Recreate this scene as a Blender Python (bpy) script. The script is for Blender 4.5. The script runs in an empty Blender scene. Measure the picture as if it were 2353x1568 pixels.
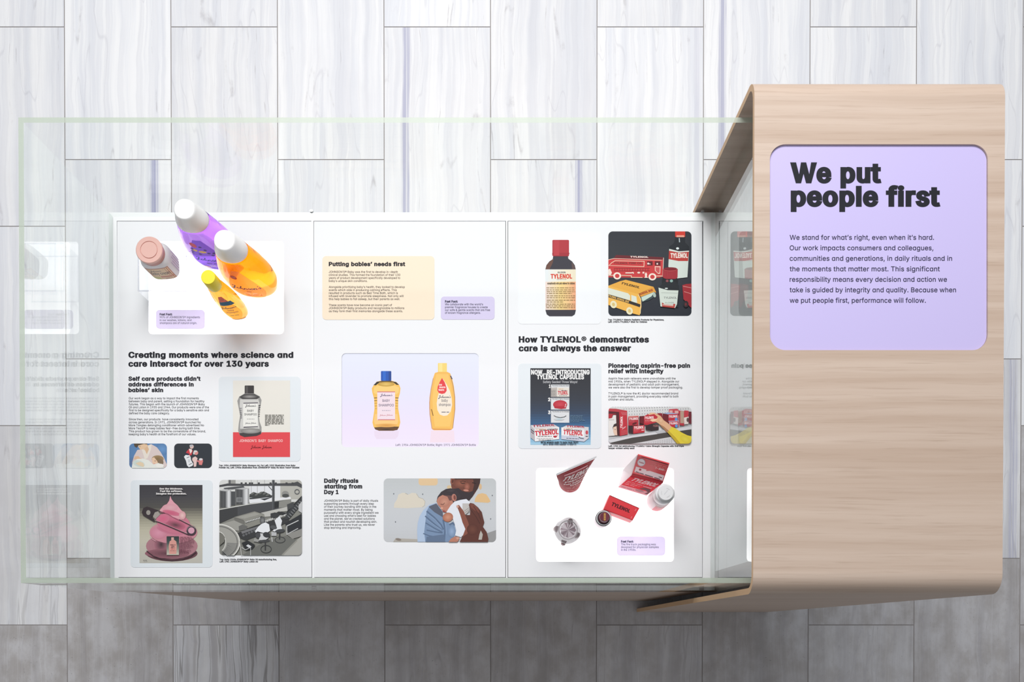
import bpy, bmesh, math, random
from math import sin, cos, pi, radians, sqrt, tan, atan2
from mathutils import Vector, Matrix
from mathutils.geometry import tessellate_polygon

C = bpy.context.scene.collection
scene = bpy.context.scene

# ------------------------------------------------------------------ camera, world, lights, exposure
FRAME_W, FRAME_H = 2353.0, 1568.0
CAM_H = 2.6                      # eye height of the camera, looking straight down (shifted lens)
FOCAL = 2178.0                   # focal length in pixels of the 2353 px frame
NADIR = (1168.0, 1454.0)         # pixel straight under the camera
TILT = radians(-0.6)
SHIFT_X = 0.5 - NADIR[0] / FRAME_W
SHIFT_Y = (NADIR[1] - tan(TILT) * FOCAL - FRAME_H / 2) / FRAME_W

cam_data = bpy.data.cameras.new('camera')
cam = bpy.data.objects.new('camera', cam_data)
C.objects.link(cam)
cam.location = (0, 0, CAM_H)
cam.rotation_euler = (TILT, 0, 0)
cam_data.sensor_width = 36.0
cam_data.lens = 36.0 * FOCAL / FRAME_W
cam_data.shift_x = SHIFT_X
cam_data.shift_y = SHIFT_Y
scene.camera = cam

world = bpy.data.worlds.new('room_light')
scene.world = world
world.use_nodes = True
world.node_tree.nodes['Background'].inputs[0].default_value = (0.93, 0.96, 1.0, 1)
world.node_tree.nodes['Background'].inputs[1].default_value = 0.30


def area_light(name, loc, target, sx, sy, power, color, spread=180):
    d = bpy.data.lights.new(name, 'AREA')
    d.shape = 'RECTANGLE'
    d.size, d.size_y = sx, sy
    d.energy = power
    d.color = color
    d.spread = radians(spread)
    o = bpy.data.objects.new(name, d)
    C.objects.link(o)
    o.location = loc
    o.rotation_euler = (Vector(target) - Vector(loc)).to_track_quat('-Z', 'Y').to_euler()
    return o


# a soft ceiling panel beyond the back of the case and a weaker one over the middle
area_light('ceiling_panel_light', (-0.15, 2.15, 3.3), (-0.1, 1.0, 0.3), 1.8, 0.8, 82, (1.0, 0.99, 0.98))
area_light('ceiling_fill_light', (-0.6, 1.2, 4.2), (-0.1, 0.7, 0.0), 2.2, 1.4, 22, (1.0, 0.98, 0.96))

scene.view_settings.view_transform = 'Standard'
scene.view_settings.look = 'None'
scene.view_settings.gamma = 1.0
scene.view_settings.use_curve_mapping = False
scene.view_settings.exposure = 0.0
scene.cycles.max_bounces = 10
scene.cycles.transparent_max_bounces = 32
scene.cycles.transmission_bounces = 10
scene.cycles.glossy_bounces = 5
scene.cycles.diffuse_bounces = 4
scene.cycles.caustics_reflective = False
scene.cycles.caustics_refractive = True
scene.cycles.blur_glossy = 1.0
scene.cycles.sample_clamp_indirect = 4.0

# ------------------------------------------------------------------ main heights (metres)
Z_DECK = 0.819       # top of the white deck
Z_GLASS = 1.146      # top of the glass panes
Z_TOP = 1.235        # top of the bent plywood arch
Z_PRINT = Z_DECK - 0.001     # top of the printed panels
Z_WIN = Z_DECK - 0.0055      # top of the recessed light windows


def at(px, py, z):
    """World point at height z that the photograph shows at pixel (px, py)."""
    x = (px / FRAME_W - 0.5 + SHIFT_X) * FRAME_W / FOCAL
    y = ((0.5 - py / FRAME_H) * FRAME_H / FRAME_W + SHIFT_Y) * FRAME_W / FOCAL
    d = Vector((x, y * cos(TILT) + sin(TILT), y * sin(TILT) - cos(TILT)))
    t = (z - CAM_H) / d.z
    return Vector((d.x * t, d.y * t, z))


# ------------------------------------------------------------------ materials
def lin(c):
    if isinstance(c, str):
        c = c.lstrip('#')
        c = tuple(int(c[i:i + 2], 16) / 255 for i in (0, 2, 4))
    return tuple((v / 12.92 if v <= 0.04045 else ((v + 0.055) / 1.055) ** 2.4) for v in c)


def bsdf_of(m):
    return next(n for n in m.node_tree.nodes if n.type == 'BSDF_PRINCIPLED')


def mat(name, col, rough=0.5, metal=0.0, trans=0.0, ior=1.45, spec=0.5, emit=None, emit_s=0.0, alpha=1.0, sss=0.0):
    m = bpy.data.materials.new(name)
    m.use_nodes = True
    b = bsdf_of(m)
    b.inputs['Base Color'].default_value = (*lin(col), 1)
    b.inputs['Roughness'].default_value = rough
    b.inputs['Metallic'].default_value = metal
    b.inputs['Transmission Weight'].default_value = trans
    b.inputs['IOR'].default_value = ior
    b.inputs['Specular IOR Level'].default_value = spec
    b.inputs['Alpha'].default_value = alpha
    if sss:
        b.inputs['Subsurface Weight'].default_value = sss
        b.inputs['Subsurface Radius'].default_value = (0.02, 0.02, 0.02)
        b.inputs['Subsurface Scale'].default_value = 0.5
    if emit:
        b.inputs['Emission Color'].default_value = (*lin(emit), 1)
        b.inputs['Emission Strength'].default_value = emit_s
    return m


class NT:
    """Short node helpers."""
    def __init__(s, m):
        s.t = m.node_tree

    def n(s, kind, **kw):
        nd = s.t.nodes.new(kind)
        for k, v in kw.items():
            setattr(nd, k, v)
        return nd

    def put(s, sock, v):
        if hasattr(v, 'is_output') or hasattr(v, 'node'):
            s.t.links.new(v, sock)
        else:
            sock.default_value = v

    def math(s, op, a, b=0.0, c=None, clamp=False):
        nd = s.n('ShaderNodeMath', operation=op, use_clamp=clamp)
        s.put(nd.inputs[0], a)
        s.put(nd.inputs[1], b)
        if c is not None:
            s.put(nd.inputs[2], c)
        return nd.outputs[0]

    def vec(s, x, y, z):
        nd = s.n('ShaderNodeCombineXYZ')
        for i, v in enumerate((x, y, z)):
            s.put(nd.inputs[i], v)
        return nd.outputs[0]

    def noise(s, vec, scale=1.0, detail=3.0, rough=0.5):
        nd = s.n('ShaderNodeTexNoise')
        s.put(nd.inputs['Vector'], vec)
        nd.inputs['Scale'].default_value = scale
        nd.inputs['Detail'].default_value = detail
        nd.inputs['Roughness'].default_value = rough
        return nd.outputs['Fac']

    def smooth(s, v, a, b, lo=0.0, hi=1.0):
        nd = s.n('ShaderNodeMapRange', interpolation_type='SMOOTHSTEP')
        s.put(nd.inputs['Value'], v)
        nd.inputs['From Min'].default_value = a
        nd.inputs['From Max'].default_value = b
        nd.inputs['To Min'].default_value = lo
        nd.inputs['To Max'].default_value = hi
        return nd.outputs[0]

    def mix(s, fac, a, b):
        nd = s.n('ShaderNodeMix', data_type='RGBA')
        s.put(nd.inputs['Factor'], fac)
        for k, v in ((6, a), (7, b)):
            if isinstance(v, tuple):
                v = (*v, 1) if len(v) == 3 else v
            s.put(nd.inputs[k], v)
        return nd.outputs[2]


def wood_material(name, light, dark, k=1.0):
    m = mat(name, 'ffffff', rough=0.5, spec=0.3)
    t = NT(m)
    g = t.n('ShaderNodeNewGeometry')
    sep = t.n('ShaderNodeSeparateXYZ')
    t.t.links.new(g.outputs['Position'], sep.inputs[0])
    x, y, z = sep.outputs
    yz = t.math('ADD', y, t.math('MULTIPLY', z, 1.0))
    warp = t.noise(t.vec(t.math('MULTIPLY', x, 2.2), t.math('MULTIPLY', yz, 5.0), 3.1), 1.0, 2.0)
    yw = t.math('ADD', yz, t.math('MULTIPLY', warp, 0.012))
    broad = t.noise(t.vec(t.math('MULTIPLY', x, 1.5), t.math('MULTIPLY', yw, 55.0), 1.7), 1.0, 4.0)
    fine = t.noise(t.vec(t.math('MULTIPLY', x, 7.0), t.math('MULTIPLY', yw, 260.0), 9.2), 1.0, 4.0, 0.6)
    pore = t.noise(t.vec(t.math('MULTIPLY', x, 14.0), t.math('MULTIPLY', yw, 520.0), 5.5), 1.0, 2.0)
    c1 = t.mix(t.smooth(broad, 0.25, 0.78), lin(light), lin(dark))
    c2 = t.mix(t.math('MULTIPLY', t.smooth(fine, 0.50, 0.78), 0.42), c1, lin('a48c7a'))
    c3 = t.mix(t.math('MULTIPLY', t.smooth(pore, 0.62, 0.80), 0.30), c2, lin('8f7862'))
    t.t.links.new(c3, bsdf_of(m).inputs['Base Color'])
    return m


def glass_material(name, tint=(0.965, 0.985, 0.975), f0=0.04, haze=0.0, haze_col='ffffff', gloss_rough=0.0, gain=1.0):
    """Clear sheet: reflection grows towards grazing view on either side of the sheet, the rest passes straight through."""
    m = bpy.data.materials.new(name)
    m.use_nodes = True
    t = NT(m)
    m.node_tree.nodes.remove(bsdf_of(m))
    out = next(n for n in m.node_tree.nodes if n.type == 'OUTPUT_MATERIAL')
    lw = t.n('ShaderNodeLayerWeight')
    lw.inputs['Blend'].default_value = 0.5
    p = t.math('POWER', lw.outputs['Facing'], 5.0)
    fac = t.math('MULTIPLY_ADD', p, (1 - f0) * gain, f0)
    tr = t.n('ShaderNodeBsdfTransparent')
    tr.inputs[0].default_value = (*tint, 1)
    gl = t.n('ShaderNodeBsdfGlossy')
    gl.inputs['Roughness'].default_value = gloss_rough
    gl.inputs[0].default_value = (1, 1, 1, 1)
    mx = t.n('ShaderNodeMixShader')
    t.put(mx.inputs[0], fac)
    src = tr.outputs[0]
    if haze:
        df = t.n('ShaderNodeBsdfDiffuse')
        df.inputs[0].default_value = (*lin(haze_col), 1)
        m2 = t.n('ShaderNodeMixShader')
        m2.inputs[0].default_value = haze
        t.t.links.new(src, m2.inputs[1])
        t.t.links.new(df.outputs[0], m2.inputs[2])
        src = m2.outputs[0]
    t.t.links.new(src, mx.inputs[1])
    t.t.links.new(gl.outputs[0], mx.inputs[2])
    t.t.links.new(mx.outputs[0], out.inputs[0])
    return m


def print_material(name, emit=False, strength=1.0):
    m = mat(name, 'ffffff', rough=0.55, spec=0.25)
    t = NT(m)
    a = t.n('ShaderNodeAttribute', attribute_name='Col')
    b = bsdf_of(m)
    if emit:
        b.inputs['Base Color'].default_value = (0.02, 0.02, 0.02, 1)
        t.t.links.new(a.outputs['Color'], b.inputs['Emission Color'])
        b.inputs['Emission Strength'].default_value = strength
    else:
        t.t.links.new(a.outputs['Color'], b.inputs['Base Color'])
    return m


def label_material(name):
    """Clear sticker: the colour's fourth value says how opaque the print is."""
    m = print_material(name)
    t = NT(m)
    b = bsdf_of(m)
    out = next(n for n in m.node_tree.nodes if n.type == 'OUTPUT_MATERIAL')
    a = t.n('ShaderNodeAttribute', attribute_name='Col')
    tr, mx = t.n('ShaderNodeBsdfTransparent'), t.n('ShaderNodeMixShader')
    t.t.links.new(a.outputs['Color'], tr.inputs[0])
    t.t.links.new(a.outputs['Alpha'], mx.inputs[0])
    t.t.links.new(tr.outputs[0], mx.inputs[1])
    t.t.links.new(b.outputs[0], mx.inputs[2])
    t.t.links.new(mx.outputs[0], out.inputs[0])
    return m


def liquid_material(name, col, density, tint, rough=0.03, ior=1.16):
    """Clear plastic filled with a coloured liquid: thin parts stay pale, thick parts take the colour (col is linear)."""
    m = mat(name, 'ffffff', rough=rough, trans=1.0, ior=ior)
    bsdf_of(m).inputs['Base Color'].default_value = (*tint, 1)
    t = NT(m)
    out = next(n for n in m.node_tree.nodes if n.type == 'OUTPUT_MATERIAL')
    va = t.n('ShaderNodeVolumeAbsorption')
    va.inputs['Color'].default_value = (*col, 1)
    va.inputs['Density'].default_value = density
    t.t.links.new(va.outputs[0], out.inputs['Volume'])
    return m


def film_material(name, col):
    """Translucent printed film: the light below shines through it."""
    m = bpy.data.materials.new(name)
    m.use_nodes = True
    t = NT(m)
    m.node_tree.nodes.remove(bsdf_of(m))
    out = next(n for n in m.node_tree.nodes if n.type == 'OUTPUT_MATERIAL')
    a, b, x = t.n('ShaderNodeBsdfTranslucent'), t.n('ShaderNodeBsdfDiffuse'), t.n('ShaderNodeMixShader')
    c = lin(col)
    a.inputs[0].default_value = (*[v ** 0.5 for v in c], 1)
    b.inputs[0].default_value = (*c, 1)
    x.inputs[0].default_value = 0.22
    t.t.links.new(a.outputs[0], x.inputs[1])
    t.t.links.new(b.outputs[0], x.inputs[2])
    t.t.links.new(x.outputs[0], out.inputs[0])
    return m


def shell_material(name, col, through=0.5, rough=0.35):
    """Moulded plastic that lets light through."""
    m = mat(name, col, rough)
    t = NT(m)
    b = bsdf_of(m)
    out = next(n for n in m.node_tree.nodes if n.type == 'OUTPUT_MATERIAL')
    tr, mx = t.n('ShaderNodeBsdfTranslucent'), t.n('ShaderNodeMixShader')
    tr.inputs[0].default_value = (*[v ** 0.6 for v in lin(col)], 1)
    mx.inputs[0].default_value = through
    t.t.links.new(b.outputs[0], mx.inputs[1])
    t.t.links.new(tr.outputs[0], mx.inputs[2])
    t.t.links.new(mx.outputs[0], out.inputs[0])
    return m


M = {}
M['white_frame'] = mat('white_lacquer', 'f2f3f5', 0.45)
M['white_panel'] = mat('white_acrylic_board', 'eaebee', 0.55, spec=0.3)
M['tray'] = mat('dark_tray', '3a3a3e', 0.8)
M['infill'] = mat('white_side_board', 'eeeff1', 0.6)
M['ink'] = mat('black_ink', '22232a', 0.6, spec=0.2)
M['ink_soft'] = mat('dark_navy_ink', '2b2a44', 0.6, spec=0.2)
M['wood'] = wood_material('pale_oak', 'cbb8a9', 'bba594')
M['ply_edge'] = mat('plywood_edge', 'd9b48c', 0.6)
M['lilac'] = mat('lilac_board', 'c3b9e6', 0.4, spec=0.3)
M['lilac_edge'] = mat('lilac_board_edge', '4a3f78', 0.6)
M['lilac_card'] = mat('lilac_card', 'cdc4e4', 0.5)
M['peach_card'] = mat('peach_card', 'f0dcc4', 0.5)
M['lilac_film'] = film_material('lilac_film', 'cbc3d7')
M['mat_blue'] = mat('pale_blue_mat', 'dbe1e6', 0.5)
M['mat_faint'] = mat('faint_grey_mat', 'e9ebef', 0.5)
M['glass'] = glass_material('clear_glass')
M['glass_edge'] = glass_material('green_glass_edge', (0.68, 0.74, 0.68), 0.02, 0.62, 'bcc6b8', 0.35)
M['glass_dimmed'] = glass_material('dimmed_reflection_glass', (0.975, 0.985, 0.98), 0.006, gain=0.22)  # back pane only: reflections turned down in the shader, coating made up
M['acrylic'] = glass_material('clear_acrylic', (0.975, 0.98, 0.985), 0.04)
M['acrylic_edge'] = glass_material('acrylic_edge', (0.80, 0.80, 0.84), 0.05, 0.1, 'dddde4')
M['chrome'] = mat('brushed_steel', 'c8c8cc', 0.25, metal=1.0)
M['print'] = print_material('printed_ink')
M['label'] = label_material('clear_label')
M['screen'] = print_material('lit_screen', True, 1.0)
M['light'] = mat('lit_white_panel', 'ffffff', 0.5, emit='ffffff', emit_s=1.38)


# ------------------------------------------------------------------ object helpers
def tag(o, label, cat=None, group=None, kind=None):
    if label:
        o['label'] = label
    if cat:
        o['category'] = cat
    if group:
        o['group'] = group
    if kind:
        o['kind'] = kind
    return o


def thing(name, label, cat, loc=(0, 0, 0), rotz=0.0, group=None):
    o = bpy.data.objects.new(name, None)
    o.empty_display_size = 0.02
    C.objects.link(o)
    o.location = loc
    o.rotation_euler = (0, 0, rotz)
    return tag(o, label, cat, group)


def origin_of(o):
    p = Vector((0, 0, 0))
    while o is not None:
        p = p + o.location
        o = o.parent
    return p


def obj(name, bm, mats, parent=None, label=None, smooth=False, local=True):
    """Link bm as one mesh object. local=False: coordinates are world ones, moved into the parent's frame."""
    if not local and parent is not None:
        bmesh.ops.translate(bm, verts=bm.verts[:], vec=-origin_of(parent))
    me = bpy.data.meshes.new(name)
    bm.to_mesh(me)
    bm.free()
    for m in (mats if isinstance(mats, (list, tuple)) else [mats]):
        me.materials.append(m)
    if smooth:
        me.polygons.foreach_set('use_smooth', [True] * len(me.polygons))
    o = bpy.data.objects.new(name, me)
    C.objects.link(o)
    o.parent = parent
    if label:
        o['label'] = label
    return o


def rr(x0, y0, x1, y1, r, n=8):
    """Rounded rectangle outline."""
    p = []
    for cx, cy, a0 in ((x1 - r, y0 + r, -90), (x1 - r, y1 - r, 0), (x0 + r, y1 - r, 90), (x0 + r, y0 + r, 180)):
        for i in range(n + 1):
            a = radians(a0 + 90.0 * i / n)
            p.append((cx + r * cos(a), cy + r * sin(a)))
    return p


def area2(p):
    return sum(p[i][0] * p[(i + 1) % len(p)][1] - p[(i + 1) % len(p)][0] * p[i][1] for i in range(len(p)))


def add_prism(bm, pts, z0, z1, mi=0, mi_side=None):
    """Vertical prism over world xy points."""
    pts = [(p[0], p[1]) for p in pts]
    if area2(pts) < 0:
        pts = pts[::-1]
    lo = [bm.verts.new((x, y, z0)) for x, y in pts]
    hi = [bm.verts.new((x, y, z1)) for x, y in pts]
    f = [bm.faces.new(hi), bm.faces.new(lo[::-1])]
    n = len(pts)
    for i in range(n):
        s = bm.faces.new((lo[i], lo[(i + 1) % n], hi[(i + 1) % n], hi[i]))
        s.material_index = mi if mi_side is None else mi_side
    f[0].material_index = f[1].material_index = mi
    return f


def add_box(bm, x0, x1, y0, y1, z0, z1, mi=0):
    return add_prism(bm, [(x0, y0), (x1, y0), (x1, y1), (x0, y1)], z0, z1, mi)


def add_board(bm, outer, holes, z0, z1, mi=0):
    """Plate with holes; outlines in world xy."""
    def loop(pts, z):
        vs = [bm.verts.new((p[0], p[1], z)) for p in pts]
        es = [bm.edges.new((vs[i], vs[(i + 1) % len(vs)])) for i in range(len(vs))]
        return vs, es
    tops = []
    for z in (z1, z0):
        allv, alle = [], []
        for pts in [outer] + holes:
            v, e = loop(pts, z)
            allv.append(v)
            alle += e
        r = bmesh.ops.triangle_fill(bm, use_beauty=True, use_dissolve=False, edges=alle)
        for f in r['geom']:
            if isinstance(f, bmesh.types.BMFace):
                f.material_index = mi
                f.normal_update()
                if (f.normal.z > 0) != (z == z1):
                    f.normal_flip()
        tops.append(allv)
    for a, b in zip(*tops):
        n = len(a)
        for i in range(n):
            f = bm.faces.new((a[i], a[(i + 1) % n], b[(i + 1) % n], b[i]))
            f.material_index = mi
    bmesh.ops.recalc_face_normals(bm, faces=bm.faces[:])


def px_outline(pts, z):
    return [at(x, y, z) for x, y in pts]


def px_slab(name, pts, z_top, thick, m, parent, label=None):
    bm = bmesh.new()
    add_prism(bm, px_outline(pts, z_top), z_top - thick, z_top)
    return obj(name, bm, m, parent, label, local=False)


# ------------------------------------------------------------------ lettering
_text_cache = {}
# outlines of the sans serif letters, regular and heavy: character, advance, then contours of x, y pairs in two-character numbers
_GA = '!#$%&()*+,-./0123456789:;<=>?@ABCDEFGHIJKLMNOPQRSTUVWXYZ[]^_`abcdefghijklmnopqrstuvwxyz{|}~'
_GLYPHS_R = [
'A:Y-%,h/O,h0v0m6W0m8#,h:K,h4z;W2O;W"1[2e3d9a4t5O5o2e',
'B9x0b.`0b3B3}3B4V3?5)345R2~5v2g672J6N2)6a1a6k196n0l6g076S/e62/<5].y4s.g3t.`".E;W.E,h3y,h5%,m6!,}6o-<7S-a8+.18R.f8o/D9!0&9(0k9#1R8q238X2i893;7q3b7F4$6v4<6:4N6m4e7V577t5W805|8B6K8L6|8P7W8K8=8;8{7|9Y7V:17%:^6F;%5];A4i;Q3k;W"0b9_3g9_4V9X549E5`9%5~8Z648,6;7R677)6-6`5y6>5b5|5F5d5$5O4[5@43570b54',
'C;M.a0./A/)0..41)-O2.,|3<,`4S,U5<,Y6!,d6c,u7C-07{-N8S-r9&.@9P.p9u/H:60%:M0e:b1[8G1[8%0]7W/u6|/?68.u5H.]4S.U3e.[2{.p2;/41_/c1-0@0a1*0B1}003!0*40005>0B6A0a771-7~1^8[2:9.2{9O3e9c4S9j5H9b689J6|9#7W8J8%7d8G6d:c6d:L7Z:68=9t8w9O9P9%:#8R:M7{:r7B;36b;J5~;[5<;f4S;i3<;`2.;C1):o0.:./A99.a84.56}-w5]-n40-w2a.51A',
'D;9.E;W.E,h31,h4X,q5s-07$-_8#.A8o/49N079y1G:72f:?44:75^9z6{9O8/8q918&:!7*:b5|;34e;N3B;W"0b.`0b9_359_489X5/9D5v9!6V8Q7+7t7R7/7n6;8!5<8)448!3*7n2+7Q167*0L6S/o5r/@5(.{4-.g3$.`',
'E8q0b.`0b3=7<3=7<550b550b9_7i9_7i;W.E;W.E,h7p,h7p.`',
'F8Z0b,h0b3)7#3)7#4}0b4}0b9_7`9_7`;W.E;W.E,h',
'G;i.`0//>/*0,.51%-O2-,|3=,`4W,U5e,^6k,u7i->8]-s9D.W9|/I:I0E:c1K:k2Z:k4B4g4B4g2K8P2K8M1s8=1/8#0O7^/w73/J6]/&6!.j5@.Z4W.U3g.[2}.p2</51_/c1-0A0a1+0B1}003!0*40005?0B6A0a781-8!1^8]2:9.2y9O3a9d4N9j5H9b679H6x8}7R8F7}7a8G6d:f6d:P7X:9899x8r9S9J9)9z8U:H7}:n7D;06c;I5};Z58;f4L;i37;`2*;C1$:o0+:./>99.`84.46}-v5]-n40-v2a.41A',
'H;`.E,h0b,h0b3E7s3E7s,h:3,h:3;W7s;W7s5=0b5=0b;W.E;W',
'I5N-U.`-U,h4n,h4n.`2B.`2B9_4n9_4n;W-U;W-U9_0%9_0%.`',
'J87-Z1|-Z1%-h/f.3.[.u-f/o-)0x,b23,U3J,b4R-)5L-f62.[6Y/f6f1%6f;W4J;W4J1(4C0:40/[3m/-3C.h2n.S23.M1S.S0}.h0S/-04/[/}0:/w1(/w1|',
'K:7.E;W.E,h0b,h0b1Z2S3`7H,h:*,j4.5.:*;S73;W0c4K0W4&0b;W',
'L8..E;W.E,h7K,h7K.`0b.`0b;W',
'M>p.E;W.E,h0Z,h0X7+0E9+1T514w,h6n,h;=9/;)55;),h=B,h=B;W:B;W5u/75$2=1E;W',
'N;q.E;W.E,h0c,h0[7r0K8x2N5-7n,h:C,h:C;W8(;W8=/D6u240w;W',
'O</.b0./A/)0/.41)-O2.,|3<,`4R,U5i,`6w,|7|-O8w.49d/):C0.:o1A;-2a;640;-5]:o6}:C849d998w:.7|:o6w;C5i;`4R;i3<;`2.;C1):o0/:./A99.b84.56}-w5]-n40-w2a.51A"0b1*0B1|002~0*40005?0B6B0b791.8!1_8^2<9/2|9O3e9d4R9j5@9d6(9O6h9/7E8^7v8#8C798b6B8t5@8{408t2~8b1|8C1)7v0>7E/a6h/36(.o5@.[4R.U3e.[2|.o2</41_/b1.0?',
'P9Y0b,h0b2(3[2(4c2.5`2A6P2b76327k3g884H8U518g5|8l6o8g7b8U8O88987k9v75:N6P:z5`;=4c;P3[;W.E;W.E,h"3R9`469]4k9P5;9>5`9$5|8c658>6D7q6N7D6Q6o6N6=6D5l655B5|4z5`4Z5;4A4l4.474!3S3{0b3{0b9`',
'Q</.b0./A/)0/.41)-O2.,|3<,`4R,U5i,`6w,|7#-&88+F:_+H8e-~9d/):C0.:o1A;-2a;640;-5]:o6}:C849d998w:.7|:o6w;C5i;`4R;i3<;`2.;C1):o0/:./A99.b84.56}-w5]-n40-w2a.51A"0b1*0B1|002~0*40005?0B6B0b791.8!1_8^2<9/2|9O3e9d4R9j5@9d6(9O6h9/7E8^7v8#8C798b6B8t5@8{408t2~8b1|8C1)7v0>7E/a7G/]5y1X3R1U5[.g5@.[4R.U3e.[2|.o2</41_/b1.0?',
'R9e0b,h0b2G3m2I6p,h9N,i632m763G7l3y894W8V5>8h6+8n6z8h7m8V8Z899A7m9}77:S6R:}5b;?4e;Q3^;W.E;W.E,h"0b9`489]4n9Q5=9@5b9)5~8i678F6F7{6O7O6S6z6O6J6F5{675T5~545b4t5>4^4o4M494C0b4@',
'S9_.//6.S.S/&-x/b-J0K-$1>,f29,U3<,P4D,V5C,h67-)6~-P7[.#8..]8P/@8e0(8l0q8g1Q8Y2+8D2Z8(3(7b3L6o4+5t4U4Q5!285`1K6$0l6R0X6o0L740H7]0L8%0V8H0i8i1$9)1C9A1i9U289e2h9n3@9q4-9k4m9Y5G9;5q8p618?6C7U8Z7U8N8L88907q9l7B:D6g:q6$;956;S4A;d3E;i2J;d1U;S0f;9/~:q/D:C.q9j.L9+.78B.07S.;6X.Z5i/55(/}4M0y3}2)3Y4n2l5]2G661v6F1[6P1<6S0s6O0H6C/~6./Z5n/;5J.}4}.h4M.W3u.N3<.K26.U1f.d1=.v0w/20Y/O0C/s040>0)0y-e0y-t/{',
'T9d-W;W-W9_229_22,h4L,h4L9_9%9_9%;W',
'U;a.E1p.M0r.d/z/-/,/a.C0D-f14-52.,o31,Y4=,R5I,Y6L,o7F-585-f8u.C9L/,9r/z:,0r:31p:3;W7t;W7t1~7p1A7c0g7L047./d6e/>68.{5`.d5#.V4=.Q3V.V2w.d2B.{1q/>1K/d1-040s0g0e1A0a1~0a;W.E;W',
'V:Y-%;W2U,h4~,h:K;W8!;W4$0!3k.a3#1]/M;W',
'W@P-(;W10,h3_,h6T7L6b9*736+9f,h<6,h@@;W=z;W:|.z:>2S7w;W5M;W2I.u1k2S/I;W',
'X:K/],h3a2r5&0Q7b,h:=,j5%4G:#;T7K;W3e6%3a5l228H/~;W-D;U2B4A-&,j',
'Y:E-!;U2N2m2N,h4k,h4k2m::;U7_;W3s5A3^4^2X6m/];W',
'Z9I0T.Y1u0O8L:%8L;W-n;W-n9_5i9f-q.;-q,h8S,h8S.`',
'a9#-d13-v01.9/9.d.K/<-j/z-80e,p1V,Y2M,R3/,U3d,a46,s4}-G5Y.65Y,h7g,h7g7s5T7s5T6N5<6r4^7I477`3f7r1W7s0f7d/{7?/=6j.e6-.:5?-w4G-d3G-^2="0$0u/w1W/s2?/w3$0$3c054>0L4q0j5>115a1[5z2/6-2g633@6.3p5{4=5c4a5A4~4t594C5I3g5S3(5W2?5S1U5I0r58084}/b4`/84<.r3o.X3?.J2g.E20.J1].Y13.t0k/:0M/f060<',
'b9#.2;W.2,h0@,h0@.30`-c1=-.1e,s26,a2l,U3L,R4C,Y55,p5|-86_-j76.L7a/98!0185138;2=853G8!4G7`5?756-6^6j5{7?547d4B7y3K8#2j7}237r1b7`0x710D6J0D;W"0b080P0r0E1U0B2?0E3(0O3g0a4C0x4t195A1]5c2*5{2Y6.34633k6-4>5z4h5a5/5>5L4q5d4>5u3c6!3$6%2?6!1W5u0u5d0<5K/f5./:4g.t4=.Y3j.J34.E2Z.J2+.X1_.r1;/80y/b',
'c85-d12-x02.=/:.k.M/F-k0,-90x,p1o,Y2n,R3u,[4u,v5j-F6R.%7,.p7W/w5K0H52/h4s/<4O.u4$.Z3M.I2n.D24.I1^.Y13.u0k/<0L/h050>0$0w/w1V/s29/w2z0$3Z05470L4j0k59135^1^5y246-2n633L6-4!5y4M5`5!5)5G457S4d7(5i6N6U5g734s7^3t7x2n8#1o7y0x7c0,7>/F6h.k6).=5;-x4C-d3C-^29',
'd9#-d13-v01.9/9.d.K/<-j/z-80e,p1V,Y2M,R3/,U3d,a46,s4}-G5Y.65Y,h7g,h7g;W5T;W5T6N5<6r4^7I477`3f7r307}2N8#1W7y0f7d/{7?/=6j.e6-.:5?-w4G-d3G-^2="0$0u/w1W/s2?/w3$0$3c054>0L4q0j5>115a1[5z2/6-2g633@6.3p5{4=5c4a5A4~4t594C5I3g5S3(5W2?5S1U5I0r58084}/b4`/84<.r3o.X3?.J2g.E20.J1].Y13.t0k/:0M/f060<',
'e8J-x01.</:.i.L/E-k0--90{,p1v,Y2z,R3c,V4G,b5&,u5^-262-Q6]-w7$.E7@.u7]/X5Q0)5+/A4^.q4(.S3C.E2C.G1n.T1@.j0v/+0T/P0:/~0%0V/v17/u1X7f1X7b3E7T487?4~7!5`6[69626g5a705/7M4V7e3|7t3D7}2h8#1j7y0s7c0(7</B6e.h6%.;58-w4@-d3?-^28-d10"/x3B0$4$064S0N4~0m5G155f1_5}226/2h633A6/3o5}4;5g4]5H4y5!544Q5D3{5K3B',
'f40,q7s,q6+.|6+.|,h12,h126+3^6+3^7s137s169?1?9`1N9y1c:.2!:93U:.4-;t2~</29<31c</12<$0`;q04;X/k;:/J:q/2:E/#9o.|98.|7s',
'g9%.!*{.d*$/+)^/T)>0()#0^(j1>(Y2#(O2m(L3b(P4Q(^5<(t5})76X)b7+*97M*x7c+f7i,]7i7s5Z7s5Z6I5>6s4`7J487a3g7s317}2O8#1X7y0h7d/}7?/>6k.f6..:5A-w4K-d3K-^2C-d1;-w0<.;/H.g._/?.$/~-S0i-31X,{2M,u3.,x3d-%45-64|-d5V.L5V,g5N+z57+@4n*r4:*S3X*@2m*:2:*<1k*D1G*P0j*t/p+w"0$1%/w1b/s2G/w3+0$3g064A0M4r0k5?135b1]5z206-2h633A6.3q5{4>5c4b5B5!4v5:4E5K3k5U3.5X2G5U1_5K0~5:0H4~/v4a/O4>/13q.w3A.j2h.f21.j1].x13/30l/R0M/y060L',
'h8Z.2,h0D,h0D3D0H3z0R4L0d4v0z5<195X1Y5p1~6#2I6.2u613T6*4*5r4R5O4q4~5&4D5.3Z5.,h7@,h7@3i7;4_7-5K6p6.6L6d5~735J7U4n7m4.7|3F8#2V7z1l7f1,7C0P6m0:6.0D;W.2;W',
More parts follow.
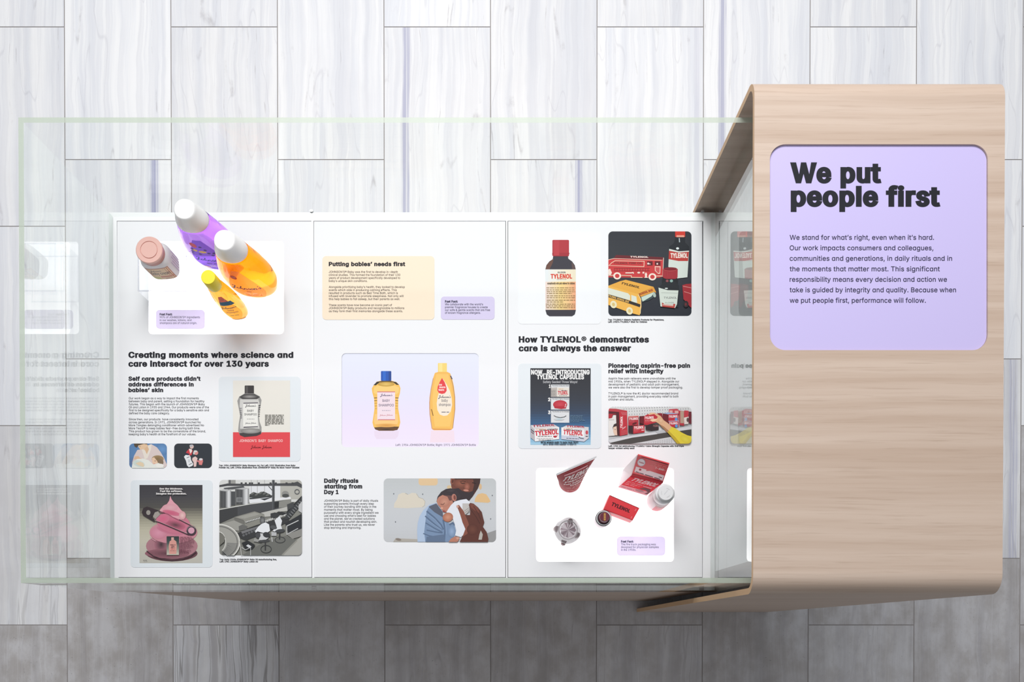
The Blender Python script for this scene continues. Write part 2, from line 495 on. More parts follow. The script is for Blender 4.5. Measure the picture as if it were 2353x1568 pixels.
'i1_-p:s-u:S.%:7.;9z.W9g.w9[/<9W/`9[0!9g0>9z0T:70b:S0f:s0b;60T;S0>;l0!<!/`<//<<2.w</.W<!.;;l.%;S-u;6".27s.2,h0D,h0D7s',
'j1_,E(a-b(e.?(q.q)*/@)F/d)k0!*906*k0A+F0D,%0D7s.27s.2,)./+Y.$+7-s*y-_*f-C*Z,E*U".$;S-t;6-p:s-t:S.$:7.:9z.V9g.v9[/<9W/_9[/~9g0>9z0S:70a:S0f:s0a;60S;S0>;l/~<!/_<//<<2.v</.V<!.:;l',
'k7j.2;W.2,h0D,h0D0p1;1i53,h7v,k2y3)7V7o4x7s0D360D;W',
'l1^.2,h0D,h0D;W.2;W',
'm>?0D,h0D3b0H470Q4b0b5*0w5I145c1Q5w1q6)26612X643.6/3W5{3{5a4:5>4J4q4P4?4P,h6c,h6f4F6n4i6{5-715J7G5b7c5v8%6)8I618q649D6/9o5}:95e:V5B:i4n:o4/:o,h=%,h=%44<}4~<n5e<T6B<26s;f7?;57^:]7t:#8$9D8)8j8%867w7a7g747N6g726C6l6$6C6#665f6g5:7>4`7f3{7}318)2`8%237y1e7j1<7S0s780P6r076O0@7s.27s.2,h',
'n8Y0D,h0D3D0H3z0R4L0d4v0z5<195X1Y5p1~6#2I6.2u613T6*4*5r4R5O4q4~5&4D5.3Z5.,h7@,h7@3i7;4_7,5K6o6.6L6d5}735J7U4m7m4.7|3F8#2V7z1l7f1,7C0P6m056E0?7s.27s.2,h',
'o8h-d12-x02.=/:.k.M/F-k0,-90x,p1o,Y2n,R3m,Y4e,p5T-96;-k6t.M7D/:7f027y128!297y3C7f4C7D5;6t6)6;6h5T7>4e7c3m7y2n8#1o7y0x7c0,7>/F6h.k6).=5;-x4C-d3C-^29"0$0w/w1V/s29/w2z0$3Z05470L4j0k59135^1^5y246-2n633L6-4!5y4N5^4s59554j5L465^3Y5h2y5k295h1V5^0w5L0>55/h4s/<4N.u4!.Y3L.I2n.D24.I1^.Y13.u0k/<0L/h050>',
'p9#.27s.2(a0D(a0D.-0`-c1>-.1e,s26,a2l,U3L,R4C,Y55,p5|-86_-j76.L7a/98!0185138;2=853G8!4G7`5?756-6^6j5{7?547d4B7y3K8#2j7}237r1b7`0w710@6D0@7s"0b080P0r0E1U0B2?0E3(0O3g0a4C0x4t195A1]5c2*5{2Y6.34633k6-4>5z4h5a5/5>5L4q5d4>5u3c6!3$6%2?6!1W5u0u5d0<5K/f5./:4g.t4=.Y3j.J34.E2Z.J2+.X1_.r1;/80y/b',
'q9#-d13-v01.9/9.d.K/<-j/z-80e,p1V,Y2M,R3/,U3d,a46,s4}-G5T.05T(a7g(a7g7s5Y7s5Y6G5<6r4^7I477`3f7r307}2N8#1W7y0f7d/{7?/=6j.e6-.:5?-w4G-d3G-^2="0$0u/w1W/s2?/w3$0$3c054>0L4q0j5>115a1[5z2/6-2g633@6.3p5{4=5c4a5A4~4t594C5I3g5S3(5W2?5S1U5I0r58084}/b4`/84<.r3o.X3?.J2g.E20.J1].Y13.t0k/:0M/f060<',
'r4>0D,h0D3`0H4.0Q4T0b4x0w5:155S1T5i1x5x2A6$4*5{4*7~2|8$2?7|1c7l1.7P0]7-0?6f0?7s.27s.2,h',
's7@...E.O-t.x-M/J-.0#,r0_,a1B,U2+,R2x,V3c,d4H,z5%-<5W-a6!.16@.c6R/>6X/y6P0a691A5m1u552C4J2f3Q3#1?3U0u3g0X3z0F440;4N074n0=540M5S0j5o136(1a65296:2q653?6&3a5m3{5O4H4_6L5)5x685Z6a577)4i7G487`3^7r2|7}288#1M7|0h7p0+7Z/P7>.}6v.V6L.:5x.(5B.!4e.+3|.C3>.l2g/G2;021u1+1[3D1&3f0s3~0`430I4=004@/p4:/L4)/,3g.l3=.T2g.F2).A1O.E0~.Q0V.f08/&/|/L/f0,-[/c-r.y',
't3F,q7s,q6+.R6+.R/T.Z.d.u-}/D-G0!,|0l,e2G,a3:,o2p.X1i.M1F.P1..X0z.g0o.{0h/;0e6+2z6+2z7s0e7s0e:P.R:P.R7s',
'u8Z.27s.20r.7/}.F/4.`.Q/&-x/Q-K0)-*0b,n1D,_2,,Z2w,a3a,u4E-:4}-m5>.:53,h7@,h7@7s5.7s5.1:5*0b4|024k/f4T/B49/%3v.k3Q.Z3*.Q2[.M1{.T1I.i0|//0^/]0K0:0D1#0D7s',
'v8#-(7s1E,h3R,h7p7s5K7s2_0)2M.m2;0)/M7s',
'w=+-87s0_,h2g,h4~5M5k1i79,h9A,h<i7s:J7s8;/z88/)7K3%6-7s3w7s1j/y1h/%0x3%/U7s',
'x7d1y092>1*3=/:4{,h7O,j3W2D7?7q4n7s2g4b2C3k1]53/s7s-B7q1&2L-.,j/],h',
'y8#.N*Y-|(n/6(Z0$(^0Q(f0|(t1F),1j)G2-)h2c*^7p7s5L7s2^0)2K.n1o1D/M7s-(7s1=,q0n+O0L*t0%*V/V*M',
'z7i-q.9-q,h6l,h6l.^0k.^6[6>6[7s.$7s.$5}3q5}',
'09p.,2^.>1=.^0*/./%/f.20M-M1@,{2>,_3D,U4K,_5H,{6;-M7!.27Z/%8+0*8J1=8]2^8c408]5_8J7#8*877Z9;7!:06;:q5G;C4K;`3D;i2>;`1A;C0N:q/g:0//9;._87.?7#.,5_.$40"0I1{0=2~09400=5@0I6D0]7<0w8)1<8d1d97249X2h9m3D9t3~9m4T9X5$975L8d5n8)6,7<6@6D6K5@6O406K2~6@1{6,1%5n0:5L/Z5$/,4T.g3~.R3D.L2h.R24.g1d/,1</Z0w0:0]1%',
'19p.q.Y.q,h8=,h8=.Y5!.Y5!;W2O;W/.91/26t2f9H2f.Y',
'29p.Z8+.R7+0g7+0k7h0u871(8^1=9!1X9?1x9U2@9g2j9q3<9t3i9q459h4Y9Y4z9E599,5O8j5`8G5j7}5n7Q5c6a5C5t4j5&3I3R.O.>.O,h89,h89._1V._5M2j6a457L5E7d5w7s6K7|6}8!7T7y8>7g9$7H9b6z:<6G:l5g;65!;R44;d3@;i2K;d1];Q0s;505:j/]:8/19Z.n8t',
'39p/9-t/s-H0Y-%1F,j27,Z3-,U4+,[4~,m5n-.6T-U71.*7a.d8&/H8<048C1$8<1q8(2[7b3@733{6U4O5l4v4x543|5@3X5;7i:!7i;W._;W._9`4m9`105O103o3I3k4+3_4^3K5+315L2n5e2I5w1~6$1R6)1$6$0P5v0%5c/]5H/<5).~4`.i44.Y3b.P2[.O20.W1c.e1?.w0|/20b/M0M/n0@07050m-s0m.%/p.>/,.e.K',
'49p-l1L-l/i4e/i4e,h6w,h6w/i8x/i8x1a6w1a6w6,4e6,4e1a0<1a6/;U3n;W',
'59p.B0i.N/s.d/2/).S/U-{0.-N0l-*1T,l2B,[36,U41,]5$,p5o-56S-b7/.<7].}8!/j870]8=1U8:2:8/2x7x3U7_4/7@4`6w506L5V5y5w5E644j6G4.6R3K6V2F6L1I6-0~5o1G9`7X9`7X;W/J;W.V3~0[3j0}4&1h4I2`4^3-4`3`4[424O4[4:5$3{5D3X5_305r2^5}2-6$1S5~0z5s0I5`/y5G/Q5(/04`.q47.^3g.Q36.M2i.O2A.X1y.g1X.{1</61#/R0n/r0b080W0i',
'69p.i/g/,.z/W.:01-`0p-41Z,p2L,]3D,U4;,]5,,o5r-36T-_7..77Y.u7z/`820O881E822;7}3*7_3n764L6a5!6$5J5>5h4O5z3Y6#2j5w2C5h6M;U3};W/w5Y/C4].{3j.c3!.S29.N1R.U0Y"0q0A0f0q0c1I0f1|0q2N1%2y1=3B1Z3b1|3{2G422q4=3D4A3r4=4@424g3{5,3a5H3A5a2x5r2L5}1z6#1E5}0o5r0@5a/r5H/K5,/+4f.m4@.Y3r.M3D.I2r.M2G.Y1}.m1Z/+1>/K1%/r',
'79p8<9a8<;W.K;W.K9`5s9`/?,i1h,h',
'89p.n.W/@-~/y-P0a-+1O,l2F,[3D,U4A,[57,l6&-+6j-P7F-~7u.W8</98P/|8W0h8S1E8F1|822S7r3&7P3P7)3u6X465u4P684^6p5&7B5Z7f6;7z6}8$7i7{8P7h947H9o6z:F6G:r5g;95!;S46;d3D;i2P;d1c;S0{;90>:r/g:F/=9o.z94.g8P.a7i.h6}.|6;/C5Z/r5&0N4^0o4P0.46/^3u/63P.p3&.T2S.@1|.41E.00h.7/|.K/9"0i/X0W/|0L0F0I0q0M1B0X1l0l251)2V1I2s1o3/2=3@2m3J3D3N3v3J4H3@4s3/5=2s5]2V5v256-1l691B6<0q690F6./|5x/X5`/:5A.|4y.g4N.W3z.N3D.K2j.N28.W1i.g1D.|1%/:"0w7[0z8)1(8M178n1K9/1f9G2(9Z2L9i2t9r3D9u3p9r4;9i4_9Z4}9G5;9/5O8o5_8M5h8)5k7[5h735^6j5N6H586+4{5n4[5Y495K3n5B3D5?2u5B2M5K2)5Y1f5n1L6+176H1(6j0z73',
'99p.T6(.g59/(4Q/Q3r0&3@0c2t1J2V292E3.2?3y2H4D2W0:,j2g,h6l2e7C3c7h4T8#5@836*886m827f7{8X7Z9D7/:)6U:_5s;/5,;O4:;c3C;i2L;c1[;O0q;002:a/X:,/-9J.i8a.U7p.N6y"0g6E0d6y0g7O0r8!1&8M1>8t1[981~9R2H9f2r9r3C9v3r9r4@9f4g9R5,985I8t5a8M5r7~5}7M6#6v5}6C5r5q5a5F5I4}5,4^4g4D4@413r4%3C3~2r4%2G411}4D1[4_1>4~1&5G0r5s',
'.2:.*.)..-b.<-B.S-&.q,n/6,a/[,[0#,a0F,n0d-&0z-B1,-b11.)1,.K0z.l0d/+0F/@0#/M/[/Q/6/M.q/@.S/+.<.l...K',
',2:.]/)-c)A/N)A1,/)',
':2:.*.)..-b.<-B.S-&.q,n/6,a/[,[0#,a0F,n0d-&0z-B1,-b11.)1,.K0z.l0d/+0F/@0#/M/[/Q/6/M.q/@.S/+.<.l...K".*5x..5U.<56.S4v.q4a/64S/[4O0#4S0F4a0d4v0z561,5U115x1,6?0z6_0d6{0F740#7A/[7E/67A.q74.S6{.<6_..6?',
';2:.D5U.R56.i4v/*4a/L4S/q4O0:4S0[4a0y4v14561A5U1F5x1A6?146_0y6{0[740:7A/q7E/L7A/*74.i6{.Q6_.D6?.?5x".]/)-c)A/N)A1,/)',
'-9p/x4#/x2-6h2-6h4#',
'!2P.1.).5-b.C-B.Z-&.x,n/=,a/c,[0,,a0M,n0k-&1$-B12-b17.)12.K1$.k0k/*0M/?0,/L/c/Q/=/L.x/?.Z/*.C.k.5.K".M;W.X1A0j1A0v;W',
'?7/-S8R-I7V/e7V/m84/x8Z0-8|0B9;0Z9Q0v9c1Y9w2E9v3+9b3F9O3^993q8{4#8]4,8;4/7r4+7D3|6w3h6Q3M603.5n1T4c154C0y3{0e3P0V2z0M2:0J1*2^1*2f2D2y3!3?3Q4u4`5H515o5d6/6A6@7%6E7l6@8T6/975o9q5H:H4u:t4<;;3W;T2m;d1|;i12;e0I;U/f;=/,:w.U:L.,9u-h99"0%.)0+-b08-B0O-&0m,n12,a1W,[1|,a2A,n2_-&2v-B3(-b3,.)3(.K2v.k2_/*2A/?1|/L1W/Q12/L0m/?0O/*08.k0+.K',
'#9M-82Q,w0i/+0i.K,h0D,h1$0i440i3S,h5N,h6/0i8;0i8X2Q6K2Q6{5l9.5l9I7V7<7V7x;W6!;W5B7V227V2n;W0u;W087V.+7V-j5l/w5l/H2Q"1A2Q1q5l5$5l4Q2Q',
'%@61v6F1R6K186Y1$6q0t730k7U0h8a0k9*0t9L1%9l1::&1S:51v::2=:52W:&2j9l2w9L3#9+3&7|3#7U2w732j6q2V6Y2=6K"1=;i0f;[07;E/l;(/K:a/1:7.{9g.p97.m8b.p7I.{6u/16H/J5{/k5W065:0e5#1<4s1v4o2S4s3+5#3X5:4#5W4D5{4^6H4p6u4{7I4~8b4{974p9g4^:74E:a4$;(3Y;E3,;[2S;i1v;m";6.%:o.*:T.8:A.O:3.n:+/4:(0?:+0f:41,:B1K:U1c:p1q;61v;Y1q;s1c<*1K<71-<@0g<C/[<@/5<7.n<).O;r.8;X.*":$,`:X,R;6,N;o,R<F,`<t,v=?-7=`-Z=y.&>/.T>:/)>=0@>:0s>/1F=z1s=a2@=@2d<v3$<G3;;p3H;63L:Y3H:%3;9S3$9,2d8h2@8M1t8;1F800s8,0@80/)8;.T8M.&8g-Z9+-79R,v"<c;U:T;W0?,j2L,h',
'&9b-v/9.9.X.c.!/;-Q/y-,0e,l1W,[2Q,U39,Y3},f4e,z5I-:6%-_6:-v74,h9j,k7_/E7{/s8K0z8[1^8f2I8k3K6_3K6Y2W6N1u650{3N4L4f5K5F6*5w6k6:7W6D8K6@9$619W5v:+5U:U5-:z4X;;3~;Q3A;`2Z;d1u;`18;Q0];;0+:y/_:T/=:(/$9Q.s8w.n8<.r7d.}72/36`/k5a0K4k/13c.C2p.&2E-n1s-b1?-^0c-d/z"0%/o/x06/u0^/x1&0%1J071m0Q221j3=4v/F4L.}3|.e3M.R2y.G2G.D1x.G1O.P1+.`0g.t0K/006/M"1m9d2B9u2^9w3+9s3L9g3h9Q3|964,8r408M4(7v3o7L2x6X205{1I7#1/7^1%8=1.8t1F9D',
'(4c3}*#2s,G21.D1c041N1y1N3i1f5o287}2z:23}<K1m<K1;;R0p:W0+8K/T62/C5#/93t/62l/<1B/P/t/q.H0B,z0}+Q1l*#',
')4c.g,J-Z*#/l*#0Z+O18,w1f.E2+/q2?1@2E2l2B3t285!1m7@119T0i:W0@;R/k<K-Z<J._:2/D7}/r5o0-3i0.1{/v09/L.I',
'$9_.//6.S.S/&-x/b-J0K-$1>,f2J,T2J*]4,*]4,,T5C,h67-)6~-P7[.#8..]8P/@8e0(8l0q8g1Q8Y2+8D2Z8(3(7b3L6o4+5t4U4,5.4,9l4m9Y5G9;5q8p618?6C7U8Z7U8N8L88907q9l7B:D6g:q6$;956;S4,;f4,=c2J=c2J;c1U;S0f;9/~:q/D:C.q9j.L9+.78B.07S.;6X.Z5i/55(/}4M0y3}2J3O2J.R1e.d1=.v0w/20Y/O0C/s040>0)0y-e0y-t/{"0X6o0L740H7]0L8%0V8H0i8i1$9)1C9A1i9U2J9j2J5V1o5o1+6:0m6R"4,.P4,3&592Z5z22651w6F1[6P1<6S0s6O0H6C/~6./Z5n/;5J.}4}.h',
"'2k0k5o1!;W.`;W.u5o",
'’1z/$;W.,5p/s5p1Q;W',
'®:.-n53-{4J.63f.U3).{2L/L1v0!1I0[1#1<0a1~0I2f0<3Q074=0<5%0I5g0a6H1#7$1I7W1v8(2L8N3)8m3f9(4J95539:5z956e9(7L8m818N8o8(9J7W9}7$:N6H:t5g;75%;M4=;[3Q;`2f;[1~;M1<;70[:t0!:N/L9}.{9J.U8o.681-{7L-n6e-i5z"/A53/<5z/A6d/S7I/q8+0;8c0k951E9]2&9z2h:03Q:54;:04|9z5^9]68956h8c728+7O7I7a6d7g5z7a537O4M723m6h35682b5^2:4|1y4;1h3Q1b2h1h2&1y1E2:0k2b0;35/q3m/S4M"4%6/3d6%2i6%2i7_3f7_4%7W4A7B4H714H6]4A6I"2i5)3g5)4_3>6,3>5$5D5D5^5f645o6S5o7;5f7X5E8+4u8I4D8Y1J8Z1J3>2i3>',
'/4#3v<:1m<:-!*V/,*V',
' 2:',
]
_GLYPHS_B = [
'A:Y+9+|0E+|1l0$5b0$7/+|<9+|5o<B1Z<B"4&3O3C3O3c8:3b59',
'B9x1y/K1y2V4E2S4b2K5/2.5G1`5T1-5R0J5B/t5//`4`/Q3p/K"-.<B-.+|3|+|53,%6A,77D,V8;-%9$-]9Z.A:#/,:9/x:@0k::1^:&2J9c30983h8c4;8;4U8t5,9;5Z9U669d6s9i7X9b8I9L979)9}8R:a7m;:6|;g5~<*4x<=3o<B"1y8t3b8t4?8n4^8a4l8M4|7v4}764s6e4_6B4:6)4&6!1y5}"7E5!6e567E52',
'C;M,~1,-U/j.?.Z/;-[0G,n1b,83)+u4Q+j5H+n6;+y7+,07t,K8],m9@-:9z-j:P.D:}/#;E/f;a0Q<:2G7P2G6v0|6Z0G67/z5g/Z52/G4R/A3z/F3I/V2z/r2R0:200j1n1I1U241G3,1A401G561U6-1n6u2/7T2Q8(2y8M3I8h3y8x4S8~528w5g8e668F6Z7x6v7C7P5x<;5x;`7o;D8Y:|9?:O9|9y:U9?;*8[;R7s;u7*<36:<F5G<Q4Q<T3(<J1a<*0G;P/;:c.?9d-U8T,~75,`5g,U40,`2V',
'D;9-.<B-.+|35+|4j,*6<,H7^,|8p-g9p.e:Z/s;113;M2[;W44;M5h;173:[8N9q9]8t:Y7d;D6E;w4v<93F<B"1y/K1y8t318t4&8m4e8]5;8A5d7x6)7J6D6m6Z6(6h546m446h336Z2>6D1T6(0w5b0H580!4_/d3x/Q2}/K',
'E8q1y/K1y2Q8S2Q8S5}1y5}1y8t9$8t9$<B-.<B-.+|9,+|9,/K',
'F8Z1y+|1y2=8;2=8;5i1y5i1y8t8x8t8x<B-.<B-.+|',
'G;i,}1--S/k.=.[/8-]0E,o1`,83)+u4V+j5w+s73,08D,[9I-;:@.);)/$;[0-;y1@<%2W<%5.3O5.3O1`701`761~7+1F6v0r6`0H6D0%6#/g5Z/Q5./E4W/A3|/F3K/V2{/r2R0;200k1n1J1U251G3,1A401G561U6.1n6u2/7U2Q8)2y8M3G8i3v8x4M8~518w5c8c618C6T7u7U5x<A5x;c7m;G8V;!9::S9v9|:P9B;#8_;N7v;r7+<169<E5D<P4K<T3!<J1]<*0C;P/7:c.=9d-S8S,}75,`5g,U40,`2W',
'H;`-.+|1y+|1y2Y6[2Y6[+|;J+|;J<B6[<B6[6)1y6)1y<B-.<B',
'I5N,>/K,>+|6*+|6*/K3Y/K3Y8t6*8t6*<B,><B,>8t.k8t.k/K',
'J871o/>1Z/K1L/`170I121+122h,C2h,C1!,R/U-).8.#-1/9,E0^+w23+j3e+w5-,E6A-17<.87o/U7~1!7~<B32<B321+3.0I2u/`2g/K2R/>23/9',
'K:7-.<B-.+|1y+|1y1=2F2J6i+|<-,.5h5(<3<+6[<B1K6k1y<B',
'L8.-.<B-.+|8c+|8c/K1y/K1y<B',
'M>p-.<B-.+|1r+|1q1>4(+|7b+|9n3r9n+|>Y+|>Y<B9M<B5y0^662U28<B',
'N;q-.<B-.+|1{+|1v3y7/+|;[+|;[<B6k<B7P3@1Z<B',
'O</,~1,-U/j.@.Z/;-[0G,n1a,83(+u4R+j5}+u7D,88^,n9j-[:e.Z;O/j<%1,<D2V<M40<D5g<%75;O8S:e9d9j:c8^;P7D<*5}<J4R<U3(<J1a<*0G;P/;:c.@9d-U8T,~76,`5g,U40,`2V"1V241G3+1A401G561V6.1n6v207U2S8)2z8M3J8i3z8y4R8~5+8y5Z8i6*8N6Q8*6t7V766w7N6/7^577c407^3+7N24761H6t0i6Q096*/q5Z/V5+/F4R/A3z/F3J/V2z/q2S0:200j1n1H',
'P9Y1y+|1y1<3`1<4t1C6&1Y7-2!8#2V8j399B4&9h4x9}5q:(6o9}7m9h8f9B9Z8i:G8#;*7,;]6&<%4s<<3`<B-.<B-.+|"4&8q4I8h4a8Z4|86517]596o516#4|5I4`5$4I4s4&4j1y4g1y8t',
'Q</1G3+1A401G561V6.1n6v207U2S8)2z8M3J8i3z8y4R8~5+8y5Z8i6*8N6Q8*6t7V766w7N6/7^577c407^3+7N24751F6V2C1V24",~1,-U/j.@.Z/;-[0G,n1a,83(+u4R+j5}+u6^,&7Y*Z<c*k:N-q9j-[:e.Z;O/j<%1,<D2V<M40<D5g<%75;O8S:e9d9j:c8^;P7D<*5}<J4R<U3(<J1a<*0G;P/;:c.@9d-U8T,~76,`5g,U40,`2V"2S0:200j1n1H1^1y3-/h',
'R9e1y+|1y1]3(1^6++|;K,%7{2G7)2;7~2k8i3J9C459i5(:!5|:*6z:!7x9i8q9C9d8j:O8!;07+;a6&<(4t<<3a<B-.<B-.+|"4*8q4M8i4f8[5#8:597E596T5%5c4x5Q4i5C4P574/5/1y5-1y8t',
'S9_,}.u-P.*.2-D.~,j/y,?0|+}2++k3=+e4S+k5c+~6i,C7d,q8R-M93.59`/$9{/w:&0q9~1[9l2B9N2}9(3S8T4%7P4i6D5<2`6G2*6c1c7*1e8+1t8P2;8p2U8{3>9)3u9#4A8r4a8]4s8B5D6j:%6j9d8]9F9N8t:987:x7K;P6U;z5V<=4P<O3E<T2;<O16<=06;{/>;P.O:x-n:7->9G,}8P,t7R-%6F-R5C.?4O/?3m0L3:4D2(4z1g5;1E560@4}/q4k/_4P/N41/A3h/92s/922/J1v/Y1V/~1/1e,;1e,_/k',
'T9d,?<B,?8t0v8t0v+|5e+|5e8t:=8t:=<B',
'U;a-.<B-.1m-70f-R/a.%.c.f-p/X-,0Z,Q1g,*2}+n4=+g5Y+n6o,*7|,Q8}-,9p-p:S.c;&/a;B0f;K1m;K<B6]<B6]2$6X1M6P0~6C0W61065x/v5]/_5;/L4o/A4=/=3h/A3?/L2z/_2_/v2G06260X2(1!1|1M1x2$1x<B',
'V:Y+8<B1b+|5s+|<9<B7-<B3l2}0C<B',
'W@P+I<B04+|4[+|6a3D8j+|=3+|A|<B<|<B;J3&8t<B4O<B2w3%0G<B',
'X:K378p0_<B+B<60m4B+#,.0>+|3]1K4!0*7$+|<?,-6V4G<%<56j<B3P7a',
'Y:E+!<9172X17+|6%+|6%2X<:<96y<B3a700A<B',
'Z9I2W/82x0%9e9l9e<B,V<B,V8s3f9*3P8J,Y.Q,Y+|9l+|9l/L',
'a9#,E2=,L1*,c/z-,.w-`.!.F-7/:,X09,-1A+o2L+g3>+k4*+x4B,#4B+|9!+|9!8_4=8_4=8T4+8Z1B8_0;8J/;7|.G7A-a6U--5^,c4[,L3P"1/2?193Q1T4K1w5&2.582E5B2g5F3*5C3A583f4m4)4)4<2|4<1]4(0R3e/h3?/?3)/52g/12G/520/?1g/j1F0V191*',
'b9#,w<B,w+|1W+|1W,$1q+x2]+k3M+g4Y+o5a,-6a,X7T-78:.!8n.x97/{9L1*9S2=9L3P974[8m5^896U7R7A6_7|5`8J4W8d3M8m2Z8h1]8T1]<B"1]1]1]2|1q4)244m2W582p5C335F3S5B3k58444k4S4$4h2y4h1`4S0U42/j3i/?3R/533/12q/52Z/?25/h1r0R',
'c850N,,1[+o2n+g4/+q5F,46Q,h7M-Q86.M9<0L4`1A3u/j3f/R3Q/@36/42n/02J/422/?1g/l1E0X111_112r1E3y1g4g22572J5B2n5F365B3P573|4[4W3;994382607H7*6L7o5B8D4.8c2n8m1[8d0N8J/J7{.R7@-i6T-15[,e4X,M3L,E29,M1(,e/y-1.w-i-~.R-6/J,W',
'd9#,E2=,L1*,c/z-,.w-`.!.F-7/:,X09,-1A+o2L+g3>+k4*+x4B,#4B+|9!+|9!<B4=<B4=8T3?8h2M8m1B8d0;8J/;7|.G7A-a6U--5^,c4[,L3P"1/2?193Q1T4K1w5&2.582E5B2g5F3*5C3A583f4m4)4)4<2|4<1]4(0R3e/h3?/?3)/52g/12G/520/?1g/j1F0V191*',
'e8J,e/y-0.v-h-~.R-6/L,W0S,,1d+o2y+g3q+k4d+x5R,26;,O6y,u7T-E8(-y8M.U9>0/5e0m9$0m8y3L8j4H8O5;8,6%7]6e7&7>6H7j5f814~8K4:8^3Q8i2g8m1U8d0H8I/E7y.M7=-e6P-.5V,d4S,M3I,E27,M1&"2G5D2i5G3,5D3C5:3e4s4$464/3j3}4.1H4.183n1Q4T1v5*2/5:"2V/228/<1|/K1h/a1F0A190m4f0m3t/O3[/;2}//',
'f40+Y8_+Y5@-d5@-d+|2J+|2J5@4u5@4u8_2M8_2M9A2?9J229L4N9>5c<K33<v28<{1S<w0n<k0/<U/N<8.t;m.F;=-~:`-j9|-d8_',
'g9%/B,r/b,e,5+7-f)S.:)(.p(_/P(?08(%1%&o1u&d2n&a3o&e4m&t5h(16_(V7L)-8/)m8^*^8y+Y9$,Z9$8_4C8_4C8S4,8[3@8i2N8m1C8d0<8J/=7|.I7B-c6W--5a,d4_,L3T,E2C,L11,d0(-//(-f.3.M-K"113!1E4&1f4k2/582F5C2h5F3,5C3C593h4n4+4+4>3%4>1g4+0d3j0%3Y/m3F/_3-/T2h/Q2E/T2,/_1u/o1S0D1917111j"2++.1X+O0c,C1D,42K,,3<,04;,B40+h4#+N3h+93C++2k+%',
'h8Z,w<B,w+|1]+|1_3p1n4S2&4}2F5;2r5E395?3K533e4^3n453r3W3r+|8X+|8X3k8R4h8@5`7{6N7L746m7j6&88568U4@8g3E8m2@8e1?8K1#8>1]<B',
'i1_,W:c,`:0,z9^-G96-{8t.Y8b.w8_,w8_,w+|1]+|1]8_/_8_/|8b0[8t13961[9^1v:02!:c1w;:1];i13<40[<R/|<e/<<k.Y<e-{<R-G<4,z;i,`;:',
'j1_-z8t.Y8b.v8_,w8_,r+S,u+K-++E+.+=+.&r-q&y.c(,/M(F00(l0d)>1/)v1I*W1X+=1],#1]8_/^8_/{8b0Z8t12961Z9^1v:01~:c1v;:1[;i12<40Z<R/{<e/;<k.Y<e-z<R-F<4,y;i,_;:,V:c,`:0,z9^-F96',
'k7j,w<B,w+|1]+|1]/y4W+|9{,24Z3#9a8E4G8_1]5o1]<B',
'l1^,w+|1]+|1]<B,w<B',
'm>?,w8_,w+|1]+|1_4,1k4c1}5+2:5A2W5H2p5D2~5;324u394;39+|7z+|8#4R875+8K5@8o5H9,5E9>5;9J5-9W4+9W+|>=+|>=46>75,>#5{=_6e=07E<R7w;m8A;$8[:68l9E8q8Z8m7s8a728L6R806-7t5;8I498h338q2O8m1S8X1W8_',
'n8Y,w8_,w+|1]+|1_3p1n4S2&4}2F5;2r5E395?3K533e4^3n453r3W3r+|8X+|8X3k8R4h8?5`7z6N7K746m7j6&88558U4@8g3E8m2@8e1J8N1V8_',
'o8h,M1(,e/y-1.w-i-~.R-6/J,W0N,,1[+o2n+g4$+o52,,66,W7/-67u-~8P.w8y/y941(9;29943L8y4X8P5[7u6S7/7@667{528J4$8d2n8m1[8d0N8J/J7{.R7@-i6T-15[,e4X,M3L,E29"1/29193I1U4E1z5$22572J5B2n5F365B3O573w4g4<3y4P2r4P1_4<0X3w/l3O/?36/42n/02J/422/?1g/l1E0X191+',
'p9#,w8_,w&u1]&u1],!2]+k3M+g4Y+o5a,-6a,X7T-78:.!8n.x97/{9L1*9S2=9L3P974[8m5^896U7R7A6_7|5`8J4W8d3M8m2Z8h1W8S1W8_"1]1]1]2|1q4)244m2W582p5C335F3S5B3k58444k4S4$4h2y4h1`4S0U42/j3i/?3R/533/12q/52Z/?25/h1r0R',
'q9#,E2=,L1*,c/z-,.w-`.!.F-7/:,X09,-1A+o2L+g3>+k4=,!4=&u9!&u9!8_4B8_4B8R4+8Z3?8h2M8m1B8d0;8J/;7|.G7A-a6U--5^,c4[,L3P"1/2?193Q1T4K1w5&2.582E5B2g5F3*5C3A583f4m4)4)4<2|4<1]4(0R3e/h3?/?3)/52g/12G/520/?1g/j1F0V191*',
'r4>,w8_,w+|1]+|1_3~1j4R1}4w2L585A505A8h2y8m2*8g1V8Z1V8_',
's7@1H4U1P4l1L5%1P541_5A1u5J295M2Z5J2j5A3]3n1d4>1O4J"16+k2,+g3*+l4$+z4v,85e,[6J-,7%-c7O.F7i//7q/z7f0r7C1d6e2J5t3#4v3L3m3j8,4Q7#6]6X726(7_5J8(4f8F3z8[3-8h288l1?8h0I8X/W8@.m7z..7N-T6v-+69,o5P,g4d,r3k-92x-t24.f1Z/d120D0},(0=,a.`-%-}-S-E..,r.m,K/V,.0D+v"2)/-1c/01J/91</F0X0w2z0?3*053.0,3(/e3*/Y3#/J2o/;2S/1',
't3F+Y8_+Y5@-:5@-:/P-E.R-k-Y.P,o/K,;0W+y2Q+u4h,83o/K1_/;1~/<1}5@455@458_1}8_1};<-:;<-:8_',
'u8Z2^/:2:/?2&/L1v/a1a0I1]1(1]8_,w8_,w0p,|/s-3.|-T.0.&-K.c,q/L,F0=,)13+t2-+o31+v4&,03x+|8X+|8X8_3r8_3p0l3a0,3K/^3,/C',
'v8#+88_0Q+|4F+|9`8_4U8_2L3#0C8_',
'w=++S8_/e+|3d+|4W1S6>+|:;+|>L8_9N8_8=4P7)8_2z8_1j4M0Q8_',
'x7d/R2L++,-0?+|2<.k4=+|9Q,-5,2E9A8R4/8_2C6+0V8_+@8Q',
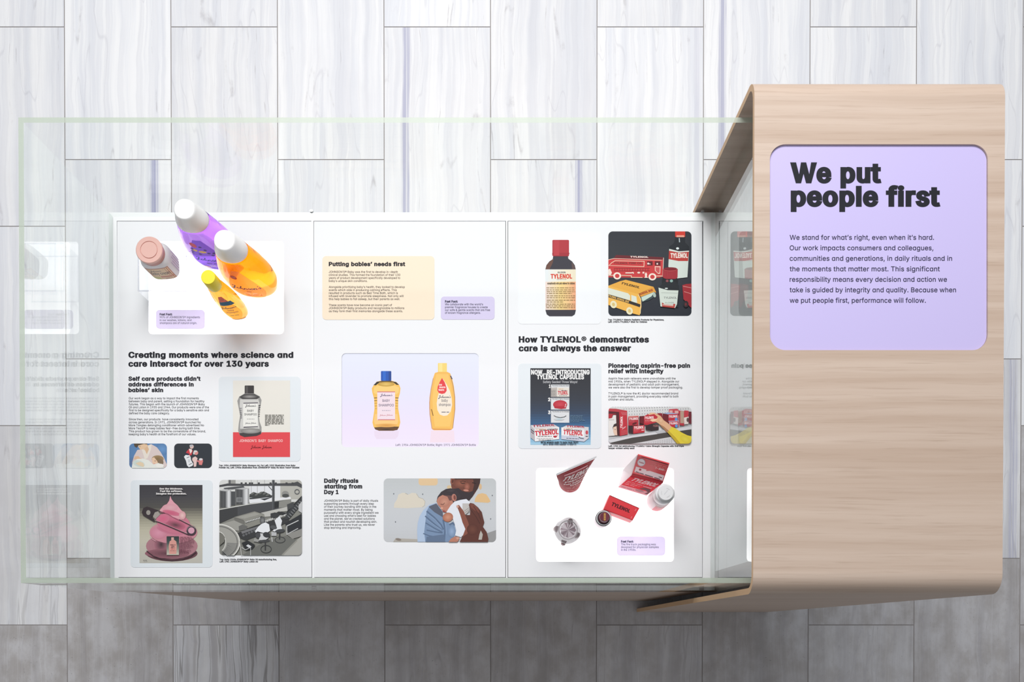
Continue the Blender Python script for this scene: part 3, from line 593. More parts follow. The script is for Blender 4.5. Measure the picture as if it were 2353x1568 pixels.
'y8#/R+:-T+M,G(5/-&o02&r0q&}1N(22)(L2Z(n3-);3o*=9a8_4V8_2N3(0B8_+88_/z,q',
'z7i,Y.R,Y+|8(+|8(/I2p/I7t6%7t8_,j8_,j551k55',
'09p,j40,q2W-)1.-L/n.#._.i-`/c,q0m,92&+u3D+j4c+u5y,97%,q7|-`8e._9</n9`1.9t2W9{409t5f9`739;8O8d9_7{:_7%;M5x<)4c<J3D<U2&<J0m<)/d;M.j:_.%9_-M8P-*73,q5f"1T3(1P401T5:1_671p7&2(7f2?8:2V8^2l8u3&9&3D9+3b9&3y8u438^4J8:4a7f4v7(5*67545:5840543(5*2+4v1;4a0X4J0)43/b3y/J3b/=3D/83&/=2l/J2V/b2?0)2(0X1p1;1_2+',
'19p-Y/E-Y+|9U+|9U/E6:/E6:<B2*<B-r9U./5[1N7^1N/E',
'29p-D87-16?1v6?2+7}2<8Q2T8s2f8~2|9)3X9*4&8u4@8V4O8.4U7S4N6u4:6<3l5S2O4&-8.[-8+|9P+|9P/J3o/J6H297b3f8U5!8t5^9+6:976u9;7U948K8x9>8N:+7u:m72;H6A;u5G<:4F<N3@<T2:<N18<:0<;u/I;E.a:h.):!-]90',
'39p-2.i-d-}.F->/4,h0+,@1(,#2)+p3.+j4;+q5C,(6D,I7<,w8)-S8f.<97/.9R0&9Z1$9R1~982v8h3h8+4P7<5.6?5[5E5v5_5s9$9d9$<B-G<B-G8t2Z8t/t5k/t3)3=3!3h2u4+2f4A2S4]2%4k1G4k0^4^0)4D/^40/N3S/;2i/;22/K1l/i1Y031:1W,I1W,n/_',
'49p,T1a,T.}3L.}3L+|82+|82.}:3.}:32L822L826t4p6t8-<:3,<B"3L2L2/2L3L4[',
'59p1!2{223b2p3r3L3q3g3h443D4T2j4g1~4g1)4U0?48/g3k/D3S/<2y/;2O/L20/k1z051]1T,v1T-9/c-U.r.$.+._-H/F,q08,F12,&22+p37+j4C+r5K,,6L,R7B-+8--k8f.Y94/Q9M0Q9U1T9P2B9C3,9,3o8i4P8B5-7p5a79626X6X5s6w5+714=7>3H7B2J792R8t8q8t8q<B.?<B-23>',
'69p->0N-V/O.!.W.Y-i/A-*05,Q14,,29+q3C+j4M+q5R,+6P,P7C-&8+-e8c.Q90/G9H0D9P1E9I2F933@8i44844z7O5Y6_6-5d6P4b6e4&6i8O<53?<B.q6#.84}-l4)-N35-=2C-71R"1z1I2&282<2r2[3=2o3J3)3R3_3R3t3J4:3+4U2U4f1o4f0z4U0749/a3s/@3^/83D/53)/82p/@2L/a21072&0W',
'79p9T9P9T<B-3<B-38t4,8t-D,#2R+|',
'89p-<.y-k./.K-J/8,q0/,E10,%27+p3D+j4O+p5V,%6W,E7N,q8<-J8y./9J.y9g/n9p0h9j1P9Y259>2s8v3N8J4$7j4U8E518u5{946o9=7i958_8x9O8M::7r:x7/;O6>;z5E<<4F<O3D<T2@<O1@<=0G;z/U;O.o:x.8::-j9O-P8^-H7i-Q6o-n5z.@50.y4U.<4$-l3N-H2r--24,z1O,t0h,}/n"1c0S1d151q1j21292`2W2}2`3f2`4%2W4T294q1j5!155!0S4t0$4]/[4I/L40/A3l/92w/92V/A2</M1w/m1n0$"3)6-2^6>2F6[257?28842E8Z2[8v3(9*3`9*4+8v4A8Z4Q7y4M7&4>6[4&6>3^6-"/j510753/j5!"6{4~6Q536{51',
'99p-76z->5y-T4~-{4/.S3D/92e0*251$1o2&1Y2`1V.7,-3H+|7s2?8N3B8x4:985-9J5|9P6m9H7q908o8e9g8-:U7E;96Q;m5R<74M<M3C<T29<M15<707;n/C;<.[:Z.#9n-V8x->7{"1~7E228,2M8_2q8~3*9+3C9-3^9+3s8~4:8_4U8,4f7C4f6N4V5i4<573t4u3_4m3)4m2^5%2>5N2(6-1~6P',
'.2:,m.(,v-O-4,z-^,O.6,/.u+w/[+p0B+v1$,/1Y,O2&,z2A-O2I.(2A.^2&/31Y/_1$0!0B07/[0>.u07.60!-^/_-4/4,v._',
',2:-U/p,7(U0J(U2i/p',
':2:,m.(,v-O-4,z-^,O.6,/.u+w/[+p0B+v1$,/1Y,O2&,z2A-O2I.(2A.^2&/31Y/_1$0!0B07/[0>.u07.60!-^/_-4/4,v._",m5x,v5B-44m-^4B.63~.u3j/[3c0B3j1$3~1Y4C2&4n2A5B2I5x2A6Q2&7&1Y7Q1$7s0B8+/[81.u8+.67s-^7Q-47&,v6Q',
';2:-/5B-I4m-s4B.L3~/.3j/q3c0W3j1:3~1p4C2<4n2V5B2_5x2V6Q2=7&1p7Q1:7s0W8+/q81/.8+.L7s-s7Q-I7&-/6Q-&5x"-U/p,7(U0J(U2i/p',
'-9p.`4l.`1A8!1A8!4l',
'!2P,u.),}-O-;,z-e,O.=,/.|+w/c+p0I+v1,,/1a,P2.,{2G-O2O.)2G.^2./31a/]1,/~0I07/c0=.|07.=/~-e/^-;/3,}.^"2!0U22<B-4<B-B0U',
'?7//0,z/Y,O02,/0q+v1W+p2>+w2},/3U,O4!,z4<-O4D.)4<.^4!/33U/^2}/~2>071W0=0q0702/~/Y/^/0/3.r.^.j.).r-O"1k9/299/2R8}2e8e2r8/2q7Q2d6z2@6I0e5=074q/o4B/S3j/@3+/62@//0>3n0>3|264(2]442y5d4)6D4^6w5?7@6)7V6v7^7m7V8a7@9P6v::6B:x5`;P4r;{3{<=2}<O1|<T0~<O0(<>/3;~.C;U-^:~-&:@,X9T,>8a,#6k0o6k128T1H8}',
'#9M,23=+J/}-[/},{+|1J+|2+/}2d/}2&+|6T+|75/}9A/}:)3=7x3=8$5#:65#:t8B8h8B9H<B4y<B4<8B3^8B4><B/o<B/28B-$8B,=5#.K5#.B3="2n3=2w5#3T5#3K3=',
'%@61*<S0<<B/U<%.y;].J;/.%:W-i9|-Y9A-T8c-X7@-h6`.$6(.I5P.x5!/U4Y0<4=1)4,1v4&2g4,3T4=4I4d.=,-3-+|7#1I6u0}6q0A6u.|7(.?7A-d7f-/88,^8r,89X+x:F+h;6+c<%+h<o+y=U,9>2,_>a-0?)-d?B.??Q.|?U0A?P0}?B1Z?*26>c2k>43<=W3b<q3~<&43;648:F439X3~8r3b8I3G>e<69t<B627/667@6:8c659A6&9|5k:W5F;/4u;[4<<%3T<B2g<S1v<X',
'&9b1I1]1g1x3-/Q3i/^3,/;2i/32,/21_/C1D/b120C161/"2B7s2C8q2H9#2]9/2m9,2s8N2n7y2L7U"0B,&1G+p2Q+j3G+o4<+|51,764,a6Y+|;p,397/I9(/O9]0c9r1O9~2B:+475L475J3s5=4@5T4q6B5V7#6G7N7D7]8I7V927B9r6}:P6O;*5t;V53;{4E<:3Q<J2Z<O1d<J0q<:0&;|/@;V.d;(.5:L-p9k-]9&-V8<-Z7Y-j6z.&6@.g57.a4v.>4;-C3@,y2g,[2-,K1J,E0c,M/m,f.{-2.2-j-N.Q,t/E,G',
'(4c5v)94%,b3D.Y2y0B2f1}2f3e2|5b3K7j4.9t5u=61(=600;s/`:s.t8`.?6@.-5--~3y-z2k.$1;.:/g.^.5/3,a/p+21&)8',
')4c-W,f+b)90T)81g+02G,]2y.13@/c3V193^2k3Y3y3N5-3%7P2C9l1w:t1K;s0S=6+c=6-N9t.07j.[5b.r3e.r2!.`0F.9.^',
'$9_/y,?0|+}2++k12+m12)q5D)q5D+m4S+k5c+~6i,C7d,q8R-M93.59`/$9{/w:&0q9~1[9l2B9N2}9(3S8T4%7P4i5D5d5D6j:%6j9d8]9F9N8t:987:x7K;P6U;z5V<=4P<O5D<L5D>N12>N12<C18<=06;{/>;P.O:x-n:7->9G,}8P,t7R-%6F-R5C.?4O/?3m122w121S1/1e,;1e,_/k,}.u-P.*.2-D.~,j',
"'2k1~5&2?<B-C<B-b5&",
'’1z-{<B,]5(0p5(31<B',
'®:.0I;*/j:_/3:0.`9W.78z-r8:-Y7R-J6h-F5z-J50-Y4E-r3^.72z.`2?/31g/j180I0m1/0L1u052b0&3Q/~4A0&5/055u0L6Y0m7:187p1g8D2?8m2z913^9I4E9W509]5z9W6h9I7R918:8m8z8D9W7p:07::_6Y;*5u;J5/;c4A;q3Q;v2b;q1u;c1/;J"0V3C023x/t4U/d57/_5z/d6`/t7B027|0V8T1$9$1W9J239f2n9v3Q9|459v4p9f5K9J5~9$6L8T6p7|7/7B7>6`7D5z7>577/4U6p3x6Q3I5P5>6*6+656P657>6*7b5_8:5)8]4J8o1&8q1&3)3/3)3/4o3Q4o4I3)643*5~2s5K2M4p21451}3Q1x2n1}23211W2M1$2s"3p6B3`6;3/6;3/7I3b7I3s7C4%754#6V',
'/4#5T=%0q=%+D)k0()k',
' 2:',
]


def _load_glyphs(rows):
    idx = {c: i for i, c in enumerate(_GA)}
    n = len(_GA)
    dec = lambda s: [((idx[s[i]] * n + idx[s[i + 1]]) - 900) / 2600 for i in range(0, len(s), 2)]
    g = {}
    for t in rows:
        loops = []
        for part in (t[3:].split('"') if len(t) > 3 else []):
            v = dec(part)
            loops.append(list(zip(v[0::2], v[1::2])))
        ar = lambda l: sum(l[i - 1][0] * l[i][1] - l[i][0] * l[i - 1][1] for i in range(len(l)))
        inside = lambda p, l: sum((l[i - 1][1] > p[1]) != (l[i][1] > p[1]) and
                                  p[0] < (l[i][0] - l[i - 1][0]) * (p[1] - l[i - 1][1]) / (l[i][1] - l[i - 1][1]) + l[i - 1][0] for i in range(len(l))) % 2
        polys = []
        for o_ in [l for l in loops if ar(l) > 0]:
            grp = [o_] + [h for h in loops if ar(h) < 0 and inside(h[0], o_)]
            pts = [p for l in grp for p in l]
            for tri in tessellate_polygon([[Vector((x, y, 0)) for x, y in l] for l in grp]):
                polys.append([pts[k] for k in tri])
        g[t[0]] = (dec(t[1:3])[0], polys)
    return g


GLYPHS = {'R': _load_glyphs(_GLYPHS_R), 'B': _load_glyphs(_GLYPHS_B)}
CAP = max(y for q in GLYPHS['R']['H'][1] for x, y in q)


def text_faces(s, bold=0.0, space=1.0, res=3):
    """Faces of a line of lettering: list of 2D polygons and its left and right end, in units where a capital is 1 high."""
    heavy = bold > 0.014
    gap = (0.048 if bold > 0.05 else 0.052) if heavy else 0.008
    key = (s, heavy, gap)
    if key in _text_cache:
        return _text_cache[key]
    g = GLYPHS['B' if heavy else 'R']
    x, polys = 0.0, []
    k = 1 / CAP
    for ch in s:
        adv, ps = g.get(ch, g['-'])
        polys += [[((px_ + x) * k, py_ * k) for px_, py_ in q] for q in ps]
        x += adv + gap
    xs = [a for q in polys for a, b in q]
    r = (polys, min(xs), max(xs))
    _text_cache[key] = r
    return r


# cursive lettering drawn as pen strokes, one letter after the other (x advance, then points)
_SCRIPT = {
    'J': (0.62, [[(.10, .62), (.16, .86), (.40, .98), (.46, .90), (.36, .45), (.26, -.10), (.12, -.34), (.02, -.22), (.14, .0), (.44, .16), (.62, .20)]]),
    'o': (0.44, [[(.0, .20), (.10, .44), (.26, .48), (.34, .28), (.24, .02), (.10, .04), (.08, .26), (.22, .46), (.44, .34)]]),
    'h': (0.52, [[(.0, .34), (.18, .72), (.22, .98), (.13, .90), (.10, .40), (.09, .0)], [(.09, .10), (.20, .42), (.33, .44), (.34, .20), (.38, .0), (.52, .16)]]),
    'n': (0.50, [[(.0, .16), (.08, .46), (.09, .0)], [(.09, .12), (.20, .42), (.33, .44), (.34, .18), (.38, .0), (.50, .16)]]),
    's': (0.36, [[(.0, .16), (.16, .52), (.20, .40), (.28, .16), (.18, .0), (.04, .04)], [(.20, .02), (.36, .16)]]),
    "'": (0.12, [[(.06, .98), (.03, .72)]]),
    '&': (0.30, []),
}


def script_faces(word="Johnson's", w=0.085):
    key = ('script', word, w)
    if key in _text_cache:
        return _text_cache[key]
    polys, x = [], 0.0
    for ch in word:
        if ch == ' ':
            x += 0.3
            continue
        adv, strokes = _SCRIPT[ch]
        for st in strokes:
            pts = [(a + x + b * 0.18, b) for a, b in st]
            sm = []
            for i in range(len(pts) - 1):
                p0, p1 = pts[max(i - 1, 0)], pts[i]
                p2, p3 = pts[i + 1], pts[min(i + 2, len(pts) - 1)]
                for q in range(5):
                    t = q / 5
                    sm.append(tuple(0.5 * (2 * p1[k] + (p2[k] - p0[k]) * t + (2 * p0[k] - 5 * p1[k] + 4 * p2[k] - p3[k]) * t * t
                                           + (3 * p1[k] - p0[k] - 3 * p2[k] + p3[k]) * t ** 3) for k in (0, 1)))
            sm.append(pts[-1])
            L, R = [], []
            for i, (a, b) in enumerate(sm):
                dx = sm[min(i + 1, len(sm) - 1)][0] - sm[max(i - 1, 0)][0]
                dy = sm[min(i + 1, len(sm) - 1)][1] - sm[max(i - 1, 0)][1]
                ln = sqrt(dx * dx + dy * dy) or 1
                hw = w * (0.35 + 0.65 * abs(dy) / ln) / 2 * (1.5 if word[0] == ch == 'J' else 1.0)
                L.append((a - dy / ln * hw, b + dx / ln * hw))
                R.append((a + dy / ln * hw, b - dx / ln * hw))
            for i in range(len(sm) - 1):
                polys.append([L[i], L[i + 1], R[i + 1], R[i]])
        x += adv
    xs = [p[0] for q in polys for p in q]
    r = (polys, min(xs), max(xs))
    _text_cache[key] = r
    return r


def place_text(faces, x0, x1, base, cap, shear=0.0, rot=0.0, up=-1):
    """2D polygons fitted between x0 and x1 on a baseline (pixel-style y grows downwards when up is -1)."""
    polys, a, b = faces
    k = (x1 - x0) / (b - a)
    out = []
    ca, sa = cos(rot), sin(rot)
    for p in polys:
        q = []
        for x, y in p:
            u = (x - a) * k + shear * y * cap
            v = y * cap
            q.append((x0 + u * ca - up * v * sa, base + u * sa + up * v * ca))
        out.append(q)
    return out


def text_block(name, parent, lines, z, m, label=None, res=3):
    """lines: (text, x0, x1, baseline, cap height, bold) in photo pixels; all lines of the block are one mesh lying flat at z."""
    bm = bmesh.new()
    for s, x0, x1, base, cap, bold in lines:
        for q in place_text(text_faces(s, bold, 1.0 + bold * 1.6, res), x0, x1, base, cap):
            vs = [bm.verts.new(at(x, y, z)) for x, y in q]
            try:
                f = bm.faces.new(vs)
            except ValueError:
                continue
            f.normal_update()
            if f.normal.z < 0:
                f.normal_flip()
    return obj(name, bm, m, parent, label, local=False)


def para(texts, x0, x1s, y0, dy, cap=4.9, bold=0.0):
    return [(s, x0, x1, y0 + dy * i, cap, bold) for i, (s, x1) in enumerate(zip(texts, x1s)) if s]


# ------------------------------------------------------------------ printed pictures
def clip_poly(sub, clip):
    if area2(clip) < 0:
        clip = clip[::-1]
    out = sub
    for i in range(len(clip)):
        a, b = clip[i], clip[(i + 1) % len(clip)]
        ex, ey = b[0] - a[0], b[1] - a[1]
        inp, out = out, []
        if not inp:
            return []
        side = lambda p: ex * (p[1] - a[1]) - ey * (p[0] - a[0])
        for j in range(len(inp)):
            p, q = inp[j - 1], inp[j]
            sp, sq = side(p), side(q)
            if (sp >= 0) != (sq >= 0):
                t = sp / (sp - sq)
                out.append((p[0] + (q[0] - p[0]) * t, p[1] + (q[1] - p[1]) * t))
            if sq >= 0:
                out.append(q)
    return out


def lerp3(a, b, t):
    return tuple(x + (y - x) * t for x, y in zip(a, b))


class Pic:
    """A printed picture: coloured shapes laid one over another in one mesh. zoom=(ox, oy, s): shape coordinates are (x/s+ox, y/s+oy) photo pixels."""
    def __init__(s, name, parent, z, frame=None, zoom=(0, 0, 1), m=None, label=None, mapf=None, step=2.2e-5, gain=None):
        s.name, s.parent, s.z, s.zoom, s.m, s.label = name, parent, z, zoom, m or M['print'], label
        s.frame, s.mapf, s.step, s.k, s.faces, s.gain, s.op = frame, mapf, step, 0, [], gain or (1.0 if m else 0.93), 1.0

    def P(s, p):
        return (p[0] / s.zoom[2] + s.zoom[0], p[1] / s.zoom[2] + s.zoom[1])

    def col(s, c):
        return tuple(min(1.0, v * s.gain) for v in (lin(c) if isinstance(c, str) else c))

    def raw(s, q, c, clip=True):
        if s.frame and clip:
            q = clip_poly(q, s.frame)
        r = []
        for p in q:
            if not r or abs(p[0] - r[-1][0]) + abs(p[1] - r[-1][1]) > 1e-7:
                r.append(p)
        if len(r) > 2 and abs(r[0][0] - r[-1][0]) + abs(r[0][1] - r[-1][1]) < 1e-7:
            r.pop()
        if len(r) > 2:
            s.faces.append((r, s.k, (*c, s.op)))

    def poly(s, pts, c):
        s.k += 1
        s.raw([s.P(p) for p in pts], s.col(c))

    def rect(s, x0, y0, x1, y1, c, r=0):
        s.poly(rr(x0, y0, x1, y1, r, 4) if r else [(x0, y0), (x1, y0), (x1, y1), (x0, y1)], c)

    def ell(s, cx, cy, rx, ry, c, rot=0.0, n=28):
        a = radians(rot)
        s.poly([(cx + rx * cos(t) * cos(a) - ry * sin(t) * sin(a), cy + rx * cos(t) * sin(a) + ry * sin(t) * cos(a))
                for t in (2 * pi * i / n for i in range(n))], c)

    def blob(s, cx, cy, rx, ry, c_out, c_in, rot=0.0, n=7, dx=0.0, dy=0.0):
        a, b = s.col(c_out), s.col(c_in)
        for i in range(n):
            t = i / (n - 1)
            k = 1 - 0.85 * t
            s.ell(cx + dx * t, cy + dy * t, rx * k, ry * k, lerp3(a, b, t), rot)

    def grad(s, x0, y0, x1, y1, cols, n=24, horizontal=False):
        """Smooth run of colours over a rectangle, in strips."""
        s.k += 1
        cs = [s.col(c) for c in cols]
        for i in range(n):
            t = (i + 0.5) / n * (len(cs) - 1)
            j = min(int(t), len(cs) - 2)
            c = lerp3(cs[j], cs[j + 1], t - j)
            a, b = i / n, (i + 1) / n
            q = [(x0 + (x1 - x0) * a, y0), (x0 + (x1 - x0) * b, y0), (x0 + (x1 - x0) * b, y1), (x0 + (x1 - x0) * a, y1)] if horizontal else \
                [(x0, y0 + (y1 - y0) * a), (x1, y0 + (y1 - y0) * a), (x1, y0 + (y1 - y0) * b), (x0, y0 + (y1 - y0) * b)]
            s.raw([s.P(p) for p in q], c)

    def line(s, pts, w, c, closed=False):
        """Stroke of width w with mitred joints."""
        s.k += 1
        cc = s.col(c)
        if not closed and len(pts) > 2 and abs(pts[0][0] - pts[-1][0]) + abs(pts[0][1] - pts[-1][1]) < 1e-6:
            pts, closed = pts[:-1], True
        n = len(pts)
        L, R = [], []
        for i, (x, y) in enumerate(pts):
            p = pts[i - 1] if (i or closed) else None
            q = pts[(i + 1) % n] if (i < n - 1 or closed) else None
            ns = []
            for a, b in ((p, (x, y)), ((x, y), q)):
                if a is not None and b is not None:
                    dx, dy = b[0] - a[0], b[1] - a[1]
                    ln = sqrt(dx * dx + dy * dy) or 1
                    ns.append((-dy / ln, dx / ln))
            mx, my = sum(v[0] for v in ns), sum(v[1] for v in ns)
            ml = sqrt(mx * mx + my * my) or 1
            mx, my = mx / ml, my / ml
            k = w / 2 / max(0.6, mx * ns[0][0] + my * ns[0][1])
            L.append((x + mx * k, y + my * k))
            R.append((x - mx * k, y - my * k))
        for i in range(n if closed else n - 1):
            t = (i + 1) % n
            s.raw([s.P(p) for p in (L[i], L[t], R[t], R[i])], cc)

    def ring(s, cx, cy, r, w, c, a0=0, a1=360, ry=None, n=28):
        ry = ry or r
        s.line([(cx + r * cos(radians(a0 + (a1 - a0) * i / n)), cy + ry * sin(radians(a0 + (a1 - a0) * i / n))) for i in range(n + 1)], w, c)

    def text(s, t, x0, x1, base, cap, c, bold=0.0, shear=0.0, rot=0.0, up=-1, script=False, warp=None):
        s.k += 1
        cc = s.col(c)
        f = script_faces(t, 0.11) if script else text_faces(t, bold, 1.0 + bold * 1.6, 2)
        for q in place_text(f, x0, x1, base, cap, shear, radians(rot), up):
            if warp:
                q = [warp(p) for p in q]
            s.raw([s.P(p) for p in q], cc, clip=False)

    def greek(s, x0, x1, y, h, c, seed=1, rot=0.0):
        """A line of print too small to read: word-length dashes."""
        r = random.Random(seed)
        s.k += 1
        cc = s.col(c)
        x = x0
        tn = tan(radians(rot))
        while x < x1:
            w = min(r.uniform(1.5, 5.0) * h, x1 - x)
            ya, yb = y + (x - x0) * tn, y + (x + w - x0) * tn
            s.raw([s.P(p) for p in ((x, ya - h * 0.7), (x + w, yb - h * 0.7), (x + w, yb), (x, ya))], cc)
            x += w + h * 0.7

    def build(s):
        bm = bmesh.new()
        cl = bm.loops.layers.float_color.new('Col')
        for q, k, c in s.faces:
            if s.mapf:
                vs = [bm.verts.new(s.mapf(x, y, k * s.step)) for x, y in q]
            else:
                vs = [bm.verts.new(at(x, y, s.z + k * s.step)) for x, y in q]
            try:
                f = bm.faces.new(vs)
            except ValueError:
                continue
            f.normal_update()
            if not s.mapf and f.normal.z < 0:
                f.normal_flip()
            for lp in f.loops:
                lp[cl] = c
        return obj(s.name, bm, s.m, s.parent, s.label, local=bool(s.mapf))


# ================================================================== FLOOR
def floor_material():
    m = mat('striped_stone_tile', 'ffffff', 0.42, spec=0.35)
    t = NT(m)

    def uv(name):
        nd = t.n('ShaderNodeUVMap', uv_map=name)
        sp = t.n('ShaderNodeSeparateXYZ')
        t.t.links.new(nd.outputs[0], sp.inputs[0])
        return sp.outputs[0], sp.outputs[1]
    u, v = uv('loc')
    seed, grey = uv('tone')
    st, amt = uv('stripe')
    s1 = t.math('MULTIPLY', seed, 53.0)
    mul = lambda a, k: t.math('MULTIPLY', a, k)
    w1 = t.math('SUBTRACT', t.noise(t.vec(mul(u, 1.6), mul(v, 2.4), s1), 1.0, 3.0), 0.5)
    w2 = t.math('SUBTRACT', t.noise(t.vec(mul(u, 9.0), mul(v, 13.0), s1), 1.0, 3.0), 0.5)
    uu = t.math('ADD', u, t.math('ADD', mul(w1, 0.11), mul(w2, 0.014)))
    bands = t.noise(t.vec(mul(uu, 6.5), mul(v, 0.5), t.math('ADD', s1, 7.0)), 1.0, 4.0, 0.62)
    sharp = t.noise(t.vec(mul(uu, 16.0), mul(v, 0.35), t.math('ADD', s1, 3.0)), 1.0, 1.0)
    fine = t.noise(t.vec(mul(uu, 55.0), mul(v, 0.9), t.math('ADD', s1, 13.0)), 1.0, 3.0)
    cloud = t.noise(t.vec(mul(u, 5.0), mul(v, 7.0), t.math('ADD', s1, 21.0)), 1.0, 6.0, 0.62)
    speck = t.noise(t.vec(mul(u, 60.0), mul(v, 110.0), s1), 1.0, 2.0)
    white = t.mix(t.smooth(bands, 0.36, 0.66), lin('fbfcfe'), lin('e9ecf3'))
    white = t.mix(mul(t.smooth(sharp, 0.52, 0.56), 0.34), white, lin('dfe1e9'))
    white = t.mix(mul(t.smooth(fine, 0.50, 0.72), 0.16), white, lin('c3c3cb'))
    gtone = t.mix(t.smooth(cloud, 0.32, 0.68), lin('b0acab'), lin('cac9cc'))
    gtone = t.mix(mul(t.smooth(bands, 0.40, 0.70), 0.45), gtone, lin('9a9697'))
    gtone = t.mix(mul(t.smooth(fine, 0.52, 0.72), 0.25), gtone, lin('d4d4d8'))
    gtone = t.mix(mul(t.smooth(speck, 0.70, 0.76), 0.55), gtone, lin('6b696c'))
    col = t.mix(grey, white, gtone)
    vn = t.noise(t.vec(mul(uu, 3.4), mul(v, 0.55), t.math('ADD', s1, 31.0)), 1.0, 2.0)
    vd = t.math('ABSOLUTE', t.math('SUBTRACT', vn, 0.5))
    vein = t.math('MULTIPLY', t.smooth(vd, 0.0, 0.011, 1.0, 0.0), t.smooth(cloud, 0.48, 0.72, 0.0, 0.42))
    streaky = t.math('MULTIPLY', t.smooth(grey, 0.18, 0.45), t.smooth(grey, 0.6, 0.85, 1.0, 0.0))
    bold = t.noise(t.vec(mul(uu, 9.0), mul(v, 0.45), t.math('ADD', s1, 57.0)), 1.0, 2.0)
    col = t.mix(t.math('MULTIPLY', streaky, t.smooth(bold, 0.50, 0.60, 0.0, 0.42)), col, lin('8f8888'))
    col = t.mix(t.math('MULTIPLY', streaky, t.smooth(t.math('ABSOLUTE', t.math('SUBTRACT', bold, 0.5)), 0.0, 0.02, 0.6, 0.0)), col, lin('6b6462'))
    col = t.mix(vein, col, lin('8d8689'))
    vn2 = t.noise(t.vec(mul(uu, 5.0), mul(v, 0.9), t.math('ADD', s1, 43.0)), 1.0, 1.0)
    vd2 = t.math('ABSOLUTE', t.math('SUBTRACT', vn2, 0.45))
    col = t.mix(mul(t.smooth(vd2, 0.0, 0.007, 1.0, 0.0), 0.18), col, lin('a9a7b4'))
    sd = t.math('ABSOLUTE', t.math('SUBTRACT', t.math('ADD', u, mul(w1, 0.05)), st))
    lines = t.smooth(t.noise(t.vec(mul(u, 75.0), mul(v, 0.4), s1), 1.0, 1.0), 0.38, 0.62, 0.35, 1.0)
    sm = t.math('MULTIPLY', t.math('MULTIPLY', t.smooth(sd, 0.018, 0.050, 1.0, 0.0), lines), amt)
    col = t.mix(sm, col, lin('a5a7c6'))
    t.t.links.new(col, bsdf_of(m).inputs['Base Color'])
    return m


def build_floor():
    rnd = random.Random(11)
    bm = bmesh.new()
    l1, l2, l3 = (bm.loops.layers.uv.new(n) for n in ('loc', 'tone', 'stripe'))
    gap = 0.0012
    greys = {(0, 0): .13, (0, 1): .10, (0, 2): .30, (0, 3): 1.0, (1, 0): .12, (1, 1): .15, (1, 2): 1.0, (2, -1): .12, (2, 2): .75, (2, 3): .42, (3, 2): .85,
             (4, 2): .9, (4, 3): .9, (5, 2): .95, (6, 2): .9, (6, 3): .75, (7, 2): .95, (8, 2): 1.0, (8, 3): .85, (9, 1): .3, (9, 2): .95, (10, 2): .9, (10, 3): 1.0}
    stripes = {(1, 0): (.84, 1.0), (4, 0): (.20, .8), (5, 0): (.83, .9), (7, -1): (.17, .7), (6, 0): (.95, .3), (9, 1): (.93, .5)}
    for k in range(-5, 17):
        xa, xb = (at(151.5 + 243.94 * (k - 1 + d), 784, 0).x for d in (0, 1))
        y0 = 62 if k % 2 == 0 else 367
        for mrow in range(-4, 7):
            ya, yb = (at(1168, y0 + 458.3 * (mrow + d), 0).y for d in (0, 1))
            vs = [bm.verts.new(p) for p in ((xa + gap, yb + gap, 0), (xb - gap, yb + gap, 0), (xb - gap, ya - gap, 0), (xa + gap, ya - gap, 0))]
            f = bm.faces.new(vs)
            seed = rnd.random()
            g = greys.get((k, mrow), rnd.uniform(0.0, 0.16) if mrow < 2 else rnd.uniform(.6, 1))
            st = stripes.get((k, mrow), (0.5, 0.0))
            for lp, uvv in zip(f.loops, ((0, 1), (1, 1), (1, 0), (0, 0))):
                lp[l1].uv = uvv
                lp[l2].uv = (seed, g)
                lp[l3].uv = st
    g0, g1 = at(151.5 + 243.94 * -6, 784, 0).x, at(151.5 + 243.94 * 16, 784, 0).x
    gy0, gy1 = at(1168, 367 + 458.3 * 7, 0).y, at(1168, 62 - 458.3 * 4, 0).y
    f = bm.faces.new([bm.verts.new(p) for p in ((g0, gy0, -.0012), (g1, gy0, -.0012), (g1, gy1, -.0012), (g0, gy1, -.0012))])
    f.material_index = 1
    o = obj('floor', bm, [floor_material(), mat('grout', 'a5a09f', 0.9)])
    tag(o, 'pale striped stone tile floor laid in staggered columns', kind='structure')


build_floor()

# ================================================================== DISPLAY CASE (base, white deck, tray)
GX0 = (at(40, 270, Z_GLASS).x + at(50, 1337, Z_GLASS).x) / 2      # outer faces of the glass
GX1 = at(1632, 900, Z_DECK).x + 0.009
GY0 = 0.0757
GY1 = at(900, 270, Z_GLASS).y
GT = 0.008
DX0, DX1, DY0, DY1 = GX0, GX1, 0.0790, GY1
P1, P2, P3 = (269.5, 716), (721.5, 1161.5), (1167.5, 1613.5)        # panel edges across (photo px at deck height)
PY0, PY1 = 509, 1327

case = thing('display_case', 'long display case with a white deck on a pale oak base', 'display case',
             ((DX0 + DX1) / 2, (DY0 + DY1) / 2, 0))
bm = bmesh.new()
zt = Z_DECK - 0.020
lo = [(DX0 + .012, DY0 + .0075), (DX1 - .005, DY0 + .0075), (DX1 - .005, DY1 - .03), (DX0 + .012, DY1 - .03)]
hi = [(DX0 + .002, DY0 + .0005), (DX1, DY0 + .0005), (DX1, DY1 - .012), (DX0 + .002, DY1 - .012)]
a = [bm.verts.new((x, y, 0.0005)) for x, y in lo]
b = [bm.verts.new((x, y, zt)) for x, y in hi]
bm.faces.new(a[::-1]); bm.faces.new(b)
for i in range(4):
    bm.faces.new((a[i], a[(i + 1) % 4], b[(i + 1) % 4], b[i]))
obj('oak_base', bm, M['wood'], case, 'pale oak base cabinet', local=False)

bm = bmesh.new()
add_box(bm, DX0 + .001, DX1 - .001, DY0 + .001, DY1 - .001, zt, Z_DECK - .0078)
obj('tray', bm, M['tray'], case, local=False)

bm = bmesh.new()
e = 0.0010


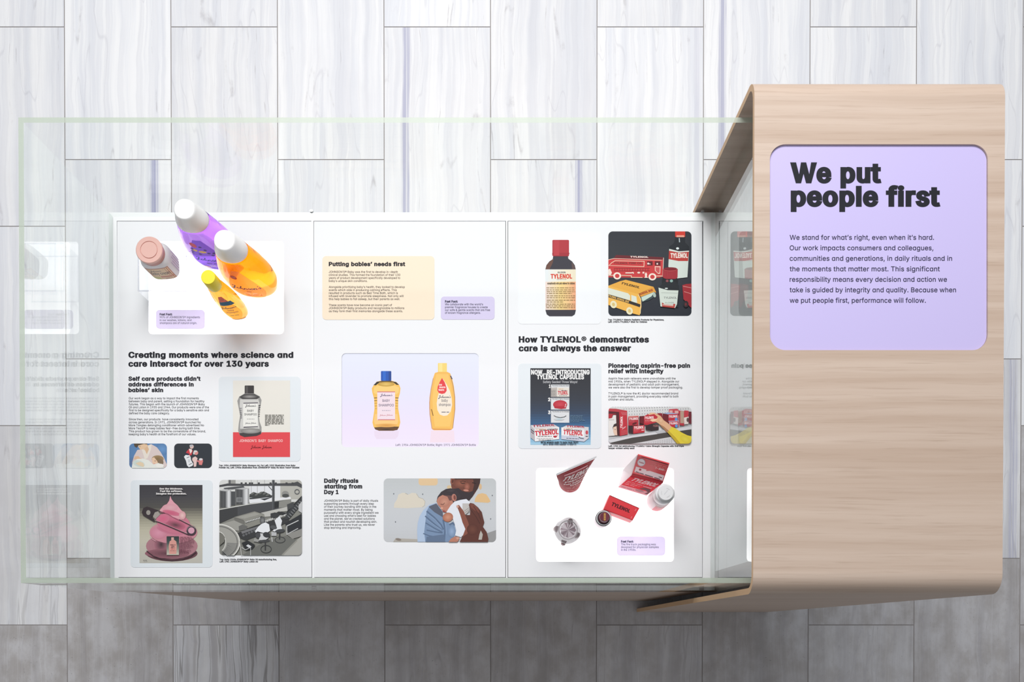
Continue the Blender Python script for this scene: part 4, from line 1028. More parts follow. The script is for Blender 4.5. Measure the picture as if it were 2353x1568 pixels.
def hole(x0, x1):
    a, b = at(x0, PY0, Z_DECK), at(x1, PY1, Z_DECK)
    return [(a.x - e, b.y - e), (b.x + e, b.y - e), (b.x + e, a.y + e), (a.x - e, a.y + e)]


add_board(bm, [(DX0, DY0), (DX1, DY0), (DX1, DY1), (DX0, DY1)], [hole(*P1), hole(*P2), hole(*P3)], Z_DECK - .0078, Z_DECK)
obj('deck_frame', bm, M['white_frame'], case, 'white deck frame with thin divider bars', local=False)
for cx in (716, 1614):
    c = at(cx, 486, Z_DECK)
    bm = bmesh.new()
    add_box(bm, c.x - .0028, c.x + .0028, DY1, DY1 + .004, Z_DECK - .012, Z_DECK + .004)
    bmesh.ops.bevel(bm, geom=bm.edges[:], offset=.0009, segments=2, affect='EDGES')
    obj('glass_clip', bm, M['chrome'], case, 'small steel clip on the back edge', local=False)
for cx in (722, 1612):
    c = at(cx, 1357, Z_DECK)
    bm = bmesh.new()
    add_box(bm, c.x - .0045, c.x + .0045, DY0 - .0006, DY0 + .004, Z_DECK, Z_DECK + .0015)
    obj('glass_clip', bm, M['chrome'], case, 'small steel clip on the front edge', local=False)

# ================================================================== GLASS SCREEN AROUND THE DECK
enc = thing('glass_enclosure', 'frameless clear glass walls with greenish edges standing around the white deck', 'glass case',
            ((GX0 + GX1) / 2, (GY0 + GY1) / 2, Z_DECK))
X0, X1, Y0, Y1 = GX0, GX1, GY0, GY1
ix0, ix1, iy0, iy1 = X0 + GT, X1 - GT, Y0 + GT, Y1 - GT
zb = Z_DECK + .0003
for nm, plan, bottom in (('back', [(X0, Y1), (X1, Y1), (ix1, iy1), (ix0, iy1)], zb), ('left', [(X0, Y0), (X0, Y1), (ix0, iy1), (ix0, iy0)], zb),
                         ('front', [(X0, Y0), (X1, Y0), (ix1, iy0), (ix0, iy0)], zb), ('right', [(X1, Y0), (X1, Y1), (ix1, iy1), (ix1, iy0)], zb)):
    bm = bmesh.new()
    add_prism(bm, plan, bottom, Z_GLASS, 1, 0)[1].material_index = 0
    obj('glass_pane', bm, [M['glass_dimmed' if nm == 'back' else 'glass'], M['glass_edge']], enc, {'back': 'long back glass pane', 'front': 'long front glass pane', 'left': 'short glass end pane at the open end',
                                                                'right': 'short glass end pane under the oak arch'}[nm], local=False)

# ================================================================== BENT PLYWOOD ARCH WITH THE LILAC SIGN
AX0, AX1 = at(1732, 800, Z_TOP).x, at(2306.5, 800, Z_TOP).x
AYF, AYB, FLARE = 0.0560, 0.7975, 0.0165
R, TH = 0.029, 0.009
arch = thing('sign_arch', 'bent pale oak arch with a lilac sign in its top, over the case end', 'sign stand', ((AX0 + AX1) / 2, (AYF + AYB) / 2, 0))
bm = bmesh.new()


def strip(prof):
    """Extrude matching outer / inner profile points (y, z) across the arch as one closed strip."""
    rows = []
    for (yo, zo), (yi, zi) in prof:
        rows.append([bm.verts.new(p) for p in ((AX0, yo, zo), (AX1, yo, zo), (AX1, yi, zi), (AX0, yi, zi))])
    for r0, r1 in zip(rows, rows[1:]):
        for i in range(4):
            f = bm.faces.new((r0[i], r0[(i + 1) % 4], r1[(i + 1) % 4], r1[i]))
            f.material_index = 1 if i in (1, 3) else 0
            f.smooth = i in (0, 2) and len(prof) > 3
    if len(prof) < 3:
        bm.faces.new(rows[0][::-1]); bm.faces.new(rows[-1])


ri = R - TH
strip([((AYF, 0.0005), (AYF + TH, 0.0005)), ((AYF, Z_TOP - R), (AYF + TH, Z_TOP - R))])
strip([((AYF + R - R * cos(t), Z_TOP - R + R * sin(t)), (AYF + R - ri * cos(t), Z_TOP - R + ri * sin(t))) for t in (pi / 2 * i / 10 for i in range(11))])
strip([((AYB - R + R * sin(t), Z_TOP - R + R * cos(t)), (AYB - R + ri * sin(t), Z_TOP - R + ri * cos(t))) for t in (pi / 2 * i / 10 for i in range(11))])
strip([((AYB, Z_TOP - R), (AYB - TH, Z_TOP - R)), ((AYB + FLARE, 0.0005), (AYB + FLARE - TH, 0.0005))])
bm.normal_update()
bmesh.ops.recalc_face_normals(bm, faces=bm.faces[:])
sign_px = rr(1769, 331.5, 2270, 805, 36, 10)
sign_hole = [(p.x, p.y) for p in px_outline(sign_px, Z_TOP)]
bm2 = bmesh.new()
add_board(bm2, [(AX0, AYF + R), (AX1, AYF + R), (AX1, AYB - R), (AX0, AYB - R)], [sign_hole], Z_TOP - TH, Z_TOP)
for f in bm2.faces:
    if abs(f.normal.x) > .9 and (abs(f.calc_center_median().x - AX0) < 1e-4 or abs(f.calc_center_median().x - AX1) < 1e-4):
        f.material_index = 1
me = bpy.data.meshes.new('tmp')
bm2.to_mesh(me); bm2.free()
bm.from_mesh(me)
bpy.data.meshes.remove(me)
shell = obj('oak_shell', bm, [M['wood'], M['ply_edge']], arch, local=False)
shell.data.set_sharp_from_angle(angle=radians(35))

bm = bmesh.new()
yb0, yb1 = at(1640, 1313, Z_DECK).y, at(1633, 541, Z_DECK).y
add_box(bm, GX1 + .002, AX1 - .003, yb0, yb1, 0.0005, Z_TOP - TH - .0005)
obj('side_board', bm, M['infill'], arch, 'white board closing the inside of the arch', local=False)

bm = bmesh.new()
grow = .0012
c = at(2019.5, 568, Z_TOP)
inner = [(x + (grow * .25 if x < c.x else -grow * .25), y) for x, y in sign_hole]
ft = add_prism(bm, inner, Z_TOP - TH - .0002, Z_TOP - .0032, 0, 1)
sign = obj('sign_board', bm, [M['lilac'], M['lilac_edge']], arch, 'recessed lilac board with rounded corners', local=False)
zs = Z_TOP - .0032 + .0003
text_block('heading_text', sign, [('We put', 1815.6, 2025.6, 418.5, 43, .052), ('people first', 1817, 2161, 472.5, 43, .052)], zs, M['ink'], res=6)
text_block('body_text', sign, para(['We stand for what\u2019s right, even when it\u2019s hard.', 'Our work impacts consumers and colleagues,', 'communities and generations, in daily rituals and in',
                                    'the moments that matter most. This significant', 'responsibility means every decision and action we', 'take is guided by integrity and quality. Because when',
                                    'we put people first, performance will follow.'], 1814.6, [2146.3, 2144.7, 2187.8, 2159.6, 2176, 2196.8, 2127.4], 551, 24.13, 11, .008), zs, M['ink_soft'], res=5)


# ================================================================== PRINTED PANELS IN THE DECK
ZT = Z_PRINT + .0003        # lettering and prints lie on the panels
FC = .0013                  # height of the small cards


def px_rect_xy(x0, y0, x1, y1, z):
    return [(p.x, p.y) for p in px_outline([(x0, y0), (x1, y0), (x1, y1), (x0, y1)], z)]


def panel(label, xs, holes):
    c = at((xs[0] + xs[1]) / 2, (PY0 + PY1) / 2, Z_PRINT)
    r = thing('graphic_panel', label, 'display panel', (c.x, c.y, Z_DECK - .0078), group='printed panels in the white deck')
    bm = bmesh.new()
    add_board(bm, px_rect_xy(xs[0], PY0, xs[1], PY1, Z_PRINT), [[(p.x, p.y) for p in px_outline(rr(*h), Z_PRINT)] for h in holes], Z_PRINT - .004, Z_PRINT)
    obj('panel_board', bm, M['white_panel'], r, local=False)
    return r


def window(r, box, m=None, label='brightly lit white window'):
    x0, y0, x1, y1, rad = box
    o = px_slab('light_window', rr(x0 - 3, y0 - 3, x1 + 3, y1 + 3, rad), Z_WIN, .002, m or M['light'], r, label)
    return o


def fact_card(r, box, lines, z, mcol='lilac_film', label='small lilac fact card'):
    o = px_slab('fact_card', rr(*box), z + FC, FC - .0001, M[mcol], r, label)
    text_block('fact_text', o, lines, z + FC + .0002, M['ink_soft'])
    return o


W1 = (341, 554, 652, 768, 9)
W2 = (785, 812, 1100, 1028, 10)
W3 = (1232, 1075.5, 1548.5, 1291.5, 9)

# ------------------------------------------------------------------ panel one
pan = panel('printed white panel with the bright window under the shampoo bottles', P1, [W1])
window(pan, W1)
fact_card(pan, (358.3, 712.3, 470, 755.7, 8), [('Fast Fact:', 367, 396, 725, 4.8, .035)] + para(['90% of JOHNSON\u2019S\u00ae ingredients', 'in our washes, lotions, and', 'shampoos are of natural origin.'],
          367, [459.6, 440, 452.6], 731.5, 6.65, 4.6, .006), Z_WIN)
text_block('heading_text', pan, [('Creating moments where science and', 295, 674, 822, 12.6, .045), ('care intersect for over 130 years', 295, 618, 842.3, 12.6, .045)], ZT, M['ink'])
text_block('subheading_text', pan, para(['Self care products didn\u2019t', 'address differences in', 'babies\u2019 skin'], 295, [461, 445, 375], 874.9, 13.05, 8.8, .045), ZT, M['ink'])
text_block('body_text', pan, para(['Our work began as a way to impact the first moments', 'between baby and parent, setting a foundation for healthy', 'futures. This began with the launch of JOHNSON\u2019S\u00ae Baby',
           'Oil and Lotion in 1935 and 1944. Our products were one of the', 'first to be designed specifically for a baby\u2019s sensitive skin and', 'defined the baby care category.', '',
           'Since then, our products  have consistently innovated', 'across generations. In 1971, JOHNSON\u2019S\u00ae launched No', 'More Tangles detangling conditioner which advertised No', 'More Tears\u00ae to keep babies fear-free during bath time.',
           'This product has grown to be the cornerstone of the brand,', 'keeping baby\u2019s health at the forefront of our values.'], 296, [456.7, 469.7, 470.7, 480, 480, 389.8, 0, 455.7, 461.3, 468.7, 459.7, 472.7, 450.4], 917.8, 6.9, 4.7, .006), ZT, M['ink'])
text_block('caption_text', pan, para(['Top: 1954 JOHNSON\u2019S\u00ae Baby Shampoo Ad, Far Left: 1922 Illustration from Baby', 'Powder Ad, Left: 1950s Illustration from JOHNSON\u2019S\u00ae Baby No More Tears\u00ae Booklet'], 503, [679, 688], 1071.7, 4.9, 3.4, .018), ZT, M['ink'], res=2)
text_block('caption_text', pan, para(['Top: Early 1960s JOHNSON\u2019S\u00ae Baby Oil manufacturing line,', 'Left: 1981 JOHNSON\u2019S\u00ae Baby Lotion Ad'], 504.6, [636, 592.6], 1287.9, 4.9, 3.4, .018), ZT, M['ink'], res=2)

# mother and child illustration
p = Pic('picture_print', pan, ZT, rr(297, 1019.7, 383.4, 1076.2, 9.5), (294, 1016, 12.005), label='small print of a mother leaning over a child')
p.rect(0, 0, 1150, 760, '5f86b4')
p.blob(950, 200, 200, 170, '5f86b4', '6f9ccf')
p.blob(120, 560, 130, 140, '5f86b4', '6b7aa0')
p.poly([(120, 560), (170, 380), (260, 220), (400, 200), (560, 90), (640, 60), (800, 150), (900, 280), (1000, 450), (1080, 640), (1000, 730), (130, 730)], 'd9c9c6')
p.poly([(560, 100), (650, 70), (640, 200), (540, 450), (460, 480), (420, 330), (380, 220)], 'e6ddd2')
p.poly([(160, 40), (540, 40), (520, 90), (440, 60), (380, 100), (280, 100), (240, 160), (180, 120)], '574a3c')
p.poly([(280, 100), (440, 55), (530, 70), (560, 120), (480, 240), (420, 200), (340, 210), (290, 150)], 'e3c3a2')
p.ell(330, 125, 22, 9, 'b08a78', 20)
p.poly([(460, 180), (540, 120), (580, 200), (520, 340), (480, 250)], 'dab795')
p.poly([(160, 470), (200, 400), (290, 390), (330, 440), (420, 470), (380, 500)], 'dfb896')
p.blob(820, 470, 165, 100, 'a58a66', '8d7250')
p.ell(900, 560, 80, 80, '84715c')
p.poly([(660, 450), (720, 420), (800, 520), (830, 580), (740, 640), (680, 590)], 'e6c4a8')
p.ell(750, 525, 16, 10, '5d4a3c')
p.ell(735, 610, 24, 20, 'd99a92')
p.poly([(100, 730), (130, 560), (250, 470), (420, 460), (560, 500), (700, 620), (850, 580), (960, 680), (1020, 740)], 'e4e6df')
p.blob(300, 600, 170, 90, 'd7e2dd', 'cfdcd6', 15)
p.poly([(210, 590), (330, 545), (420, 580), (450, 650), (420, 690), (280, 640)], 'e2cdae')
p.ell(880, 660, 110, 60, 'eceae4')
p.build()

# dark family illustration
p = Pic('picture_print', pan, ZT, rr(400.2, 1019.7, 487, 1076.2, 9.5), (294, 1016, 12.005), label='small dark print with figures and a white bottle')
p.rect(1250, 30, 2340, 740, '33383f')
p.poly([(1620, 260), (1700, 180), (1790, 230), (1760, 360), (1690, 380), (1600, 300)], 'c9414a')
p.poly([(1680, 190), (1760, 200), (1770, 260), (1720, 330)], 'e8dcd8')
p.ell(1760, 130, 55, 58, 'd7b9b2')
p.ell(1745, 105, 48, 30, 'b3b4ba')
p.ell(1880, 300, 58, 60, 'd98f8c')
p.ell(1860, 260, 50, 28, 'd8d5d4')
p.ell(1820, 310, 22, 40, 'cfd2d4')
p.poly([(1780, 440), (1860, 400), (1920, 450), (1900, 540), (1880, 680), (1820, 690), (1810, 560), (1770, 500)], 'e3c4c0')
p.poly([(1900, 500), (1960, 520), (1950, 560), (1890, 540)], 'cf7f82')
p.poly([(1960, 480), (2060, 460), (2070, 540), (2040, 640), (1960, 630), (1950, 560)], 'd9817f')
p.ell(2010, 480, 50, 30, 'd9d6d8')
p.poly([(1595, 300), (1690, 330), (1680, 380), (1590, 360)], '2b3448')
p.poly([(1545, 410), (1590, 360), (1700, 370), (1730, 420), (1740, 500), (1800, 610), (1780, 660), (1680, 700), (1630, 650), (1600, 520)], 'e4e6ea')
p.line([(1620, 440), (1700, 410)], 16, '55585e')
p.line([(1680, 630), (1765, 590)], 16, '55585e')
p.rect(1660, 480, 1710, 560, 'c9cdd2')
p.build()

# shampoo poster on a pale mat
mt = px_slab('poster_mat', rr(502.7, 866, 690.5, 1060.7, 9), ZT + .0002, .0002, M['mat_blue'], pan, 'pale blue mat behind the shampoo poster')
p = Pic('poster', mt, ZT + .0004, rr(535.3, 874.9, 666.5, 1050.7, .2, 1), (250, 790, 5.006), label='cream and red shampoo bottle poster')
p.rect(1400, 400, 2100, 1330, 'e8e5dd')
p.rect(1400, 1020, 2100, 1330, 'e24b52')
p.text("JOHNSON'S  BABY  SHAMPOO", 1503, 2000, 1132, 30, 'f6dcd8', .01)
p.text("Johnson", 1632, 1752, 1205, 32, '6b1a22', script=True)
p.text("Johnson", 1762, 1876, 1205, 32, '6b1a22', script=True)
p.rect(1563, 482, 1670, 585, '3d3a3b', 8)
p.rect(1575, 490, 1600, 580, '5a5757')
p.poly([(1500, 610), (1560, 575), (1675, 575), (1735, 605), (1757, 650), (1745, 720), (1722, 800), (1735, 900), (1757, 960), (1757, 1030), (1700, 1062), (1560, 1075), (1505, 1050), (1488, 1000),
        (1495, 920), (1510, 830), (1490, 720), (1478, 660)], '9b9a98')
p.poly([(1510, 640), (1720, 640), (1735, 690), (1710, 800), (1725, 920), (1735, 980), (1510, 980), (1510, 920), (1530, 820), (1505, 720)], 'cfcecb')
p.poly([(1500, 615), (1560, 580), (1675, 580), (1740, 615), (1700, 640), (1540, 640)], '4a4848')
p.blob(1620, 610, 90, 22, '5a5858', 'a5a3a0')
p.poly([(1500, 1030), (1750, 1010), (1750, 1040), (1700, 1062), (1560, 1075), (1510, 1055)], '454243')
p.blob(1630, 1005, 115, 30, '8f8d8b', 'b5b3b0')
for i in range(6):
    p.line([(1505 + i * 2, 745 + i * 22), (1532, 742 + i * 22)], 6, '77757a')
    p.line([(1722, 715 + i * 24), (1745 - i * 2, 712 + i * 24)], 9, '3d3b3e')
p.rect(1545, 680, 1715, 968, 'ecebe6')
p.line([(1547, 686), (1715, 682)], 11, '5a5560')
p.line([(1550, 962), (1715, 955)], 11, '5a5560')
p.text("Johnson's", 1568, 1695, 726, 26, '3a3a44', script=True)
p.text('BABY', 1593, 1668, 784, 24, '33343c', .012)
p.text('SHAMPOO', 1558, 1702, 826, 24, '33343c', .012)
p.greek(1590, 1675, 870, 7, '8a8a8c', 3)
p.text("Johnson", 1570, 1630, 922, 14, '55555c', script=True)
p.text("Johnson", 1634, 1696, 920, 14, '55555c', script=True)
for i in range(8):
    p.greek(1796, 2012 if i < 7 else 1845, 825 + i * 16.4, 10, '77756f', 10 + i)
p.build()

# pink lotion poster
mt = px_slab('poster_mat', rr(300, 1104, 488.5, 1304.4, 9), ZT + .0002, .0002, M['mat_blue'], pan, 'pale blue mat behind the pink lotion poster')
p = Pic('poster', mt, ZT + .0004, rr(320.5, 1115, 465.2, 1294.6, .2, 1), (316, 1110, 8.253), label='dark topped poster of a pink lotion swirl')
p.grad(30, 30, 1240, 1540, ['3f3d41', '46454a', '54524f', '9a9686', 'beb9a6', 'c5c0b0', 'bfbbb0', 'bdbab1'], 30)
p.blob(650, 1340, 490, 150, '6d4a52', '50353d')
p.blob(650, 1200, 490, 240, 'b3808a', 'a06a78', n=9)
p.blob(450, 1170, 130, 160, 'a66e7c', '503b42')
p.blob(560, 1340, 420, 90, '96636f', '6b4650')
p.blob(680, 940, 455, 215, 'cf8f9c', 'd4839a', n=9)
p.blob(400, 950, 150, 110, 'd28a9e', 'df9ab0')
p.blob(620, 900, 260, 70, 'cf7f96', 'b9607c', 12)
p.blob(680, 760, 320, 190, 'cf7c92', 'c86f88', 10, n=9)
p.blob(720, 800, 190, 80, 'c06880', '6b4650', 12)
p.blob(480, 680, 130, 90, 'd07a92', 'd96b8c', -8)
p.poly([(622, 245), (600, 340), (560, 400), (480, 450), (420, 520), (440, 560), (560, 575), (650, 640), (780, 690), (880, 705), (915, 650), (900, 580), (820, 510), (760, 430), (690, 370), (645, 310)], 'dda0ac')
p.blob(620, 470, 150, 70, 'dda0ac', 'e2b0b8')
p.blob(640, 570, 170, 45, 'd4778f', 'cf6582', 12)
p.blob(850, 620, 66, 80, 'dca0a8', 'edc6c4')
p.line([(430, 565), (560, 580), (660, 645), (800, 720)], 8, 'a15a70')
p.line([(240, 1010), (280, 1070), (350, 1110)], 8, 'dfa8b4')
p.line([(170, 1290), (300, 1390), (470, 1450), (650, 1470), (850, 1450), (1010, 1390), (1110, 1310)], 14, '453038')
p.poly([(80, 560), (110, 480), (180, 450), (390, 520), (380, 550), (310, 620), (270, 650), (320, 690), (330, 730), (310, 740), (110, 620)], '3b3236')
p.poly([(330, 560), (390, 540), (430, 600), (340, 690), (290, 640)], 'a29a94')
p.ell(205, 565, 40, 46, '9b9690')
p.line([(385, 530), (520, 575)], 9, '3b3236')
p.line([(330, 725), (420, 755), (960, 985), (1010, 985)], 15, '3f343a')
p.line([(340, 715), (430, 745), (960, 965)], 5, 'c9aab0')
p.line([(790, 700), (1020, 815)], 13, '3f343a')
p.line([(800, 690), (1010, 795)], 5, 'd9b4b8')
p.ring(1020, 905, 76, 34, '463a42')
p.ell(1020, 905, 60, 60, 'd59fb2')
p.ring(1020, 905, 84, 6, 'b9a0a8', 180, 330)
p.grad(552, 1015, 785, 1370, ['2e3a3a', '475252', '8d8f84', 'c9c4b6'], 12)
p.rect(640, 1035, 690, 1090, 'd7a9a0', 6)
p.poly([(610, 1110), (650, 1085), (700, 1085), (735, 1115), (745, 1200), (735, 1350), (600, 1350), (592, 1200)], 'd79a90')
for i, (a, b, c) in enumerate(((620, 718, 'a'), (640, 700, 'b'), (635, 705, 'c'))):
    p.greek(a, b, 1185 + i * 26, 18, '4b2330', 5 + i)
p.greek(635, 705, 1262, 14, 'c24a52', 9)
p.greek(620, 718, 1292, 10, '7b4046', 12)
for i in range(12):
    p.greek(805, (1020, 1060, 1070, 1075, 1070, 1010, 1040, 1055, 1005, 910, 1010, 980)[i], 1035 + i * 25.5, 13, '6b3a4a', 20 + i)
for s, x0, x1, y in (('See the thickness.', 415, 862, 127), ('Feel the softness.', 428, 850, 172), ('Imagine the protection.', 350, 930, 220)):
    p.text(s, x0, x1, y, 30, 'e8e4e4', .022)
p.greek(108, 178, 1475, 12, '3a3a3a', 3)
p.build()

# black and white factory photograph
p = Pic('photo_print', pan, ZT, rr(504, 1103.4, 693.7, 1276.8, 9), (500, 1100, 8.711), label='black and white photo of a bottling line')
p.rect(20, 20, 1700, 1560, '85857f')
p.rect(20, 20, 1700, 470, 'd6d7d5')
p.rect(640, 150, 1260, 400, 'e2e4e8')
p.rect(1255, 20, 1700, 420, 'b4b3ac')
for x in (675, 795, 940):
    p.line([(x, 30), (x, 330)], 10, 'a9a9a8')
p.rect(210, 30, 360, 110, '9b9b97')
p.rect(230, 30, 260, 110, '55565a')
p.poly([(30, 135), (200, 100), (700, 112), (1500, 92), (1600, 62), (1700, 130), (1700, 200), (1590, 150), (1200, 148), (640, 150), (200, 150), (30, 175)], '4b4c4f')
for x in (480, 565, 645, 690, 825, 1060, 1165, 1380, 1500):
    p.rect(x - 20, 80, x + 20, 112, '47484a')
p.line([(1020, 155), (1095, 240)], 14, '4c4d50')
p.poly([(635, 380), (640, 320), (720, 270), (800, 300), (920, 260), (1050, 320), (1085, 350), (1085, 380)], '414443')
for x, y in ((700, 300), (780, 320), (860, 290), (940, 300), (1000, 330)):
    p.ell(x, y, 40, 18, '6b6d6a', -30)
p.poly([(630, 420), (1460, 370), (1470, 410), (640, 500)], 'e5e6ea')
p.line([(640, 405), (1090, 350)], 26, '3f4143')
p.poly([(850, 410), (1085, 380), (940, 440)], '35383c')
for x0, x1, y0, y1 in ((40, 270, 235, 580), (350, 628, 200, 520)):
    w = x1 - x0
    p.grad(x0, y0, x1, y1, ['6f7070', '4a4b4d', '5b5c5e', '46474a', 'b5b6b8', 'e0e1e3', '77787a'], 14, True)
    p.poly([(x0, y0 + 10), (x0 + w * .5, y0 - 35), (x1, y0 + 5), (x0 + w * .5, y0 + 22)], 'b9baba')
p.rect(270, 260, 350, 540, '4d4f52')
p.rect(375, 380, 495, 475, '86888a')
p.rect(395, 398, 478, 458, '6d6f71')
p.poly([(120, 190), (330, 165), (520, 150), (540, 180), (300, 215), (140, 215)], '55575a')
p.poly([(30, 640), (650, 520), (1470, 405), (1470, 560), (1100, 640), (860, 690), (740, 665), (330, 770), (50, 895), (30, 890)], '4c4d50')
p.poly([(30, 640), (400, 565), (400, 740), (50, 895), (30, 890)], '3f4042')
p.poly([(1225, 460), (1470, 415), (1470, 560), (1225, 590)], '8b8b86')
p.poly([(1130, 480), (1230, 465), (1225, 580), (1140, 600)], '2e2f31')
p.line([(30, 625), (650, 512), (1470, 408)], 15, 'd8d8d4')
p.rect(1090, 30, 1140, 655, '57595c')
p.rect(1115, 30, 1140, 655, '45474a')
p.ell(1355, 310, 70, 60, '8f8f8c')
p.ell(1360, 345, 68, 36, '4d4f4f')
p.ring(1590, 265, 45, 16, '66676a')
p.poly([(860, 690), (1400, 565), (1410, 650), (1200, 670), (1060, 760), (940, 770), (930, 715)], 'bcbbb6')
p.poly([(330, 775), (740, 660), (935, 720), (940, 760), (540, 890), (520, 835)], '8f8e87')
p.poly([(400, 775), (740, 685), (860, 715), (540, 805)], 'a09f98')
p.poly([(330, 780), (520, 840), (540, 935), (340, 860)], '73726d')
p.poly([(540, 890), (940, 765), (860, 840), (880, 900), (560, 1010)], '8a8982')
p.line([(555, 885), (900, 770)], 40, '4a4b4b')
for i in range(10):
    p.ell(570 + i * 30, 872 - i * 9, 12, 16, 'd0d0cc')
p.poly([(60, 915), (330, 840), (545, 935), (440, 1050), (330, 1040)], '9f9e98')
p.poly([(420, 960), (500, 920), (600, 960), (580, 1020), (430, 1050)], '6a6a68')
p.poly([(400, 1090), (880, 900), (1400, 760), (1440, 850), (1000, 1080), (560, 1240), (460, 1200)], '3a3b3d')
p.poly([(470, 1060), (900, 930), (900, 960), (490, 1110)], '77777a')
for i in range(13):
    p.ell(965 + i * 34, 850 - i * 11 + 5 * (i % 2), 13, 26, 'd4d4d2')
p.poly([(1190, 690), (1220, 660), (1400, 690), (1300, 740)], '333436')
for i in range(5):
    p.ell(520 + i * 55, 1140 - i * 24, 24, 24, '66676a')
p.poly([(480, 1545), (900, 1290), (1350, 1150), (1590, 1230), (1290, 1545)], '6e6f6b')
p.poly([(1590, 1230), (1700, 1140), (1700, 1560), (1280, 1560)], 'a9a8a2')
p.line([(1290, 1540), (1590, 1240)], 30, '94938c')
p.poly([(1350, 900), (1690, 700), (1690, 1040), (1420, 1100)], '303236')
p.poly([(1380, 1120), (1700, 1000), (1700, 1150), (1500, 1210)], '8f8e8a')
p.poly([(1340, 830), (1400, 640), (1690, 340), (1690, 500), (1440, 800)], '3d3f42')
for i in range(8):
    p.line([(1400 + i * 34, 745 - i * 42), (1450 + i * 34, 790 - i * 42)], 10, '9a9b9c')
p.line([(1370, 700), (1690, 350)], 14, '222427')
p.poly([(1390, 520), (1520, 470), (1530, 560), (1400, 640)], '47494b')
p.poly([(1620, 540), (1700, 440), (1700, 700), (1620, 650)], 'c2c3c4')
p.line([(1380, 955), (1620, 840)], 16, 'd2d3d3')
p.line([(1385, 950), (1385, 1120), (1610, 1000)], 16, 'c5c6c6')
# seated workers seen from behind
p.poly([(1060, 700), (1150, 680), (1240, 710), (1230, 770), (1130, 800), (1060, 770)], '3c3d3f')
p.poly([(1240, 750), (1290, 850), (1270, 940), (1300, 1040), (1180, 1075), (1100, 1050), (1180, 960), (1140, 840)], 'e4e6ea')
p.ell(1120, 980, 70, 40, '55575a', 10)
p.poly([(1075, 1070), (1180, 1080), (1180, 1150), (1080, 1150)], 'b9babc')
p.ell(1250, 1050, 100, 36, '47494c', -8)
p.line([(1240, 1080), (1240, 1220)], 24, '3a3b3d')
p.ring(1250, 1230, 100, 12, '3a3b3d', ry=60)
p.blob(900, 840, 55, 70, '5b5c5e', '8b8c8c')
p.poly([(880, 910), (960, 880), (1030, 920), (1050, 1050), (960, 1105), (870, 1080), (800, 1060), (760, 1090), (750, 1050), (820, 960)], 'e9ebef')
p.poly([(850, 1100), (960, 1105), (1010, 1090), (1020, 1190), (960, 1230), (820, 1235), (850, 1150)], 'cfd0d2')
p.ell(980, 1130, 75, 55, '3d3e41', 15)
p.ell(810, 1140, 50, 55, '4b4c4f')
p.poly([(740, 1190), (850, 1240), (830, 1280), (720, 1260)], '9b9b99')
p.ell(930, 1255, 120, 28, '48494b', -5)
p.line([(955, 1270), (955, 1440)], 24, '38393b')
p.ring(970, 1415, 105, 12, '38393b', ry=75)
p.line([(1085, 1180), (1095, 1270)], 18, 'c9cacb')
p.poly([(480, 1290), (600, 1240), (750, 1330), (700, 1420), (560, 1440)], '2d2f32')
p.poly([(570, 1350), (610, 1320), (680, 1360), (640, 1395)], 'd4d6da')
p.line([(480, 1380), (560, 1430), (660, 1380), (660, 1540)], 12, 'c0c1c1')
# roller conveyor curving through the corner
def arc(cx, cy, rx, ry, a0, a1, n=16):
    return [(cx + rx * cos(radians(a0 + (a1 - a0) * i / n)), cy + ry * sin(radians(a0 + (a1 - a0) * i / n))) for i in range(n + 1)]
o_, i_ = arc(20, 1280, 420, 360, -90, 60), arc(20, 1270, 140, 200, -90, 60)
p.poly(o_ + i_[::-1], 'a3a29c')
for a in range(5, 75, 5):
    p.line([(20 + 170 * cos(radians(a)), 1275 + 215 * sin(radians(a))), (20 + 390 * cos(radians(a)), 1280 + 330 * sin(radians(a)))], 9, '55565a')
p.line(o_, 22, 'dcdbd6')
p.line(arc(20, 1280, 375, 322, -90, 60), 14, '6b6b6a')
p.line(i_, 18, 'd0cfca')
p.poly([(20, 1090), (100, 1110), (150, 1180), (130, 1270), (20, 1360)], '77766f')
p.line([(440, 1250), (480, 1540)], 16, 'b9b9b5')
p.build()

# ------------------------------------------------------------------ panel two
pan = panel('printed white panel with the lilac screen of two bottles', P2, [W2])
card = px_slab('text_card', rr(740.7, 588.7, 998.3, 735, 9), ZT + .0002, .0002, M['peach_card'], pan, 'pale peach text card')
text_block('heading_text', card, [('Putting babies\u2019 needs first', 755.4, 931.3, 611.3, 8.8, .045)], ZT + .0004, M['ink'])
text_block('body_text', card, para(['JOHNSON\u2019S\u00ae Baby was the first to develop in-depth', 'clinical studies. This formed the foundation of their 130', 'years of product development specifically developed to', 'baby\u2019s unique skin conditions.', '',
           'Alongside prioritizing baby\u2019s health, they looked to develop', 'scents which aide in producing calming effects. This', 'resulted in products such as Bed Time Bath, which is', 'infused with lavender to promote sleepiness. Not only will', 'this help babies to fall asleep, but their parents as well.', '',
           'These scents have now become an iconic part of', 'JOHNSON\u2019S\u00ae Baby products and recognizable to millions', 'as they form their first memories alongside these scents.'], 755.5,
           [914, 919.8, 919.5, 844.3, 0, 930, 911.6, 914.3, 927, 919, 0, 900.7, 929, 925.6], 627.3, 6.94, 4.8, .006), ZT + .0004, M['ink'])
fc = px_slab('fact_card', rr(1013, 681.8, 1136.5, 734.6, 8), ZT + .0002, .0002, M['lilac_card'], pan, 'small lilac fact card')
text_block('fact_text', fc, [('Fast Fact:', 1022.5, 1052, 695.4, 4.8, .035)] + para(['We collaborate with the world\u2019s', 'premier fragrance houses to create', 'our safe & gentle scents that are free', 'of known fragrance allergens.'],
           1022.5, [1110, 1120.5, 1126, 1104.6], 701.8, 6.5, 4.6, .008), ZT + .0004, M['ink_soft'])
